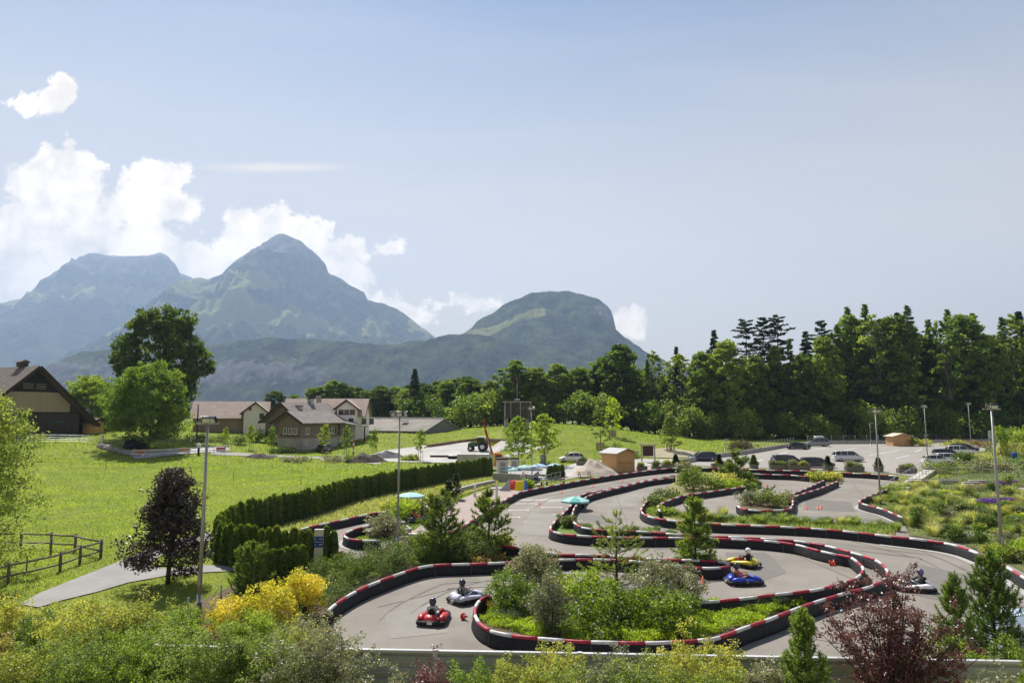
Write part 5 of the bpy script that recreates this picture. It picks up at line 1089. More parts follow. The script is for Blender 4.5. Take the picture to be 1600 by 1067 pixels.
def person(label, loc, rz, pose, mats, region, group=None, helmet=None, hair=None):
    t = thing('person', label, 'person', loc, rz, group); J, E, Rr = hands(pose, EDG, RAD); body(t, J, E, Rr, mats, region); h = Vector(J['head'])
    if helmet:
        hp = [(0,-.16),(.11,-.16),(.15,-.09),(.165,0),(.155,.08),(.11,.14),(.055,.165),(0,.17)]
        o = MB().lathe(hp, (h.x, h.y, h.z+.03), 18).build('helmet', helmet, t)
        v = MB(); v.loft([[(h.x+math.cos(a)*.171, h.y+math.sin(a)*.171, h.z+z) for z in (-.02,.05,.085)] + [(h.x+math.cos(a)*.155, h.y+math.sin(a)*.155, h.z+z) for z in (.085,-.02)] for a in np.linspace(-1.0,1.0,9)]); v.build('visor', M_cglass, o)
    elif hair:
        MB().lathe([(.1,-.03),(.112,.02),(.10,.08),(.06,.12),(0,.13)], (h.x-.012, h.y, h.z+.025), 14).build('hair', hair, t)
        f = MB(); f.lathe([(0,0),(.018,.004),(.012,.03),(0,.045)], (h.x+.093, h.y, h.z-.02), 8); f.build('nose', M_skin, t)
        for s in (-1, 1): MB().lathe([(0,-.01),(.011,0),(0,.01)], (h.x+.085, h.y+s*.035, h.z+.022), 8).build('eye', M_dark, t); MB().lathe([(0,-.028),(.012,0),(0,.028)], (h.x-.01, h.y+s*.096, h.z), 8).build('ear', M_skin, t)
        MB().box(h.x+.082,h.x+.092,-.022+h.y,.022+h.y,h.z-.052,h.z-.042).build('mouth', mat('lips', (.35,.12,.1)), t)
    return t
SIT = dict(pelvis=(-.30,0,.20), belly=(-.37,0,.40), chest=(-.42,0,.62), neck=(-.43,0,.76), head=(-.40,0,.87), crown=(-.40,0,.95), sh_l=(-.40,.19,.66), sh_r=(-.40,-.19,.66), el_l=(-.16,.30,.47), el_r=(-.16,-.30,.47),
           wr_l=(.06,.20,.52), wr_r=(.06,-.20,.52), pa_l=(.11,.17,.54), pa_r=(.11,-.17,.54), hip_l=(-.24,.11,.19), hip_r=(-.24,-.11,.19), kn_l=(.18,.20,.42), kn_r=(.18,-.20,.42), an_l=(.52,.16,.20), an_r=(.52,-.16,.20), to_l=(.66,.16,.26), to_r=(.66,-.16,.26))
BENCH = dict(pelvis=(0,0,.50), belly=(.03,0,.68), chest=(.10,0,.90), neck=(.15,0,1.07), head=(.20,0,1.20), crown=(.20,0,1.28), sh_l=(.10,.20,.96), sh_r=(.10,-.20,.96), el_l=(.22,.27,.72), el_r=(.22,-.27,.72), wr_l=(.42,.16,.62), wr_r=(.42,-.16,.62), pa_l=(.48,.12,.60), pa_r=(.48,-.12,.60),
             hip_l=(.05,.10,.49), hip_r=(.05,-.10,.49), kn_l=(.45,.14,.50), kn_r=(.45,-.14,.50), an_l=(.46,.14,.10), an_r=(.46,-.14,.10), to_l=(.62,.16,.05), to_r=(.62,-.16,.05))
STAND = dict(pelvis=(0,0,.95), belly=(.01,0,1.10), chest=(.02,0,1.32), neck=(.02,0,1.49), head=(.05,0,1.62), crown=(.05,0,1.70), sh_l=(.0,.20,1.38), sh_r=(.0,-.20,1.38), el_l=(.02,.27,1.10), el_r=(.10,-.26,1.11), wr_l=(.10,.25,.88), wr_r=(.30,-.18,1.02), pa_l=(.13,.24,.80), pa_r=(.37,-.15,1.03),
             hip_l=(0,.10,.91), hip_r=(0,-.10,.91), kn_l=(.04,.12,.50), kn_r=(.0,-.13,.50), an_l=(0,.13,.09), an_r=(-.06,-.14,.09), to_l=(.15,.15,.05), to_r=(.10,-.16,.05))
def reg_driver(n): return 2 if n[:2] in ('pa','fi','th','he','ne','cr') else 1 if n[:3] in ('hip','pel') or n[:2] in ('kn',) else 3 if n[:2] in ('an','to') else 0
# ================================================================== KARTS
def kart(loc, rz, col, label, driver, number=None, col2=None, lean=0.0, group='hire karts on the track'):
    pm = mat('kart_'+col[0], col[1], rough=.42, var=.14, scale=5, coat=.15, spec=.4); t = thing('go_kart', label, 'go-kart', loc, rz, group)
    t.scale = (.94, .94, .94)
    MB().box(-.85,.80,-.34,.34,.07,.10).build('floor_tray', M_metal, t)
    fr = MB()
    for s in (-1, 1): fr.tube([(-.92,s*.33,.12),(.3,s*.33,.12),(.85,s*.2,.13)], .022, 6)
    fr.tube([(.85,-.22,.13),(.85,.22,.13)], .022, 6); fr.build('frame', M_dark, t)
    # soft black bumper all round
    ring = [(-1.02,-.50),(-1.04,0),(-1.02,.50),(-.90,.665),(-.45,.69),(.35,.67),(.72,.62),(.98,.42),(1.06,0),(.98,-.42),(.72,-.62),(.35,-.67),(-.45,-.69),(-.90,-.665)]
    cr = catmull([(x, y, .20) for x, y in ring], .13, True)[:-1]
    MB().loft([[(p[0]*k, p[1]*k, z) for k, z in ((1.0,.07),(1.03,.10),(1.03,.21),(1.0,.245),(.93,.235),(.93,.08))] for p in list(cr)+[cr[0]]], True, False).build('bumper', M_rub, t)
    for s in (-1, 1):   # bulging side pods
        MB().loft([[(x, s*(.36+w_*y), .13+hh*z) for y, z in ((0,0),(.55,0),(.9,.25),(1,.6),(.8,.92),(.45,1),(0,.9))] for x, w_, hh in ((.52,.18,.12),(.40,.27,.20),(.10,.31,.25),(-.30,.33,.30),(-.52,.34,.34),(-.72,.30,.30),(-.86,.2,.2))]).build('side_pod', pm, t)
        for x, r, w_ in ((-.62,.145,.20),(.62,.13,.14)):
            wl = MB().lathe([(0,-w_/2),(r*.75,-w_/2),(r,-w_*.36),(r,w_*.36),(r*.75,w_/2),(0,w_/2)], (0,0,0), 16, 'Y').build('wheel', M_tyre, t, (x, s*(.56 if x < 0 else .50), r)); MB().lathe([(0,-w_*.52),(r*.5,-w_*.54),(r*.52,0),(r*.5,w_*.54),(0,w_*.52)], (0,0,0), 12, 'Y').build('rim', M_rim, wl)
    MB().loft([[(x, w_*y, .15+hh*z) for y, z in ((-1,0),(-1,.55),(-.7,1),(.7,1),(1,.55),(1,0))] for x, w_, hh in ((1.0,.25,.12),(.92,.34,.2),(.72,.36,.26),(.52,.28,.30),(.40,.2,.34))]).build('nose_cone', paint(*col2) if col2 else pm, t)
    MB().loft([[(x, w_*y, .22+hh*z) for y, z in ((-1,0),(-1,.6),(-.75,1),(.75,1),(1,.6),(1,0))] for x, w_, hh in ((-.62,.30,.24),(-.78,.33,.28),(-.94,.30,.16),(-1.0,.25,.08))]).build('rear_cover', pm, t)
    MB().box(-1.085,-1.072,-.12,.12,.12,.22).build('number_plate', M_frame, t)
    for s in (-1, 1): MB().prism([(-.45,s*.60,.405),(-.1,s*.56,.375),(-.1,s*.44,.39),(-.45,s*.47,.425)], (0,0,.012)).build('sticker', M_white, t)
    MB().tube([(-.98,-.36,.25),(-1.0,0,.27),(-.98,.36,.25)], .018, 6).build('rear_bar', M_metal, t)
    seat = [[(x, w_*y, z0+hh*zz) for y, zz in ((-1,1),(-.9,.15),(-.5,0),(.5,0),(.9,.15),(1,1))] for x, w_, z0, hh in ((-.05,.17,.13,.07),(-.25,.2,.12,.16),(-.42,.21,.16,.24))]
    se = MB().loft(seat, True, False); 
    se.prism([(-.44,-.2,.18),(-.44,.2,.18),(-.60,.17,.72),(-.60,-.17,.72)], (-.05,0,.01)); so = se.build('seat', M_trim, t, bevel=.01)
    for s in (-1, 1): MB().tube([(-.55,s*.2,.2),(-.66,s*.18,.62),(-.66,s*.1,.74)], .02, 6).build('seat_stay', M_metal, t)
    MB().tube([(.45,0,.20),(.14,0,.50)], .016, 6).build('steering_column', M_metal, t)
    sw = catmull([(.12+.08*math.sin(a), .15*math.cos(a), .53+.12*math.sin(a)) for a in np.linspace(0, 2*PI, 13)[:-1]], .05, True); MB().tube([tuple(p) for p in sw[:-1]], .016, 6, closed=True).build('steering_wheel', M_dark, t)
    for s in (-1, 1): MB().box(.72,.74,s*.14-.03,s*.14+.03,.16,.30).build('pedal', M_metal, t)
    MB().box(-.86,-.60,.06,.30,.12,.38).build('engine', M_dark, t, bevel=.02)
    if number:
        for s in (-1, 1):
            fc = bpy.data.curves.new('number', 'FONT'); fc.body = number; fc.size = .24; fc.align_x = 'CENTER'; fc.extrude = .002; tmp = bpy.data.objects.new('tmp_text', fc); COL.objects.link(tmp)
            me = bpy.data.meshes.new_from_object(tmp.evaluated_get(bpy.context.evaluated_depsgraph_get())); bpy.data.objects.remove(tmp); me.materials.clear(); me.materials.append(M_white)
            o = link('race_number', me, t, (-.05, s*.705, .19)); o.rotation_euler = (PI/2-.0, 0, 0 if s < 0 else PI)
    lb, top, legs, helm = driver
    person(lb, Vector(loc) + Vector((0,0,.04)), rz, SIT, [top, legs, M_skin, M_dark], reg_driver, 'kart drivers', helm)
    return t
H_navy = paint('helmet_navy', (.012,.014,.05)); H_white = paint('helmet_white', (.75,.75,.75)); H_black = paint('helmet_black', (.015,.015,.018)); H_violet = paint('helmet_violet', (.10,.07,.22))
C_white, C_black, C_pink, C_jeans, C_red, C_dark = cloth('white',(.55,.53,.52)), cloth('black',(.02,.02,.022)), cloth('pink',(.55,.16,.13)), cloth('jeans',(.05,.08,.17)), cloth('red',(.42,.02,.03)), cloth('charcoal',(.05,.05,.055))
def tk(px, py): return T(px, py) + Vector((0,0,.05))
kart(tk(679,971), PI/2-.12, ('red',(.42,.015,.02)), 'red go-kart seen from behind on the near bend', ('person in white top and navy helmet driving the red kart', C_white, C_jeans, H_navy))
kart(tk(732,940), .72, ('pale_lilac',(.52,.53,.62)), 'white and black go-kart just ahead of the red one', ('person in grey top and dark helmet driving the white kart beside the shrub island', cloth('grey',(.24,.23,.23)), C_jeans, H_navy))
kart(tk(1160,885), PI-.75, ('yellow',(.62,.50,.02)), 'yellow go-kart with number plate side, behind the blue one', ('person in black and red with a white helmet driving the yellow kart', C_black, C_red, H_white))
kart(tk(1163,913), .02, ('blue',(.012,.04,.36)), 'blue go-kart with a white number on its side', ('person in pink shirt and black helmet driving the blue kart', C_pink, C_jeans, H_black), number='5')
kart(tk(1427,923), PI-.2, ('white_kart',(.82,.82,.84)), 'white go-kart half hidden behind the purple plum', ('person in a violet helmet driving the white kart behind the plum', C_dark, C_dark, H_violet))
kart(tk(652,816), .9, ('dark_kart',(.05,.05,.07)), 'dark go-kart waiting in the pit lane under the trees', ('person in orange top seated in the waiting pit kart', cloth('orange',(.55,.14,.06)), C_dark, cloth('cap_brown',(.12,.06,.04))), group='hire karts in the pit')
# ================================================================== CONES, UMBRELLAS, PIT
M_cone = mat('cone_orange', (.75,.07,.04), rough=.5, var=.08)
def cone(px, py, label, lying=False, k=1.0):
    t = thing('traffic_cone', label, 'cone', tk(px, py), 0, 'small red cones on the track'); o = MB().lathe([(0,.0),(.16*k,.0),(.16*k,.03),(.09*k,.035),(.02*k,.34*k),(0,.34*k)], (0,0,0), 12).build('cone_body', M_cone, t)
    MB().lathe([(.062*k,.15*k),(.072*k,.115*k)], (0,0,.004), 12).build('band', M_white, t)
    if lying: t.rotation_euler = (1.45, 0, .8); t.location.z += .14
for a in [(723,969,'red cone knocked over beside the near barrier bend',True),(1098,911,'red cone upright left of the blue kart'),(1303,884,'red cone inside the hairpin, right one of a pair'),(1297,884,'red cone tipped over inside the hairpin, left one of a pair',True),(843,789,'red cone among the start grid lines'),(877,771,'red cone on the start line behind the parasol'),(926,761,'red cone on the straight above the parasol'),(972,753,'red cone far along the straight towards the planters'),
          (1044,752,'red cone at the left end of the big bush island'),(1069,783,'orange marker at the foot of the bush island barrier',True),(1197,760,'red cone right of the big bush island, left of two'),(1209,761,'red cone right of the big bush island, right of two'),(1260,796,'red cone near the hook island, leftmost of three'),(1278,796,'red cone near the hook island, middle of three'),(1283,795,'red cone near the hook island, rightmost of three')]: cone(*a)
M_teal = mat('canvas_teal', (.08,.30,.27), rough=.8, col2=(.12,.38,.34), scale=3); M_tealp = mat('canvas_pale_teal', (.32,.52,.52), rough=.8, var=.08); M_tealb = mat('canvas_pale_blue', (.30,.45,.60), rough=.8, var=.08)
def parasol(g, r, zr, h, label, m, m2=None, rz=0.0, base=True):
    t = thing('parasol', label, 'parasol', g, rz, None); n = 8
    for i in range(n):
        a0, a1 = 2*PI*i/n, 2*PI*(i+1)/n; am = (a0+a1)/2; ap = Vector((0,0,zr+h)); p0, p1 = Vector((math.cos(a0)*r, math.sin(a0)*r, zr)), Vector((math.cos(a1)*r, math.sin(a1)*r, zr))
        q0, q1 = ap.lerp(p0,.55)+Vector((0,0,.05)), ap.lerp(p1,.55)+Vector((0,0,.05))
        mb = MB(); mb.add([ap, q0, q1, p0, p1, p0*1.0-Vector((0,0,.16)), p1-Vector((0,0,.16))], [(0,1,2),(1,3,4,2),(3,5,6,4)]); mb.build('canvas_panel', m if i % 2 or m2 is None else m2, t)
        MB().tube([ap-Vector((0,0,.05)), p0-Vector((0,0,.04))], .012, 5).build('rib', M_metal, t)
    MB().tube([(0,0,-.1),(0,0,zr+h+.08)], .03, 8).build('pole', M_metal, t)
    if base: MB().lathe([(0,0),(.3,0),(.3,.07),(.05,.1),(.05,.3),(0,.3)], (0,0,0), 12).build('foot', M_conc2, t)
    return t
g = T(899,797); parasol(g, 1.35, .88, .38, 'green striped parasol folded low over the barrier tip of the grassy island', M_teal, MATS['canvas_pale_teal'], .3)
g = T(641,806); parasol(g, 1.25, at(641,774,g.y).z-g.z, .28, 'pale teal parasol above the pit lane bushes', M_tealp)
for px, py, top, lb, m in [(798,742,733,'pale teal parasol on the terrace, leftmost by the white cabins',M_tealp),(820,742,730,'pale green parasol on the terrace left of the lamp post',M_tealp),(842,742,728,'pale blue parasol on the terrace right of the lamp post',M_tealb),(867,741,727.5,'bluish parasol on the terrace, rightmost of the row',M_tealb)]:
    g = P(px, py); parasol(g, 1.15, at(px, top, g.y).z-g.z, .35, lb, m)
# pit benches, boxes
M_bench = mat('bench_grey', (.15,.145,.14), rough=.7, var=.15)
t = thing('stone_platform', 'dark flat-topped stone block beside the lamp post in the pit', 'block', T(606,838), .35); MB().box(-1.5,1.7,-.2,1.6,-.1,.42).build('block_body', M_rgrey, t, bevel=.03); MB().box(-1.55,1.75,-.25,1.65,.423,.50).build('top_slab', M_conc2, t, bevel=.02); MB().box(-.2,1.5,.7,1.5,.503,.86).build('upper_block', M_bench, t, bevel=.03)
t = thing('white_kerb_block', 'small white kerb block on the pit paving', 'block', T(646,842)); MB().box(-.35,.35,-.2,.2,0,.4).build('block_body', M_white, t, bevel=.02)
t = thing('sign_pylon', 'tall cream sign pylon with two blue panels in front of the hedge', 'sign', T(497,893), .05); zt_ = at(498,828,t.location.y).z - t.location.z
M_cream = mat('pylon_cream', (.50,.49,.36), rough=.6, var=.06); M_sblue = mat('sign_blue', (.02,.05,.20), rough=.5, var=.08)
MB().box(-.25,.25,-.09,.09,-.2,zt_).build('column', M_cream, t); zz = zt_-.34
for k in (0, 1): MB().box(-.255,.255,-.105,-.093,zz-.30-k*.33,zz-k*.33).build('blue_panel', M_sblue, t); MB().box(.03,.20,-.112,-.108,zz-.16-k*.33,zz-.12-k*.33).build('text_bar', M_white, t); MB().box(-.21,-.16,-.112,-.108,zz-.18-k*.33,zz-.12-k*.33).build('text_bar', M_white, t)
MB().box(-.26,.26,-.11,.10,zt_+.003,zt_+.06).build('cap', M_white, t)
t = thing('bollard', 'short metal bollard left of the cream pylon', 'bollard', T(477,890)); MB().lathe([(0,0),(.12,0),(.12,.95),(.10,1.0),(0,1.0)], (0,0,0), 14).build('bollard_body', M_metal, t)
for px, py, top, lb, w_ in [(785,741,715,'pale grey portable cabin, left of two behind the terrace wall',1.45),(803,734,715,'pale grey portable cabin, right of two behind the terrace wall',1.1)]:
    g = P(px, py); t = thing('portable_cabin', lb, 'cabin', g, .1); h = at(px, top, g.y).z-g.z; MB().box(-w_*.5,w_*.5,-.6,.6,-.1,h*.9).build('cabin_body', mat('cabin_white', (.50,.49,.47), var=.06), t); MB().box(-w_*.55,w_*.55,-.7,.7,h*.9+.003,h).build('roof', M_dark, t); MB().box(-.35,.35,-.63,-.603,.05,h*.75).build('door', M_conc2, t)
g = P(768,741); t = thing('globe_lamp', 'white globe lamp on a short post at the hedge end', 'lamp', g); zt_ = at(769,728,g.y).z-g.z; MB().tube([(0,0,-.1),(0,0,zt_-.25)], .09, 8).build('post', M_white, t); MB().lathe([(0,-.3),(.2,-.24),(.3,-.05),(.28,.12),(.15,.26),(0,.3)], (0,0,zt_), 16).build('globe', M_white, t)
for px, py, top, lb in [(776,783,756,'white marker post at the edge of the brick path'),(742,777,757,'short pale post beside the dry hedge on the brick path')]:
    g = T(px, py); t = thing('marker_post', lb, 'post', g); MB().box(-.13,.13,-.05,.05,-.1,at(px,top,g.y).z-g.z).build('post_body', M_frame, t, bevel=.02)
g = P(849,726); t = thing('grey_cabinet', 'grey switch cabinet behind the terrace at the meadow edge', 'cabinet', g); MB().box(-.45,.45,-.3,.3,0,1.55).build('cabinet_body', M_conc2, t, bevel=.03); MB().box(-.3,.3,-.32,-.303,.8,1.3).build('panel', M_metal, t)
# terrace walls and rails
wall_run('terrace_wall', 'dark concrete retaining wall sloping under the terrace', 'wall', [T(770,752),T(800,753),T(832,755),T(840,748)], 1.0, .25, M_conc2)
wall_run('ramp_wall', 'low stone wall beside the ramp below the terrace', 'wall', [T(700,775),T(740,764),T(772,757)], .55, .4, M_rgrey)
post_fence('white handrail along the terrace edge over the retaining wall', [P(764,744),P(800,744),P(838,745),P(858,743)], 1.25, M_metal, 1.6, (), .025, ((1.2,.05),(.6,.03)), 'handrail', 'railing', rail_m=M_frame)
post_fence('sloping metal handrail of the ramp behind the coloured mats', [T(784,768),T(812,762),T(838,757)], 1.0, M_metal, 1.5, (), .025, ((.95,.05),), 'handrail', 'railing')
post_fence('grey railing beside the bench below the small clipped hedge', [T(849,762),T(862,757),T(876,753)], 1.3, M_metal, 1.4, (), .03, ((1.25,.05),(.8,.04)), 'handrail', 'railing')
def bench(loc, rz, label, L_=2.2, name='bench'):
    t = thing(name, label, 'bench', loc, rz)
    for k in range(3): MB().box(-L_/2, L_/2, -.22+k*.15, -.09+k*.15, .42, .46).build('seat_slat', M_bench, t)
    for k in range(2): MB().box(-L_/2, L_/2, .26, .30, .6+k*.17, .72+k*.17).build('back_slat', M_bench, t)
    for x in (-L_*.4, L_*.4): MB().box(x-.03,x+.03,-.2,.28,0,.417).build('leg', M_dark, t)
bench(T(868,758), .3, 'grey slatted bench in front of the railing near the sand heap', 2.6)
bench(T(835,759), .3, 'slatted bench with a seated person beside the coloured mats')
def picnic(loc, rz, label):
    t = thing('picnic_table', label, 'picnic table', loc, rz); M_p = mat('picnic_wood', (.22,.18,.14), rough=.9, var=.2)
    for k in range(5): MB().box(-.95,.95,-.36+k*.15,-.23+k*.15,.72,.76).build('top_board', M_p, t)
    for s in (-1, 1):
        for k in range(2): MB().box(-.95,.95,s*.72-.13+k*.14,s*.72-.01+k*.14,.44,.48).build('seat_board', M_p, t)
        for x in (-.65,.65): MB().bar((x, s*.75, 0), (x, s*.2, .715), .06).build('leg', M_p, t)
    for x in (-.65,.65): MB().box(x-.03,x+.03,-.8,.8,.38,.437).build('cross_beam', M_p, t)
picnic(T(913,746), .15, 'wooden picnic table in front of the sand heap')
picnic(P(813,727), .2, 'picnic table behind the terrace parasols at the meadow edge')
picnic(P(851,729), .1, 'pale picnic table in front of the grey switch cabinet')
for px, py, c, lb, a in [(800,766,(.62,.06,.03),'red foam mat leaning at the pit entrance',-.5),(811.5,767,(.75,.58,.02),'yellow foam mat between the red and the blue one',-.1),(818.5,766.5,(.05,.17,.62),'blue foam mat at the right end of the coloured mats',.5)]:
    g = T(px, py); t = thing('foam_mat', lb, 'mat', g, a); t.scale = (.72, .72, .85); MB().prism([(-.75,-.25,0),(.75,-.25,0),(.72,.45,1.3),(-.55,.45,1.15)], (0,.12,.04)).build('mat_body', mat('foam_'+lb.split()[0], c, rough=.6, var=.06), t, bevel=.03); MB().prism([(-.75,.9,0),(.75,.9,0),(.72,.55,1.29),(-.55,.55,1.14)], (0,.08,.02)).build('rear_flap', MATS['foam_'+lb.split()[0]], t)
g = T(796,767); t = thing('grey_board', 'grey triangular board leaning left of the red mat', 'board', g + Vector((-.4,-.3,0)), .2); MB().prism([(-.8,0,0),(.5,0,0),(.5,.35,1.25)], (.0,.08,.0)).build('board_body', M_metal, t)
g = T(788,764); t = thing('entry_plate', 'flat grey metal plate lying at the foot of the ramp', 'plate', g, .2); MB().box(-1.6,1.6,-.7,.7,.08,.16).build('plate_body', M_metal, t)
def reg_casual(n): return 2 if n[:2] in ('pa','fi','th','he','ne','cr','wr') else 1 if n[:3] in ('hip','pel') or n[:2] in ('kn',) else 3 if n[:2] in ('an','to') else 0
HB = mat('hair_brown', (.05,.03,.02), rough=.8)
person('person in dark blue sitting on the slatted bench', T(838,759), -PI/2-.4, BENCH, [cloth('navy',(.03,.05,.16)), C_jeans, M_skin, M_dark], reg_casual, hair=HB)
person('person in pale grey shirt standing behind the coloured mats', T(817,762), -PI/2+.3, STAND, [cloth('palegrey',(.42,.42,.45)), C_dark, M_skin, M_dark], reg_casual, hair=mat('hair_grey', (.35,.33,.32), rough=.8))
person('person in a green top standing between grey shirt and bench', T(822,761.5), PI-.4, {k: (v[0], v[1], v[2]*.82) for k, v in STAND.items()}, [cloth('green',(.03,.12,.05)), C_dark, M_skin, M_dark], reg_casual, hair=HB)
# ================================================================== YARD: truck, tractor, heaps
M_orange = mat('truck_orange', (.60,.17,.03), rough=.4, var=.06, coat=.3); M_tarp = mat('panel_greygreen', (.30,.31,.28), rough=.7, col2=(.42,.42,.38), scale=.8)
g = P(752,734); trk = thing('crane_truck', 'orange flatbed truck with grey side panels and a raised red crane arm', 'truck', g, .02)
for x, ln in ((-4.6, 3.5), (-1.02, 3.4)): MB().box(x, x+ln, -1.15, 1.15, 1.15, 3.0).build('side_panel', M_tarp if x < -2 else mat('panel_alu', (.42,.43,.43), rough=.5, metal=.3), trk)
MB().box(-4.7, 4.5, -1.1, 1.1, .75, 1.147).build('chassis', M_orange, trk)
MB().loft([[(x, y, z) for y, z in ((-1.1,1.15),(-1.1,zt),(-1.0,zt+.12),(1.0,zt+.12),(1.1,zt),(1.1,1.15))] for x, zt in ((2.5,3.1),(3.7,3.1),(4.3,2.3),(4.5,2.1))], False).build('cab', M_orange, trk)
MB().prism([(2.75,-1.125,2.2),(3.6,-1.125,2.2),(3.85,-1.125,2.85),(2.75,-1.125,2.85)], (0,2.25,0)).build('window', M_cglass, trk)
for x in (-3.6, -2.3, 3.4):
    for y in (-1.0, 1.0): w_ = MB().lathe([(0,-.14),(.4,-.15),(.5,-.12),(.5,.12),(.4,.15),(0,.14)], (0,0,0), 16, 'Y').build('wheel', M_tyre, trk, (x, y, .5)); MB().lathe([(0,-.17),(.24,-.16),(.24,.16),(0,.17)], (0,0,0), 12, 'Y').build('rim', M_rim, w_)
MB().box(1.5,2.35,-.8,.8,1.15,3.3).build('crane_base', M_orange, trk); M_cred = mat('crane_red', (.30,.035,.03), rough=.45, var=.1)
ar = MB().bar((2.0,0,3.3),(.75,0,7.6), .42, .42).build('crane_arm', M_cred, trk); MB().bar((.95,-.02,6.9),(.40,-.02,9.6), .26, .26).build('arm_extension', M_cred, ar); MB().bar((.40,0,9.55),(-.1,0,9.75), .22, .3).build('arm_tip', M_dark, ar); MB().tube([(1.95,-.3,3.4),(1.1,-.3,6.2)], .09, 6).build('ram', M_metal, ar)
trk.scale = (.74, .74, .74)
g = P(748,705); tr_ = thing('tractor', 'green tractor with a glazed cab on the gravel yard', 'tractor', g, PI-.1); M_trg = mat('tractor_green', (.05,.10,.04), rough=.5, var=.1)
MB().loft([[(x,-w_,.9),(x,-w_,zt),(x,w_,zt),(x,w_,.9)] for x, w_, zt in ((.3,.42,1.75),(1.6,.40,1.65),(2.0,.34,1.45))], False).build('bonnet', M_trg, tr_)
MB().prism([(-1.3,-.7,1.1),(.35,-.7,1.1),(.2,-.65,2.55),(-1.1,-.65,2.55)], (0,1.35,0)).build('cab_glass', M_cglass, tr_); MB().box(-1.3,.35,-.75,.75,2.555,2.75).build('cab_roof', M_frame, tr_)
for x, r, w_ in ((-.8,.85,.5),(1.45,.55,.36)):
    for y in (-.85,.85): o = MB().lathe([(0,-w_/2),(r*.8,-w_/2),(r,-w_*.35),(r,w_*.35),(r*.8,w_/2),(0,w_/2)], (0,0,0), 18, 'Y').build('wheel', M_tyre, tr_, (x, y, r)); MB().lathe([(0,-w_*.53),(r*.5,-w_*.52),(r*.5,w_*.52),(0,w_*.53)], (0,0,0), 12, 'Y').build('rim', M_frame, o)
g = P(711,717); ty_ = thing('big_tyre', 'huge white-edged tyre lying flat on the gravel yard', 'tyre', g); MB().lathe([(.55,.1),(.62,0),(1.15,0),(1.3,.2),(1.25,.45),(1.1,.55),(.7,.55),(.55,.42),(.55,.1)], (0,0,.05), 28).build('tyre_body', M_tyre, ty_); MB().lathe([(.68,.56),(.72,.6),(1.06,.6),(1.12,.55)], (0,0,.05), 28).build('white_wall', M_white, ty_)
def heap(name, label, px, py, rx, ry, h, m, seed, cat='heap', peak=1.0):
    g = P(px, py); t = thing(name, label, cat, g); n = 40; V, Fc = [], []
    for j in range(15):
        q = j/14
        for i in range(n):
            a = 2*PI*i/n; rr = q*(1+.13*mnoise.noise((math.cos(a)*1.6+seed, math.sin(a)*1.6, seed))); z = h*max(0, 1-q**(1.05 if peak > .9 else 1.6))*(1+.3*mnoise.noise((math.cos(a)*q*3+seed, math.sin(a)*q*3, 4))) + .05*mnoise.noise((math.cos(a)*q*14, math.sin(a)*q*14, seed)) - .06
            V.append((math.cos(a)*rr*rx, math.sin(a)*rr*ry, z))
    for j in range(14): Fc += [(j*n+i, j*n+(i+1) % n, (j+1)*n+(i+1) % n, (j+1)*n+i) for i in range(n)]
    MB().add(V, Fc, True).build('heap_body', m, t)
M_earth = mat('earth_dark', (.045,.035,.028), rough=1, col2=(.12,.10,.085), scale=2.2, bump=1, bscale=5)
heap('sand_heap', 'pale sandy gravel heap left of the wooden kiosk hut', 929, 740, 3.3, 3.0, 2.1, mat('sand_pale', (.36,.31,.24), rough=1, col2=(.52,.46,.38), scale=3, bump=.9, bscale=12), 2.2)
heap('earth_heap', 'long heap of dark dug earth beside the lane', 572, 722, 3.6, 2.0, 1.5, M_earth, 5.1, peak=.5)
heap('gravel_heap', 'low heap of dark grey gravel behind the dug earth', 604, 715, 3.4, 2.6, 1.3, mat('gravel_dark', (.10,.10,.105), rough=1, var=.3, scale=4, bump=.6), 8.3)
heap('earth_heap', 'small grassy mound of earth left of the lane below the chalet', 404, 716, 2.8, 1.6, .9, M_earth, 3.7, peak=.5)
for (x0, y0), (x1, y1), lb in (((592,711),(624,711.5),'concrete edging beam at the left end of the gravel yard'), ((672,715),(728,715),'concrete edging beam behind the big tyre')):
    a, b = P(x0,y0), P(x1,y1); t = thing('edging_beam', lb, 'beam', a); MB().bar((0,0,.2), b-a+Vector((0,0,.2)), .3, .45).build('beam_body', M_earth if 'tyre' in lb else M_wdark, t)
wall_run('yard_bank', 'brown earth bank along the back edge of the gravel yard', 'bank', [P(668,699),P(715,692),P(745,688.5),P(800,691),P(862,693)], .55, .7, mat('bank_brown', (.16,.10,.05), rough=1, col2=(.26,.18,.10), scale=1.5, bump=.6))
t = thing('marker_post', 'red and white banded post beside the grey chalet lane', 'post', P(552,715)); 
for k in range(6): MB().lathe([(0,k*.5),(.13,k*.5),(.13,k*.5+.497),(0,k*.5+.497)], (0,0,0), 10).build('band', M_red if k % 2 else M_white, t)
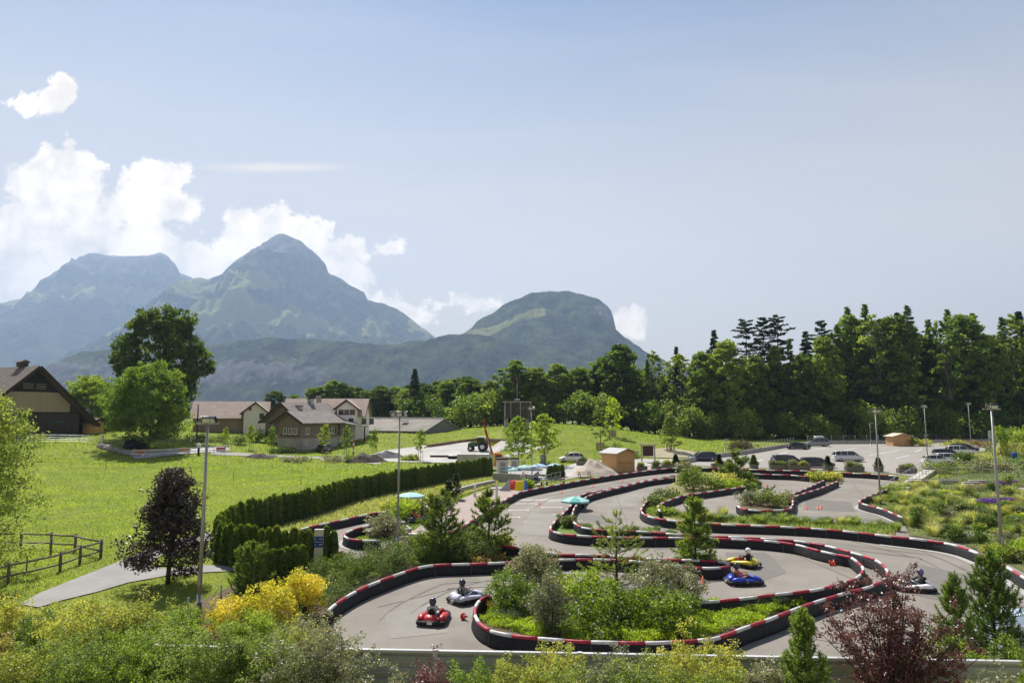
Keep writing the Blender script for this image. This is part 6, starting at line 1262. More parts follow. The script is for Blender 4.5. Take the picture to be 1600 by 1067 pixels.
# planters with troughs
M_trough = mat('trough_grey', (.13,.12,.11), rough=.95, col2=(.20,.19,.175), scale=2.5, bump=.4)
def planter(px, py, w, label, h=.62, d=.8):
    g = T(px, py) + Vector((0,0,.06)); t = thing('planter', label, 'planter', g, 0, 'grey concrete planters along the car park')
    MB().prism([(-w/2,-d/2,0),(w/2,-d/2,0),(w/2+.05,-d/2-.03,h),(-w/2-.05,-d/2-.03,h)], (0,d,0)).build('trough', M_trough, t); MB().box(-w/2+.04,w/2-.04,-d/2+.06,d/2-.06,h+.002,h+.03).build('soil', M_soil, t); return g
PLANTERS = [(1003,736,1.35,'planter right of the kiosk hut with low flowers'),(1026,736,1.3,'planter below the notice shelter'),(1041,732.5,1.3,'planter with grasses, left of three in a row'),(1056,731.5,1.3,'planter with a small conifer, middle of three in a row'),(1071,731,1.4,'planter with a rounded bush at the navy car tail'),(1124,731.5,2.2,'planter half hidden behind the bush island pine'),
  (1178,732.5,1.0,'single planter holding a cone-shaped shrub'),(1216,733.5,2.3,'planter in front of the black people carrier, left half of a pair'),(1247,734,3.2,'long planter, right half of the pair before the dark cars'),(1294,735.2,1.1,'planter with a dark conifer before the dark estate car'),(1335,736.5,2.4,'planter with clipped pale green edging before the silver car'),(1373,737.5,.9,'planter with a dark upright shrub left of the lamp post'),(1417,739.5,2.4,'planter with a mounded bush before the white hatchback'),(911,727,2.0,'dark planter in front of the white car left of the sand heap')]
PLG = [planter(*p) for p in PLANTERS]
# ramp, walkway and signs at the flower garden
M_deck = mat('deck_pale', (.42,.39,.34), rough=.85, var=.12)
a, b = T(1388,778), T(1452,739); rp = thing('garden_ramp', 'pale ramp with railings climbing to the car park at the garden corner', 'ramp', a)
d = b-a; s = Vector((-d.y, d.x, 0)).normalized()*.7
MB().add([v+Vector((0,0,z)) for z in (-.1,) for v in (-s, d-s, d+s, s)] + [-s+Vector((0,0,.15)), d-s+Vector((0,0,.45)), d+s+Vector((0,0,.45)), s+Vector((0,0,.15))], [(0,3,2,1),(4,5,6,7),(0,1,5,4),(1,2,6,5),(2,3,7,6),(3,0,4,7)]).build('ramp_slab', M_deck, rp)
for q in (-1, 1):
    n_ = 12
    for i in range(n_): p = d*(i/(n_-1)) + s*q*.95 + Vector((0,0,.2+.3*i/(n_-1))); MB().tube([p-Vector((0,0,.2)), p+Vector((0,0,1.0))], .018 if i % 4 else .03, 6).build('baluster', M_metal, rp)
    MB().bar(s*q*.95+Vector((0,0,1.2)), d+s*q*.95+Vector((0,0,1.5)), .05).build('handrail', M_metal, rp)
post_fence('pale horizontal-rail railing along the garden walkway', [T(1441,745),T(1490,744),T(1540,746),T(1590,751),T(1650,756)], 1.1, M_pole, 2.6, (), .035, ((1.08,.09),(.75,.04),(.45,.04)), 'handrail', 'railing', rail_m=M_deck)
post_fence('lower pale railing running along the garden wall below the walkway', [T(1404,762),T(1450,761),T(1492,761),T(1506,755),T(1560,757)], .95, M_pole, 2.6, (), .03, ((.92,.08),), 'handrail', 'railing', rail_m=M_deck)
wall_run('garden_wall', 'dark garden wall under the walkway railing', 'wall', [T(1420,758),T(1452,757),T(1496,757)], .55, .25, M_rgrey)
for k, (px, py, w_) in enumerate(((1528,756.5,2.2),(1518,759.5,2.0),(1513,763,1.4))):
    t = thing('stone_step', ('upper pale stone step among the flowers','middle pale stone step among the flowers','lowest pale stone step among the flowers')[k], 'step', T(px,py), .05); MB().box(-w_/2,w_/2,-.2,.2,0,.5).build('step_body', M_deck, t, bevel=.02)
t = thing('litter_bin', 'blue litter bin beside the far garden path', 'bin', T(1586,719)); MB().lathe([(0,0),(.36,0),(.4,1.0),(.38,1.1),(0,1.1)], (0,0,0), 16).build('bin_body', mat('bin_blue', (.01,.08,.30), rough=.5, var=.06), t); MB().lathe([(.36,1.1),(.41,1.11),(.41,1.2),(.2,1.28),(0,1.28)], (0,0,.004), 16).build('lid', mat('bin_lid', (.02,.1,.34)), t)
t = thing('sign_board', 'pale grey sign panel on posts behind the bright little tree', 'sign', T(1560,712), .05)
for x in (-1.4,1.4): MB().box(x-.07,x+.07,-.07,.07,0,4.4).build('post', M_pole, t)
MB().box(-1.6,1.6,-.1,-.03,3.1,4.4).build('panel', mat('panel_bluewhite', (.45,.50,.55), var=.1), t)
t = thing('sign_board', 'yellow sign panel under the bright little tree', 'sign', T(1571,712), -.1); MB().box(-.6,.6,-.05,.03,1.1,2.3).build('panel', mat('panel_yellow', (.55,.33,.03), var=.08), t)
for x in (-.55,.55): MB().box(x-.05,x+.05,.033,.12,0,2.35).build('post', M_pole, t)
t = thing('plant_label', 'small white plant label at the right edge of the flower garden', 'label', T(1597,776), -.1); MB().tube([(0,0,-.1),(0,0,.8)], .015, 5).build('stake', M_metal, t); MB().prism([(-.3,-.12,.75),(.3,-.12,.75),(.3,.1,.9),(-.3,.1,.9)], (0,.01,.02)).build('plate', M_white, t)
t = thing('garden_cloche', 'pale blue translucent cover box at the lower right edge', 'cover', T(1604,1005), -.06); M_poly = mat('poly_blue', (.40,.50,.62), rough=.25, col2=(.48,.57,.66), scale=1.5, spec=.5)
MB().loft([[(x, y, z) for y, z in ((-.9,0),(-.9,.9),(-.55,1.25),(.55,1.25),(.9,.9),(.9,0))] for x in (-1.5, 2.2)], False).build('cover_body', M_poly, t); MB().box(-1.52,2.22,-.93,-.903,.86,.94).build('ridge_band', M_frame, t)
for k, (px, py, top, lb) in enumerate([(293,961,933,'short steel post with a chain left of the tall lamp post on the lawn'),(345,935,913,'short steel post on the bank right of the tall lamp post'),(432,902,879,'slim steel post with brace beside the dark mountain pine')]):
    g = T(px, py); t = thing('steel_post', lb, 'post', g); MB().tube([(0,0,-.1),(0,0,at(px,top,g.y).z-g.z)], .04, 8).build('post_body', M_metal, t); MB().tube([(0,0,.7),(-.5,.1,.0)], .015, 5).build('brace', M_metal, t)
# rocks
M_rock = mat('rock_grey', (.16,.15,.14), rough=.95, col2=(.34,.33,.31), scale=1.6, bump=.9)
def rock(loc, r, label, seed, m=None, group=None):
    bm = bmesh.new(); bmesh.ops.create_icosphere(bm, subdivisions=3, radius=r)
    for v in bm.verts: v.co *= 1 + .35*mnoise.noise(v.co/r*1.3+Vector((seed,0,0))) + .12*mnoise.noise(v.co/r*4+Vector((seed,3,0))); v.co.z *= .62
    me = bpy.data.meshes.new('rock'); bm.to_mesh(me); bm.free(); me.materials.append(m or M_rock); tag(link('rock', me, None, loc + Vector((0,0,r*.25))), label, 'rock', group)
random.seed(5)
for i in range(11): rock(P(160+i*5.2+random.uniform(-1,1), 700+i*1.3), random.uniform(.5,.9), 'pale boulder in the row at the meadow edge beside the arena', i*3.1, group='boulders at the meadow edge')
M_scrap = mat('scrap_dark', (.02,.022,.03), rough=.8, var=.4, scale=1)
rock(P(212,700), 1.9, 'long dark tarpaulin-covered pile behind the arena railing', 77, M_scrap)
for px, py, r in [(345,664,1.0),(338,670,1.2),(357,672,.9),(372,668,1.0),(385,671,1.3),(396,668,1.0),(404,675,1.1),(380,660,.9)]:
    rock(P(px, py), r, 'dark boulder on the rough grassy bank left of the grey chalet', px*.7, mat('rock_dark', (.035,.033,.03), rough=1, col2=(.09,.085,.08), scale=2, bump=.8), 'dark boulders on the bank')
for px, py, lb, c in [(217,712,'orange and white jump block at the left of the riding arena',(.45,.16,.06)),(345,706,'red jump block at the right end of the riding arena',(.35,.05,.04)),(289,707,'small orange block beyond the arena railing',(.55,.22,.1))]:
    t = thing('jump_block', lb, 'jump', P(px, py)); MB().box(-.7,.7,-.3,.3,.35,.8).build('upper_block', mat('jump_'+lb.split()[0], c, var=.1), t, bevel=.04); MB().box(-.72,.72,-.32,.32,0,.347).build('lower_block', M_white, t, bevel=.03)
t = thing('globe_lamp', 'white globe lamp on a dark stump at the arena railing', 'lamp', P(310,711)); MB().tube([(0,0,-.1),(0,0,1.1)], .18, 8).build('post', M_dark, t); MB().lathe([(0,-.4),(.3,-.3),(.42,0),(.3,.3),(0,.4)], (0,0,1.5), 16).build('globe', M_white, t)
g = P(307,690); t = thing('power_pole', 'old wooden pole on the bank left of the beige house', 'pole', g); MB().tube([(0,0,-.3),(0,0,at(307,632,g.y).z-g.z)], [.16,.11], 8).build('pole_body', M_wdark, t)
# ================================================================== GARDEN AND TRACKSIDE PLANTS
def bush(px, top, Y, wpx, lm, label, seed, n=None, leaf=None, depth=1.0, cat='shrub', name='garden_shrub', group=None, base=None, **kw):
    """a bush whose crown is wpx photo pixels wide at distance Y, standing on the ground"""
    x = at(px, 800, Y).x; z = gz(x, Y) + .10 if base is None else base; h = max(.25, at(px, top, Y).z - z); rx = wpx/2/F_PX*Y*1.02
    leaf = leaf or max(.05, min(.30, 3.5*Y/F_PX)); wpx *= 1.08 
    n = n or int(min(24000, max(900, 3.2*(2*rx*h)/(leaf*leaf*.5)*1.6)))
    me = shrub(seed, rx, rx*depth, h, lm, n=n, leaf=leaf, **kw)
    return place_plant(name, me, label, cat, (x, Y, z-.04), 0, 1.0, group, ('stems', 'foliage'))
def gY(px, py): return T(px, py).y
# ---- clipped conifer hedge, every plant on its own
def thuja(seed):
    rs = np.random.RandomState(seed); n = 1500; t = rs.uniform(0, 1, n)**.9; a = rs.uniform(0, 6.28, n); r = (.365*(1-t)**.34+.02)*(1+.16*np.sin(a*3+seed)+.1*np.sin(t*22+a*2))*rs.uniform(.82, 1.05, n)
    C = np.stack([np.cos(a)*r, np.sin(a)*r, .04+t*2.06], 1); out = np.stack([np.cos(a), np.sin(a), np.full(n, .3)], 1)
    nn = nrm(out + rs.normal(size=(n, 3))*.5); tt = nrm(np.array([0, 0, 1.]) + rs.normal(size=(n, 3))*.3); tt = nrm(tt - nn*(tt*nn).sum(1, keepdims=True)); b = np.cross(nn, tt); s = rs.uniform(.10, .2, (n, 1))
    V = np.stack([C - tt*s*.5, C + b*s*.28, C + tt*s*.6, C - b*s*.28], 1)
    return quads('foliage', V, LF_thuja, np.clip(rs.uniform(0, 1, n)*.7 + .3*t, 0, 1))
TH = [thuja(s) for s in range(4)]
M_inshade = mat('hedge_inner_shade', (.012,.012,.008), rough=1)
TC = [MB().lathe([(0,0),(.26,.02),(.25,.9),(.17,1.5),(.05,1.95),(0,1.97)], (0,0,0), 9).mesh('stem', M_inshade)]  # dark cone filling each plant, painted to stand in for its shaded inside
def hedge_row(pts, label, group, h=2.4, step=.49):
    random.seed(len(pts)*7)
    for i, p in enumerate(catmull([Vector((q.x, q.y, 0)) for q in pts], step)):
        t = thing('hedge_conifer', label, 'conifer', (p[0]+random.uniform(-.05,.05), p[1]+random.uniform(-.05,.05), gz(p[0], p[1])), random.uniform(0, 6.28), group); k = h/2.1*random.uniform(.92, 1.06); t.scale = (random.uniform(.98,1.15),)*2 + (k,)
        link('foliage', TH[i % 4], t); link('trunk', TC[0], t)  # second part is the added dark inner cone, not a real trunk
hedge_row([P(*q) for q in [(766,744),(710,753),(653,764),(569,781),(484,809),(400,829),(368,842),(346,857),(338,868)]], 'narrow clipped conifer in the long curved hedge above the pit lane', 'long clipped conifer hedge')
hedge_row([P(*q) for q in [(343,877),(358,883),(385,888),(430,890),(470,891),(521,890)]], 'narrow clipped conifer in the front hedge behind the cream pylon', 'front clipped conifer hedge', 2.4)
hedge_row([P(*q) for q in [(472,906),(450,910),(428,915),(412,918)]], 'clipped conifer in the short stepped hedge left of the bollard', 'short stepped conifer hedge', 2.0)
hedge_row([T(*q) for q in [(858,748),(870,746),(879,745)]], 'clipped conifer in the small dark hedge above the grey bench', 'small clipped hedge at the terrace', 1.6)
# ---- purple tree on the lawn, tree at the left edge
g = P(262, 912); h = at(262, 737, g.y).z - g.z
bt = broadleaf(301, 6.2, .14, 2.5, LF_blackpurple, lobes=46, clumps=16, leaves=27, leaf=.16, prof=lambda t: (1-.82*t)*(1 if t > .12 else .55+t*4), lobe_r=.30, trunk_r=.13, bark=M_bark, trunk_k=.9, clump_r=.48)
place_plant('purple_tree', bt, 'dark purple-leaved tree standing alone on the lawn by the footpath', 'tree', g, .5, (1.0, 1.0, h/6.2))
et = broadleaf(302, 9.5, .12, 3.5, LF_mid, lobes=44, clumps=17, leaves=34, leaf=.15, lobe_r=.33, trunk_r=.16, clump_r=.42)
g = P(-52, 905); place_plant('broadleaf_tree', et, 'light green tree reaching in from the left edge above the paddock', 'tree', g, .3, (1.1, 1.1, (at(0, 610, g.y).z-g.z)/9.5))
# ---- shrub border in front, left
for i, (px, top, Y, w, lm, lb, kw) in enumerate([
    (15,925,29,95,LF_ygreen,'yellow-green bush at the far left edge of the shrub border',{}),
    (78,945,28.5,90,LF_mid,'low dark green bush behind the yellow-green border bush',{}),
    (150,917,27,150,LF_ygreen,'tall yellow-green shrub with pale tips in front of the footpath',{'ragged':.22}),
    (235,928,27.5,130,LF_ygreen,'rust-tipped yellow shrub right of the tall yellow-green one',{}),
    (300,940,27,90,LF_bright,'fresh green bush below the lawn lamp post',{}),
    (362,924,30,90,LF_yellow,'golden yellow bush at the foot of the bank behind the border',{}),
    (425,905,31,105,LF_yellow,'golden yellow bush in front of the dark mountain pine',{}),
    (478,887,32.5,80,LF_yellow,'golden yellow bush highest on the bank, below the cream pylon',{}),
    (120,985,22,240,LF_mid,'large light green shrub at the bottom left corner',{'ragged':.25}),
    (245,955,24,170,LF_mid,'broad green shrub in the middle of the left border',{'ragged':.22}),
    (345,962,22.4,175,LF_mid,'dense green shrub hiding the left end of the metal fence',{'ragged':.2}),
    (505,958,21.6,170,LF_grey,'tall loose shrub with white-tipped leaves overlapping the metal fence',{'ragged':.25}),
    (15,985,23,90,LF_brown,'rust brown feathery bush at the left bottom edge',{'ragged':.3}),
    (50,990,21.6,150,LF_ygreen,'yellow-green shrub low at the bottom left edge',{}),
    (400,945,27,110,LF_bright,'bright green shrub between the golden bushes and the fence',{}),
    (470,968,26,110,LF_ygreen,'feathery pale green shrub at the near end of the juniper bank',{'ragged':.3}),
    (205,980,22.2,190,LF_bright,'light green shrub along the bottom edge of the border',{'ragged':.25}),
    (425,976,22.2,150,LF_mid,'dark-hearted green shrub at the bottom in front of the fence end',{'ragged':.25})]):
    bush(px, top, Y, w, lm, lb, 400+i, lobes=16, **kw)
# ---- juniper bank
JG = [(468,935,90),(505,920,90),(545,903,85),(585,893,80),(625,883,75),(665,876,70),(705,872,70),(745,870,65),(520,900,70),(560,885,70),(600,872,70),(640,862,75),(680,858,70),(490,955,80),(720,862,60),(535,935,60)]
for i, (px, py, w) in enumerate(JG):
    Y = gY(px, py+6); bush(px, py-26-(i % 3)*5, Y, w, (LF_juniper, LF_juniper, LF_dark)[i % 3], 'spreading grey-green juniper on the bank above the near left barrier', 430+i, lobes=9, lobe=.5, aspect=.3, group='junipers on the bank', ragged=.2)
for i, (px, py, top, w, lm, lb) in enumerate([(668,868,826,70,LF_mid,'green bush at the foot of the left open-branched pine'),(730,868,828,80,LF_mid,'green bush between the two open-branched pines'),(775,866,826,60,LF_ygreen,'yellowish bush at the foot of the right open-branched pine'),(735,878,860,30,LF_juniper,'small rounded blue-green tuft behind the near barrier'),(760,878,866,60,LF_brown,'low rusty groundcover strip behind the near barrier'),
    (602,842,797,58,LF_grey,'grey-green rounded bush on the lawn tongue of the pit'),(632,815,768,52,LF_lime,'lime green bush left of the pale parasol'),(608,803,783,40,LF_ygreen,'yellow-green bush behind the grey-green one on the pit lawn'),(657,806,780,44,LF_grey,'olive bush under the pale parasol'),(690,797,772,40,LF_grey,'grassy grey bush beside the two small spruces'),(757,791,777,16,LF_lime,'small lime bush on the brick path edge'),(824,764,752,14,LF_lime,'small lime bush right of the coloured mats')]):
    bush(px, top, gY(px, py), w, lm, lb, 450+i, lobes=10)
def pine_tree(px, py, top, wpx, lm, label, seed, tiers=16, per=6, leaf=None, Y=None, sprays=16, droop=.02, upturn=.35, gap=.0, prof=None, base=.10, name='young_pine', aspect=.3, cat='pine'):
    Y = Y or gY(px, py); x = at(px, 800, Y).x; z = gz(x, Y)+.08; h = at(px, top, Y).z-z; r = wpx/2/F_PX*Y
    me = conifer(seed, h, base, r, lm, tiers=tiers, per=per, leaf=leaf or max(.12, 4.5*Y/F_PX), droop=droop, sprays=sprays, gap=gap, upturn=upturn, prof=prof, aspect=aspect, tr=h*.016)
    return place_plant(name, me, label, cat, (x, Y, z-.05), 0, 1.0)
def cpine(px, top, wpx, Y, label, seed, base=None, **kw):
    x = at(px, 800, Y).x; z = gz(x, Y) if base is None else base; h = at(px, top, Y).z-z
    place_plant('young_pine', candle_pine(seed, h, wpx/2/F_PX*Y, kw.pop('lm', LF_pine), **kw), label, 'pine', (x, Y, z-.05))
airy = lambda t: .55+.5*math.sin(t*PI)-.45*t
cpine(690,770,86,gY(690,876),'open-branched green pine on the bank, left of two',501,lm=LF_dark,shoots=120,needles=70,nl=.22,up=.45,sl=.5,taper=.62,base=.14)
cpine(764,772,84,gY(764,868),'open-branched green pine on the bank, right of two',502,lm=LF_dark,shoots=105,needles=70,nl=.22,up=.4,sl=.5,taper=.62,base=.14)
pine_tree(701,783,748,26,LF_spruce,'small dark spruce beside the brick path, left and lower of two',503,tiers=15)
pine_tree(712,781,738,26,LF_spruce,'small dark spruce beside the brick path, right and taller of two',504,tiers=15)
cpine(397,852,66,gY(397,925),'dark dense mountain pine bush in front of the stepped hedge',505,shoots=170,needles=60,nl=.16,taper=.45)
# ---- islands
for i, (px, py, top, w, lm, lb, kw) in enumerate([
    (832,932,836,98,LF_grey,'tall grey-green willow-leaved shrub at the back left of the near island',{}),
    (862,989,895,70,LF_grey,'slim grey-brown willow-leaved shrub in front on the near island',{'ragged':.3}),
    (800,956,892,90,LF_leafy,'glossy dark green rounded bush at the left end of the near island',{'leaf':.11}),
    (912,946,884,90,LF_bright,'bright green leafy bush behind the big dark leafy one',{'leaf':.12}),
    (950,979,910,140,LF_leafy,'big leafy dark green bush in the centre of the near island',{'leaf':.155,'lobes':12}),
    (1030,979,914,140,LF_leafy,'big leafy dark green bush right of the central one on the near island',{'leaf':.155,'lobes':12}),
    (1040,956,862,116,LF_grey,'large silvery willow-leaved shrub at the right of the near island',{'ragged':.25}),
    (860,912,893,60,LF_dark,'low dark bush between the two willow-leaved shrubs',{}),
    (1085,768,727,66,LF_dark,'dark green bush at the left end of the large bush island',{}),
    (1112,765,735,50,LF_mid,'mid green bush in the middle of the large bush island',{}),
    (1135,762,738,56,LF_ygreen,'yellow-green bush at the centre of the large bush island',{}),
    (1165,756,735,44,LF_dark,'dark bush at the right end of the large bush island',{}),
    (1075,740,722,40,LF_grey,'grey-green bush behind the dark one on the large bush island',{}),
    (1152,765,751,56,LF_lime,'low lime bush along the barrier of the large bush island',{}),
    (1270,751,739,34,LF_ygreen,'left part of the low yellow-green hedge below the car park',{}),
    (1288,752,738,36,LF_ygreen,'middle part of the low yellow-green hedge below the car park',{}),
    (1306,752,739.5,30,LF_ygreen,'right part of the low yellow-green hedge below the car park',{}),
    (1178,790,766,48,LF_grey,'grey-green bush at the left of the hook island',{}),
    (1205,793,764,52,LF_juniper,'olive bush in the middle of the hook island',{}),
    (1226,788,768,34,LF_grey,'low grey-green bush at the right of the hook island',{}),
    (1022,793,772,42,LF_juniper,'low juniper at the left bend below the large bush island',{}),
    (1042,780,766,44,LF_juniper,'low juniper beside the dark bush of the large bush island',{}),
    (1040,806,793,44,LF_bright,'bright green tuft bush inside the left bend of the strip',{}),
    (885,826,803,26,LF_juniper,'small grassy bush at the left tip of the parasol island',{}),
    (1108,884,872,26,LF_juniper,'grey-green grass bush on the round tip by the yellow kart',{})]):
    bush(px, top, gY(px, py), w, lm, lb, 520+i, **{'lobes': 11, **kw})
cpine(1085,782,66,gY(1085,884),'dense dark young pine on the round tip left of the yellow kart',511,lm=LF_forest,shoots=135,needles=64,nl=.22,up=.35,sl=.5,taper=.74,base=.08)
cpine(962,805,112,gY(962,915),'airy see-through larch on the near island against the barriers',512,lm=LF_mid,shoots=75,needles=60,nl=.16,up=.35,sl=.55,taper=.6,base=.2)
cpine(1152,711,56,gY(1152,757),'gappy dark pine rising from the large bush island',513,lm=LF_dark,shoots=60,needles=70,nl=.4,up=.3,sl=.7,taper=.6)
cpine(1186,752,46,gY(1186,783),'thin spreading pine twig in the hook island',514,lm=LF_dark,shoots=22,needles=60,nl=.3,up=.3,sl=.6,taper=.5)
# lime groundcover cushions
GC = [(775,975,60),(805,985,60),(835,992,60),(905,998,60),(945,1000,60),(985,1001,60),(1025,1000,60),(1065,998,60),(1095,985,70),(1130,975,70),(1100,962,70),(1145,958,70),(1180,960,60),(1200,952,50),(1125,950,60),(790,962,50),(1165,972,50),(1225,945,40),(1085,950,50)]
for i, (px, py, w) in enumerate(GC): bush(px, py-14, gY(px, py), w, LF_lime, 'lime green groundcover cushion on the near island', 560+i, n=2600, leaf=.075, lobes=8, lobe=.5, depth=.7, name='groundcover', cat='groundcover', group='lime groundcover cushions on the near island')
# ---- grasses: tufts copied from a few kinds
TUFT = {'green': [grass_clump(600+i, .75, .75, 260, LF_grassb) for i in range(2)], 'straw': [grass_clump(610+i, .9, .9, 300, LF_straw) for i in range(2)], 'blue': [grass_clump(620+i, .8, .6, 320, LF_blue) for i in range(2)], 'rust': [grass_clump(630, .6, .5, 220, LF_brown)]}
def tuft(px, py, kind, k, label, group, j=0, plane=True):
    g = T(px, py) if plane else P(px, py); o = link('grass_tuft', TUFT[kind][j % len(TUFT[kind])], None, g + Vector((0,0,.1))); o.rotation_euler = (0,0,j*1.7); o.scale = (k, k, k*(.85+.3*((j*7) % 5)/5)); return tag(o, label, 'grass tuft', group)
for j, (px, py, kd, lb) in enumerate([(1163,957,'blue','blue-green grass tuft on the near island, left of three'),(1183,952,'blue','blue-green grass tuft on the near island, middle of three'),(1210,950,'blue','blue-green grass tuft on the near island, right of three'),(1235,944,'rust','rusty grass tuft at the right point of the near island'),(763,955,'rust','rusty grass tuft inside the left bend of the near island'),(790,972,'blue','blue-green tuft at the left of the near island')]): tuft(px, py, kd, 1.0, lb, None, j)
random.seed(21)
for j in range(46):
    px = random.uniform(1045, 1405); py = np.interp(px, [1045,1110,1200,1300,1405],[806,812,815,819,826])+random.uniform(-3,5); tuft(px, py, random.choice(['green','green','straw','blue']), random.uniform(.7,1.1), 'ragged grass tuft in the narrow strip behind the long right barrier', 'grasses in the narrow strip', j)
for j in range(44):
    t_ = random.random(); px = 872+ t_*220; py = np.interp(px, [872,900,950,1100],[822,826,836,838.5])+random.uniform(-6,3)-(10 if px < 895 and random.random() < .6 else 0); tuft(px, py, random.choice(['green','blue','blue']), random.uniform(.5,.85), 'short wild grass tuft on the parasol island', 'grasses on the parasol island', j)
# ---- flower garden
def flower_patch(seed, r, h, lm, fm, nf=150, nl=900, fs=.07):
    rs = np.random.RandomState(seed); a = rs.uniform(0, 6.28, nl); q = np.sqrt(rs.uniform(0, 1, nl))*r; C = np.stack([np.cos(a)*q, np.sin(a)*q, rs.uniform(.05, .8, nl)*h], 1)
    f = quads('foliage', leaf_quads(C, .10, rs, .2, None, .35), lm)
    a = rs.uniform(0, 6.28, nf); q = np.sqrt(rs.uniform(0, 1, nf))*r; C = np.stack([np.cos(a)*q, np.sin(a)*q, h*(.75+.35*rs.uniform(0, 1, nf))], 1)
    return f, quads('blossoms', leaf_quads(C, fs, rs, .8, None, .8), fm)
FL = {'violet': flower_patch(640,.55,.6,LF_mid,LF_violet,420,700,.085), 'coral': flower_patch(641,.5,.7,LF_grey,LF_coral,45,700,.08), 'yellow': flower_patch(642,.5,.6,LF_bright,LF_goldfl,70,900,.07), 'white': flower_patch(643,.5,.6,LF_grey,mat('petal_white',(.6,.6,.56)),50,700,.06)}
GS = {'mid': shrub(650,.75,.75,.9,LF_mid,n=2600,leaf=.10,lobes=8), 'bright': shrub(651,.8,.8,.95,LF_bright,n=2600,leaf=.11,lobes=8), 'grey': shrub(652,.7,.7,.8,LF_grey,n=2400,leaf=.09,lobes=8), 'dark': shrub(653,.65,.65,.85,LF_dark,n=2600,leaf=.10,lobes=7), 'ygreen': shrub(654,.8,.8,.85,LF_ygreen,n=2600,leaf=.10,lobes=8), 'tall': shrub(655,.45,.45,1.5,LF_mid,n=2600,leaf=.10,lobes=9,spiky=.3)}
def gplant(kind, px, py, k, j, label=None):
    g = T(px, py) + Vector((0,0,.08))
    if kind in GS: t = place_plant('garden_shrub', GS[kind], label or {'mid':'green rounded shrub in the wild flower garden','bright':'fresh green shrub in the wild flower garden','grey':'silver-green shrub in the wild flower garden','dark':'dark green shrub in the wild flower garden','ygreen':'yellowish green shrub in the wild flower garden','tall':'tall slim green perennial in the wild flower garden'}[kind], 'shrub', g, j*2.1, k, kind+' shrubs of the flower garden', ('stems','foliage'))
    else: t = place_plant('flower_clump', FL[kind], label or {'violet':'violet flower clump in the garden','coral':'coral pink flowers in the garden','yellow':'yellow flowering clump in the garden','white':'white flowering clump in the garden'}[kind], 'flowers', g, j*2.1, k, kind+' flowers of the garden', ('foliage','blossoms'))
    return t
def garden_ok(px, py):
    lo = np.interp(px, [1350,1411,1425,1498,1551,1600,1640],[787,812,836,842,868,893,915]); hi = np.interp(px, [1350,1394,1430,1500,1600,1640],[783,765,756,764,760,758]); return hi+3 < py < lo
random.seed(33); j = 0
while j < 215:
    px, py = random.uniform(1352,1635), random.uniform(758,905)
    if random.random() > .25+.75*((890-py)/130): continue
    if not garden_ok(px, py): continue
    j += 1; left = px < 1470
    kd = random.choices(['mid','bright','grey','dark','ygreen','tall','straw','green','coral','yellow','white','blue'], [2,2.2,2.2,1.1,2.2,1.2,7 if left else 2.5,4 if left else 2.5,.15 if left else 1.0,.9,.8,1.2])[0]
    if kd in TUFT: tuft(px, py, kd, random.uniform(.9,1.35), {'straw':'pale straw-coloured grass fountain in the flower garden','green':'green grass fountain in the flower garden','blue':'blue-green grass fountain in the flower garden'}[kd], kd+' grasses of the flower garden', j)
    else: gplant(kd, px, py, random.uniform(.65,1.15), j)
for j, (px, py, k) in enumerate([(1538,795,.9),(1548,796,1.0),(1558,794,.9),(1568,793,.9),(1575,790,.8),(1545,791,.8),(1552,766,1.0),(1564,764,1.0),(1571,765,.9),(1586,760,.7)]): gplant('violet', px, py, k*1.3, j, 'violet flower clump in the upper patch near the walkway' if py < 770 else 'violet flower clump in the patch at the garden lamp post')
for j, (px, py, k) in enumerate([(1530,768,1.0),(1538,766,1.0),(1584,798,1.1),(1594,796,1.1),(1600,790,1.1),(1578,805,.9)]): gplant('coral', px, py, k, j)
for j, (px, py, k) in enumerate([(1475,776,1.1),(1490,778,1.0),(1580,770,1.1),(1596,816,1.2)]): gplant('yellow', px, py, k, j)
for i, (px, py, top, w, lm, lb) in enumerate([(1487,846,821,28,LF_dark,'dark rounded bush just behind the barrier in the flower garden'),(1512,806,796,22,LF_dark,'small dark bush in the middle of the flower garden'),(1597,868,838,52,LF_lime,'big glossy lime-green bush at the right edge of the garden'),(1532,850,832,20,LF_dark,'dark bush left of the garden lamp post'),(1502,805,780,22,LF_juniper,'tall dark upright clump in the flower garden'),(1590,832,806,26,LF_juniper,'dark upright clump at the right edge of the flower garden')]):
    bush(px, top, gY(px, py), w, lm, lb, 660+i)
random.seed(8)
for j, (px, py) in enumerate([(1462,816),(1465,815),(1507,835),(1523,824),(1549,824),(1441,815),(1435,812),(1480,800)]):
    g = T(px, py); t = thing('mullein_spike', 'upright yellow flower spike in the flower garden', 'flower', g, 0, 'yellow flower spikes'); rs = np.random.RandomState(j); n = 160; z = rs.uniform(.4,1.25,n); a = rs.uniform(0,6.28,n); r_ = .055
    MB().tube([(0,0,0),(0,0,1.25)], .015, 5).build('stem', M_bark, t); link('blossoms', quads('blossoms', leaf_quads(np.stack([np.cos(a)*r_, np.sin(a)*r_, z], 1), .07, rs, .2), LF_goldfl if j % 2 else LF_brown), t)
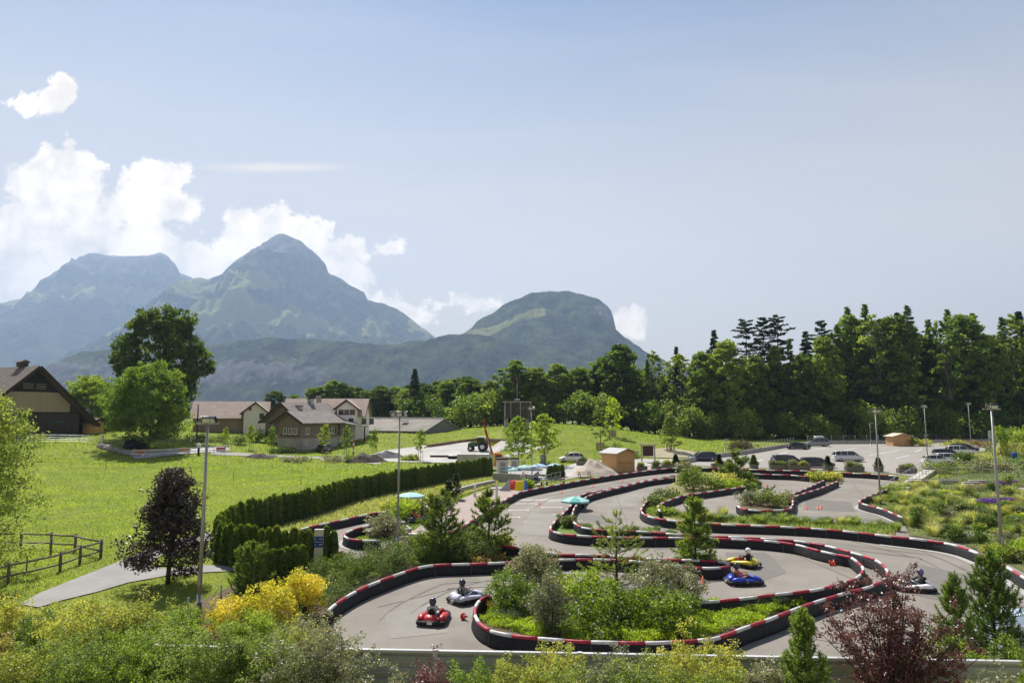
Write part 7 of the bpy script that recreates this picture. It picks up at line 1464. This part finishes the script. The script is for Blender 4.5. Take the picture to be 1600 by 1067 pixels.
# upper garden edge, far path bushes
for i, (px, py, top, w, lm, lb) in enumerate([(1490,741,722,60,LF_juniper,'grey lavender-like mound in front of the parked white cars'),(1530,738,716,48,LF_grey,'grey-green mound right of the parked cars'),(1512,727,704,26,LF_dark,'dark round bush at the nose of the white off-roader'),(1570,738,722,56,LF_grey,'feathery grey-green border below the blue bin'),(1605,735,716,50,LF_blue,'tall pale grass border at the right edge'),(1455,737,725,24,LF_mid,'round green bush in front of the white hatchback'),(1545,722,708,60,LF_straw,'straw-coloured grasses along the far garden path'),(1590,712,690,60,LF_straw,'tall dry grass behind the blue bin'),(1600,705,660,50,LF_bright,'bright bush at the right edge below the forest'),(1433,697,682,20,LF_mid,'small green bush right of the far hut'),(1450,697,687,30,LF_ygreen,'low yellowish bush along the far wall'),(1500,697,688,40,LF_ygreen,'low dry bush along the far wall behind the cars'),(1540,699,688,40,LF_brown,'low rusty bush at the right end of the far wall')]):
    bush(px, top, gY(px, py), w, lm, lb, 680+i, lobes=9)
g = T(1564,714); st = broadleaf(690, 5, .35, 1.5, LF_lime, lobes=12, clumps=9, leaves=20, leaf=.28, trunk_r=.06, lobe_r=.42)
place_plant('young_tree', st, 'bright young tree in front of the grey sign panel', 'tree', g, 0, (1,1,(at(1564,668,g.y).z-g.z)/5))
# planters' plants
random.seed(4)
for i, ((px, py, w, lb), g) in enumerate(zip(PLANTERS, PLG)):
    con = any(s in lb for s in ('conifer', 'cone', 'upright', 'pine'))
    if con: x = g.copy(); me = conifer(700+i, 1.35, .05, .55, LF_spruce if i % 2 else LF_dark, tiers=13, per=7, leaf=.35, droop=.05, sprays=12, upturn=.4, aspect=.4); place_plant('planter_shrub', me, 'small dark conifer growing in the '+lb.split(',')[0][:44], 'shrub', x+Vector((0,0,.6)))
    k = 1 if con else max(1, int(w/1.1))
    for q in range(k):
        s_ = shrub(720+i*4+q, min(.62, w/k*.62), .42, .35 if con else random.uniform(.45,.75), random.choice([LF_ygreen, LF_mid, LF_grey, LF_juniper]), n=1200, leaf=.14, lobes=7)
        place_plant('planter_shrub', s_, 'low bushy planting in the '+' '.join(lb.split()[:9]), 'shrub', g+Vector((-w/2+(q+.5)*w/k, -.05, .6)), 0, 1, 'planting in the concrete planters', ('stems','foliage'))
# ---- shrubs in front of the metal fence, centre and right
for i, (px, top, Y, w, lm, lb, kw) in enumerate([
    (740,1016,20.6,90,LF_bright,'light green shrub below the fence right of the purple barberry',{}),(800,1010,20.8,110,LF_ygreen,'pale yellow-green shrub below the fence, second from the barberry',{}),
    (868,996,21.2,110,LF_ygreen,'yellow-green shrub reaching over the fence rail left of centre',{}),(955,996,21.0,130,LF_grey,'grey-green spotted shrub in front of the fence at centre',{}),
    (1050,996,21.0,130,LF_ygreen,'yellow-green shrub covering the fence right of centre',{}),(1125,990,21.2,110,LF_ygreen,'yellow-green shrub with reddish tips reaching above the fence',{}),
    (1185,1015,20.4,90,LF_grey,'loose grey shrub left of the front pine',{}),(1000,1018,19.6,150,LF_mid,'green shrub at the very bottom centre',{}),(880,1020,19.6,150,LF_mid,'green shrub at the bottom left of centre',{}),(1110,1022,19.8,130,LF_mid,'green shrub at the bottom right of centre',{}),
    (675,1018,20.8,80,LF_purple,'purple-leaved barberry in front of the pale metal fence',{}),(612,1003,21.3,60,LF_grey,'thin twiggy shrub with few leaves before the fence',{'n':900,'ragged':.4}),
    (1545,1026,20.2,130,LF_grey,'silver-leaved shrub in the lower right corner',{'leaf':.10}),(1470,1048,20,110,LF_ygreen,'pale shrub at the foot of the purple plum',{}),
    (1555,992,25.2,110,LF_bright,'bright green bush behind the fence under the right pine',{}),(1500,1004,24.8,80,LF_bright,'light green bush behind the fence left of the right pine',{}),(1437,1003,24.6,40,LF_lime,'small lime-yellow bush behind the fence rail by the plum',{})]):
    bush(px, top, Y, w, lm, lb, 760+i, **{'lobes': 14, 'ragged': .25, 'base': gz(0, Y)-.1, **kw})
# purple plum: spreading leafy shoots
def plum():
    rs = np.random.RandomState(77); mb = MB(); C = []; Y = 20.6; x0 = at(1385, 1000, Y).x; z0 = gz(x0, Y)
    for i in range(34):
        a = rs.uniform(0, 6.28); sp = rs.uniform(.15, 1.0); top = Vector((math.cos(a)*sp*2.75, math.sin(a)*sp*1.4, 0)); top.z = 5.3*(1-.34*sp**2)*rs.uniform(.72, 1.0)
        b = Vector((rs.normal()*.12, rs.normal()*.12, 0)); m1 = b.lerp(top, .45) + Vector((-math.cos(a)*sp*.25, 0, .3)); pts = [b, m1, top]
        pc = catmull(pts, .25); mb.tube([tuple(p) for p in pc], [.035*(1-.9*k/(len(pc)-1))+.004 for k in range(len(pc))], 5, cap=False)
        for k in range(17):
            q = pc[int(len(pc)*rs.uniform(.25, .98))]; d = nrm(rs.normal(size=3)*[1, .7, .5]+[0, 0, .35]); l = rs.uniform(.25, .75); mb.tube([tuple(q), tuple(q+d*l)], [.007, .003], 4, cap=False)
            n = int(rs.uniform(24, 52)); s = rs.uniform(.1, 1, n)[:, None]; C.append(q + d*l*s + rs.normal(size=(n, 3))*.06)
    C = np.concatenate(C); f = quads('foliage', leaf_quads(C, .082, rs, .3, None, .55), LF_purple)
    place_plant('purple_plum', (mb.mesh('stems', M_bark), f), 'sparse purple-leaved plum spreading in front of the fence and hairpin', 'tree', (x0, Y, z0), 0, 1, None, ('stems','foliage'))
plum()
cpine(1247,966,128,19.8,'young green pine with upright shoots in front of the fence',801,shoots=230,needles=60)
cpine(1540,868,140,26.8,'bushy young pine at the right behind the fence, taller of two',802,shoots=330,needles=60)
cpine(1482,905,88,26.4,'young pine behind the purple plum, smaller of two',803,shoots=170,needles=60)
cpine(1612,985,120,18.6,'pine branch tip at the lower right corner',804,shoots=230,needles=60)
# ---- rough bank and far bushes
for i, (px, py, top, w, lm, lb) in enumerate([(378,668,634,44,LF_ygreen,'big yellow-green bush on the bank between the beige house and the grey chalet'),(400,690,672,40,LF_dark,'dark bush on the bank left of the chalet'),(330,690,678,40,LF_mid,'weedy bush on the bank behind the arena'),(365,694,680,40,LF_mid,'weedy green bush at the foot of the bank'),(300,690,678,36,LF_dark,'dark weeds at the foot of the bank behind the arena railing'),(440,708,700,40,LF_dark,'low dark bushes at the foot of the chalet wall'),(640,720,714,22,LF_mid,'small weed clump at the yard edge'),(545,722,714,20,LF_mid,'small weeds beside the earth heap'),(465,722,716,50,LF_grey,'low grey weeds on the lane verge'),(520,721,715,40,LF_grey,'low grey weeds left of the earth heap'),(1165,705,688,60,LF_thicket,'brown leafless thicket behind the mesh fence'),(990,716,707,30,LF_dark,'dark bush behind the kiosk hut'),(958,722,690,34,LF_dark,'dark bush between kiosk hut and tree guard')]):
    bush(px, top, P(px, py).y, w, lm, lb, 820+i, lobes=9, leaf=.32)
# ---- dense low growth along the forest foot
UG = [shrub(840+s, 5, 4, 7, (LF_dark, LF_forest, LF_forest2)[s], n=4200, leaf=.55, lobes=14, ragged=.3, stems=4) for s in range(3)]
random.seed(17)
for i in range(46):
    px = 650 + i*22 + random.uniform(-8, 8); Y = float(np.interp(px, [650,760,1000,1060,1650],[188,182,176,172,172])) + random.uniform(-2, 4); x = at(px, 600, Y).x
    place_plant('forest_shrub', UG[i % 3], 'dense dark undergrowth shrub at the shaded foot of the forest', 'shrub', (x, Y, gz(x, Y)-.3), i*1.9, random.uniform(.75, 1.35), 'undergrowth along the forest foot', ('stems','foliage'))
# ---- meadow grass: blades over the near meadow and lawn
def meadow_grass():
    rs = np.random.RandomState(9); n = 170000; Y = 24 + 75*rs.uniform(0, 1, n)**1.25; u = rs.uniform(-.80, -.12, n); X = u*Y
    keep = np.ones(n, bool)
    def inside(poly):
        r = np.zeros(n, bool); p = np.array(poly); k = len(p)
        for i in range(k):
            a, b = p[i], p[(i+1) % k]; c = ((a[1] > Y) != (b[1] > Y)) & (X < (b[0]-a[0])*(Y-a[1])/((b[1]-a[1]) or 1e-9)+a[0]); r ^= c
        return r
    hedge = [(P(*q).x, P(*q).y) for q in [(338,868),(346,857),(400,829),(484,809),(569,781),(653,764),(766,744)]]
    lim = np.interp(Y, [h[1] for h in hedge], [h[0] for h in hedge]); keep &= (X < lim-.3) | (Y < hedge[0][1]-.5)
    for poly in (path1, ): keep &= ~inside([(P(*q).x, P(*q).y) for q in poly])
    bk = [(T(*q).x, T(*q).y) for q in bank]; keep &= ~inside(bk); keep &= ~((Y < hedge[0][1]) & (X > P(520,890).x))
    X, Y = X[keep], Y[keep]; n = len(X); Z = G(X, Y)
    patch_ = np.array([mnoise.noise((x*.25, y*.25, 3)) for x, y in zip(X, Y)]); lawn = Y < 44 - (X+18)*.0
    h = np.where(lawn & (X > -24), .05, .07+.08*np.clip(patch_+.3, 0, 1))*rs.uniform(.6, 1.4, n); a = rs.uniform(0, 6.28, n); w = .013+.00045*Y; ln = rs.normal(size=(n, 2))*.6*h[:, None]
    s = np.stack([np.cos(a)*w, np.sin(a)*w, np.zeros(n)], 1); b = np.stack([X, Y, Z], 1); tp = b + np.stack([ln[:, 0], ln[:, 1], h], 1)
    V = np.stack([b-s, b+s, tp], 1)
    tag(link('meadow_grass', quads('meadow_grass', V, leafmat('blade_meadow', (.108,.146,.022), (.222,.254,.05), .5), np.clip(.45+patch_*.6+rs.normal(size=n)*.13, 0, 1))), 'short bright green grass covering the sloping meadow and lawn', 'grass', kind='stuff')
meadow_grass()
def far_meadow():
    rs = np.random.RandomState(19); n = 100000; Y = rs.uniform(94, 172, n); X = rs.uniform(-.8, .34, n)*Y; keep = np.ones(n, bool)
    def cut(poly):
        r = np.zeros(n, bool); k = len(poly)
        for i in range(k):
            a, b = poly[i], poly[(i+1) % k]; r ^= ((a[1] > Y) != (b[1] > Y)) & (X < (b[0]-a[0])*(Y-a[1])/((b[1]-a[1]) or 1e-9)+a[0])
        return r
    for q in ([(770,752),(782,727),(830,727),(868,731),(900,724),(960,717),(1100,718),(1180,706),(1240,697),(1250,700),(1165,714),(1062,728),(960,738),(880,752)], yard, [(205,714),(215,706),(300,700),(355,699),(362,704),(330,707),(270,712),(212,718)], [(330,706),(380,708),(430,711),(500,714),(560,718),(600,722),(590,726),(540,721),(480,716),(420,714),(360,712),(330,711)], [(786,713),(800,708),(838,699),(862,693),(866,694.5),(846,702),(806,711),(796,715)], [(1008,702),(1048,700),(1085,706),(1110,713),(1050,716),(1005,714)]):
        keep &= ~cut([(p.x, p.y) for p in (P(*a) for a in q)])
    keep &= ~((X > T(1055,728).x) & (Y < T(1160,712).y)); keep &= ~((X > -14) & (Y < 104)) & ~((X > 24) & (Y < 118)); keep &= rs.uniform(0, 1, n) < np.clip((Y-88)/14, 0, 1)
    X, Y = X[keep], Y[keep]; n = len(X); Z = G(X, Y); pt = np.array([mnoise.noise((x*.12, y*.12, 7)) for x, y in zip(X, Y)]); h = (.16+.16*np.clip(pt+.3, 0, 1))*rs.uniform(.6, 1.4, n); a = rs.uniform(0, 6.28, n); w = .08; ln = rs.normal(size=(n, 2))*.6*h[:, None]
    s = np.stack([np.cos(a)*w, np.sin(a)*w, np.zeros(n)], 1); b = np.stack([X, Y, Z-.02], 1); tp = b + np.stack([ln[:, 0], ln[:, 1], h], 1)
    tag(link('meadow_grass', quads('meadow_grass', np.stack([b-s, b+s, tp], 1), MATS['blade_meadow'], np.clip(.5+pt*.6+rs.normal(size=n)*.15, 0, 1))), 'short bright grass on the far meadow and the mound before the forest', 'grass', kind='stuff')
far_meadow()
def strip_grass(name, poly, n, lm, h, label, seed, plane=True):
    rs = np.random.RandomState(seed); p = np.array([(q.x, q.y) for q in (T(*a) if plane else P(*a) for a in poly)]); lo, hi = p.min(0), p.max(0); X = rs.uniform(lo[0], hi[0], n*3); Y = rs.uniform(lo[1], hi[1], n*3); r = np.zeros(n*3, bool)
    for i in range(len(p)):
        a, b = p[i], p[(i+1) % len(p)]; r ^= ((a[1] > Y) != (b[1] > Y)) & (X < (b[0]-a[0])*(Y-a[1])/((b[1]-a[1]) or 1e-9)+a[0])
    X, Y = X[r][:n], Y[r][:n]; n = len(X); Z = G(X, Y)+.08; hh = h*rs.uniform(.5, 1.4, n); a = rs.uniform(0, 6.28, n); w = .014+.0005*Y; ln = rs.normal(size=(n, 2))*.45*hh[:, None]
    s = np.stack([np.cos(a)*w, np.sin(a)*w, np.zeros(n)], 1); b = np.stack([X, Y, Z], 1); tp = b + np.stack([ln[:, 0], ln[:, 1], hh], 1)
    tag(link(name, quads(name, np.stack([b-s, b+s, tp], 1), lm)), label, 'grass', kind='stuff')
strip_grass('slope_grass', dry_poly, 22000, LF_straw, .22, 'dry yellowish grass on the slope under the long hedge', 3)
strip_grass('garden_grass', gard, 26000, LF_grassb, .35, 'wild grass filling the gaps of the flower garden', 4)
strip_grass('strip_grass', [(1014,786),(1040,773),(1100,776),(1036,792),(1040,803),(1200,813),(1400,822),(1395,838),(1200,822),(1070,815),(1006,803)], 9000, LF_grassb, .3, 'wild grass in the narrow strip along the long right barrier', 5)
strip_grass('lawn_grass', [(543,839),(560,829),(600,818),(640,800),(690,790),(740,768),(690,797),(650,828),(594,850),(560,848)], 9000, LF_grassb, .09, 'short lawn on the pit tongue', 6)
def ground_leaves(name, poly, n, lm, h, label, seed):
    rs = np.random.RandomState(seed); p = np.array(poly); lo, hi = p.min(0), p.max(0); X = rs.uniform(lo[0], hi[0], n*3); Y = rs.uniform(lo[1], hi[1], n*3); r = np.zeros(n*3, bool)
    for i in range(len(p)):
        a, b = p[i], p[(i+1) % len(p)]; r ^= ((a[1] > Y) != (b[1] > Y)) & (X < (b[0]-a[0])*(Y-a[1])/((b[1]-a[1]) or 1e-9)+a[0])
    X, Y = X[r][:n], Y[r][:n]; n = len(X); bump_ = np.array([mnoise.noise((x*1.1, y*1.1, 2)) for x, y in zip(X, Y)]); Z = G(X, Y)+.13+np.clip(.55+bump_*1.1, .1, 1.2)*h*rs.uniform(.5, 1, n)
    tag(link(name, quads(name, leaf_quads(np.stack([X, Y, Z], 1), .085, rs, 1.0, None, .6), lm, np.clip(.5+bump_*.5+rs.normal(size=n)*.2, 0, 1))), label, 'groundcover', kind='stuff')
ISL = xy(Ts([(775,945),(768,965),(790,985),(870,994),(985,999),(1070,997),(1140,986),(1250,944),(1275,930),(1200,938),(1100,947),(1060,950),(1040,975),(900,985),(830,975)], .1))
ground_leaves('groundcover_leaves', ISL, 26000, LF_lime, .34, 'lime green leafy groundcover filling the near shrub island', 71)
ground_leaves('groundcover_leaves', xy(Ts([(775,945),(800,925),(900,920),(1030,930),(1060,950),(1040,975),(900,985),(830,975)], .1)), 22000, LF_mid, .3, 'darker green groundcover between the shrubs of the near island', 72)
ground_leaves('groundcover_leaves', [(q.x, q.y) for q in Ts([(470,965),(510,935),(560,915),(610,898),(690,880),(786,876),(786,860),(700,852),(640,858),(570,882),(520,900),(470,925)], .1)], 30000, LF_juniper, .35, 'low green growth covering the bank between the junipers', 73)
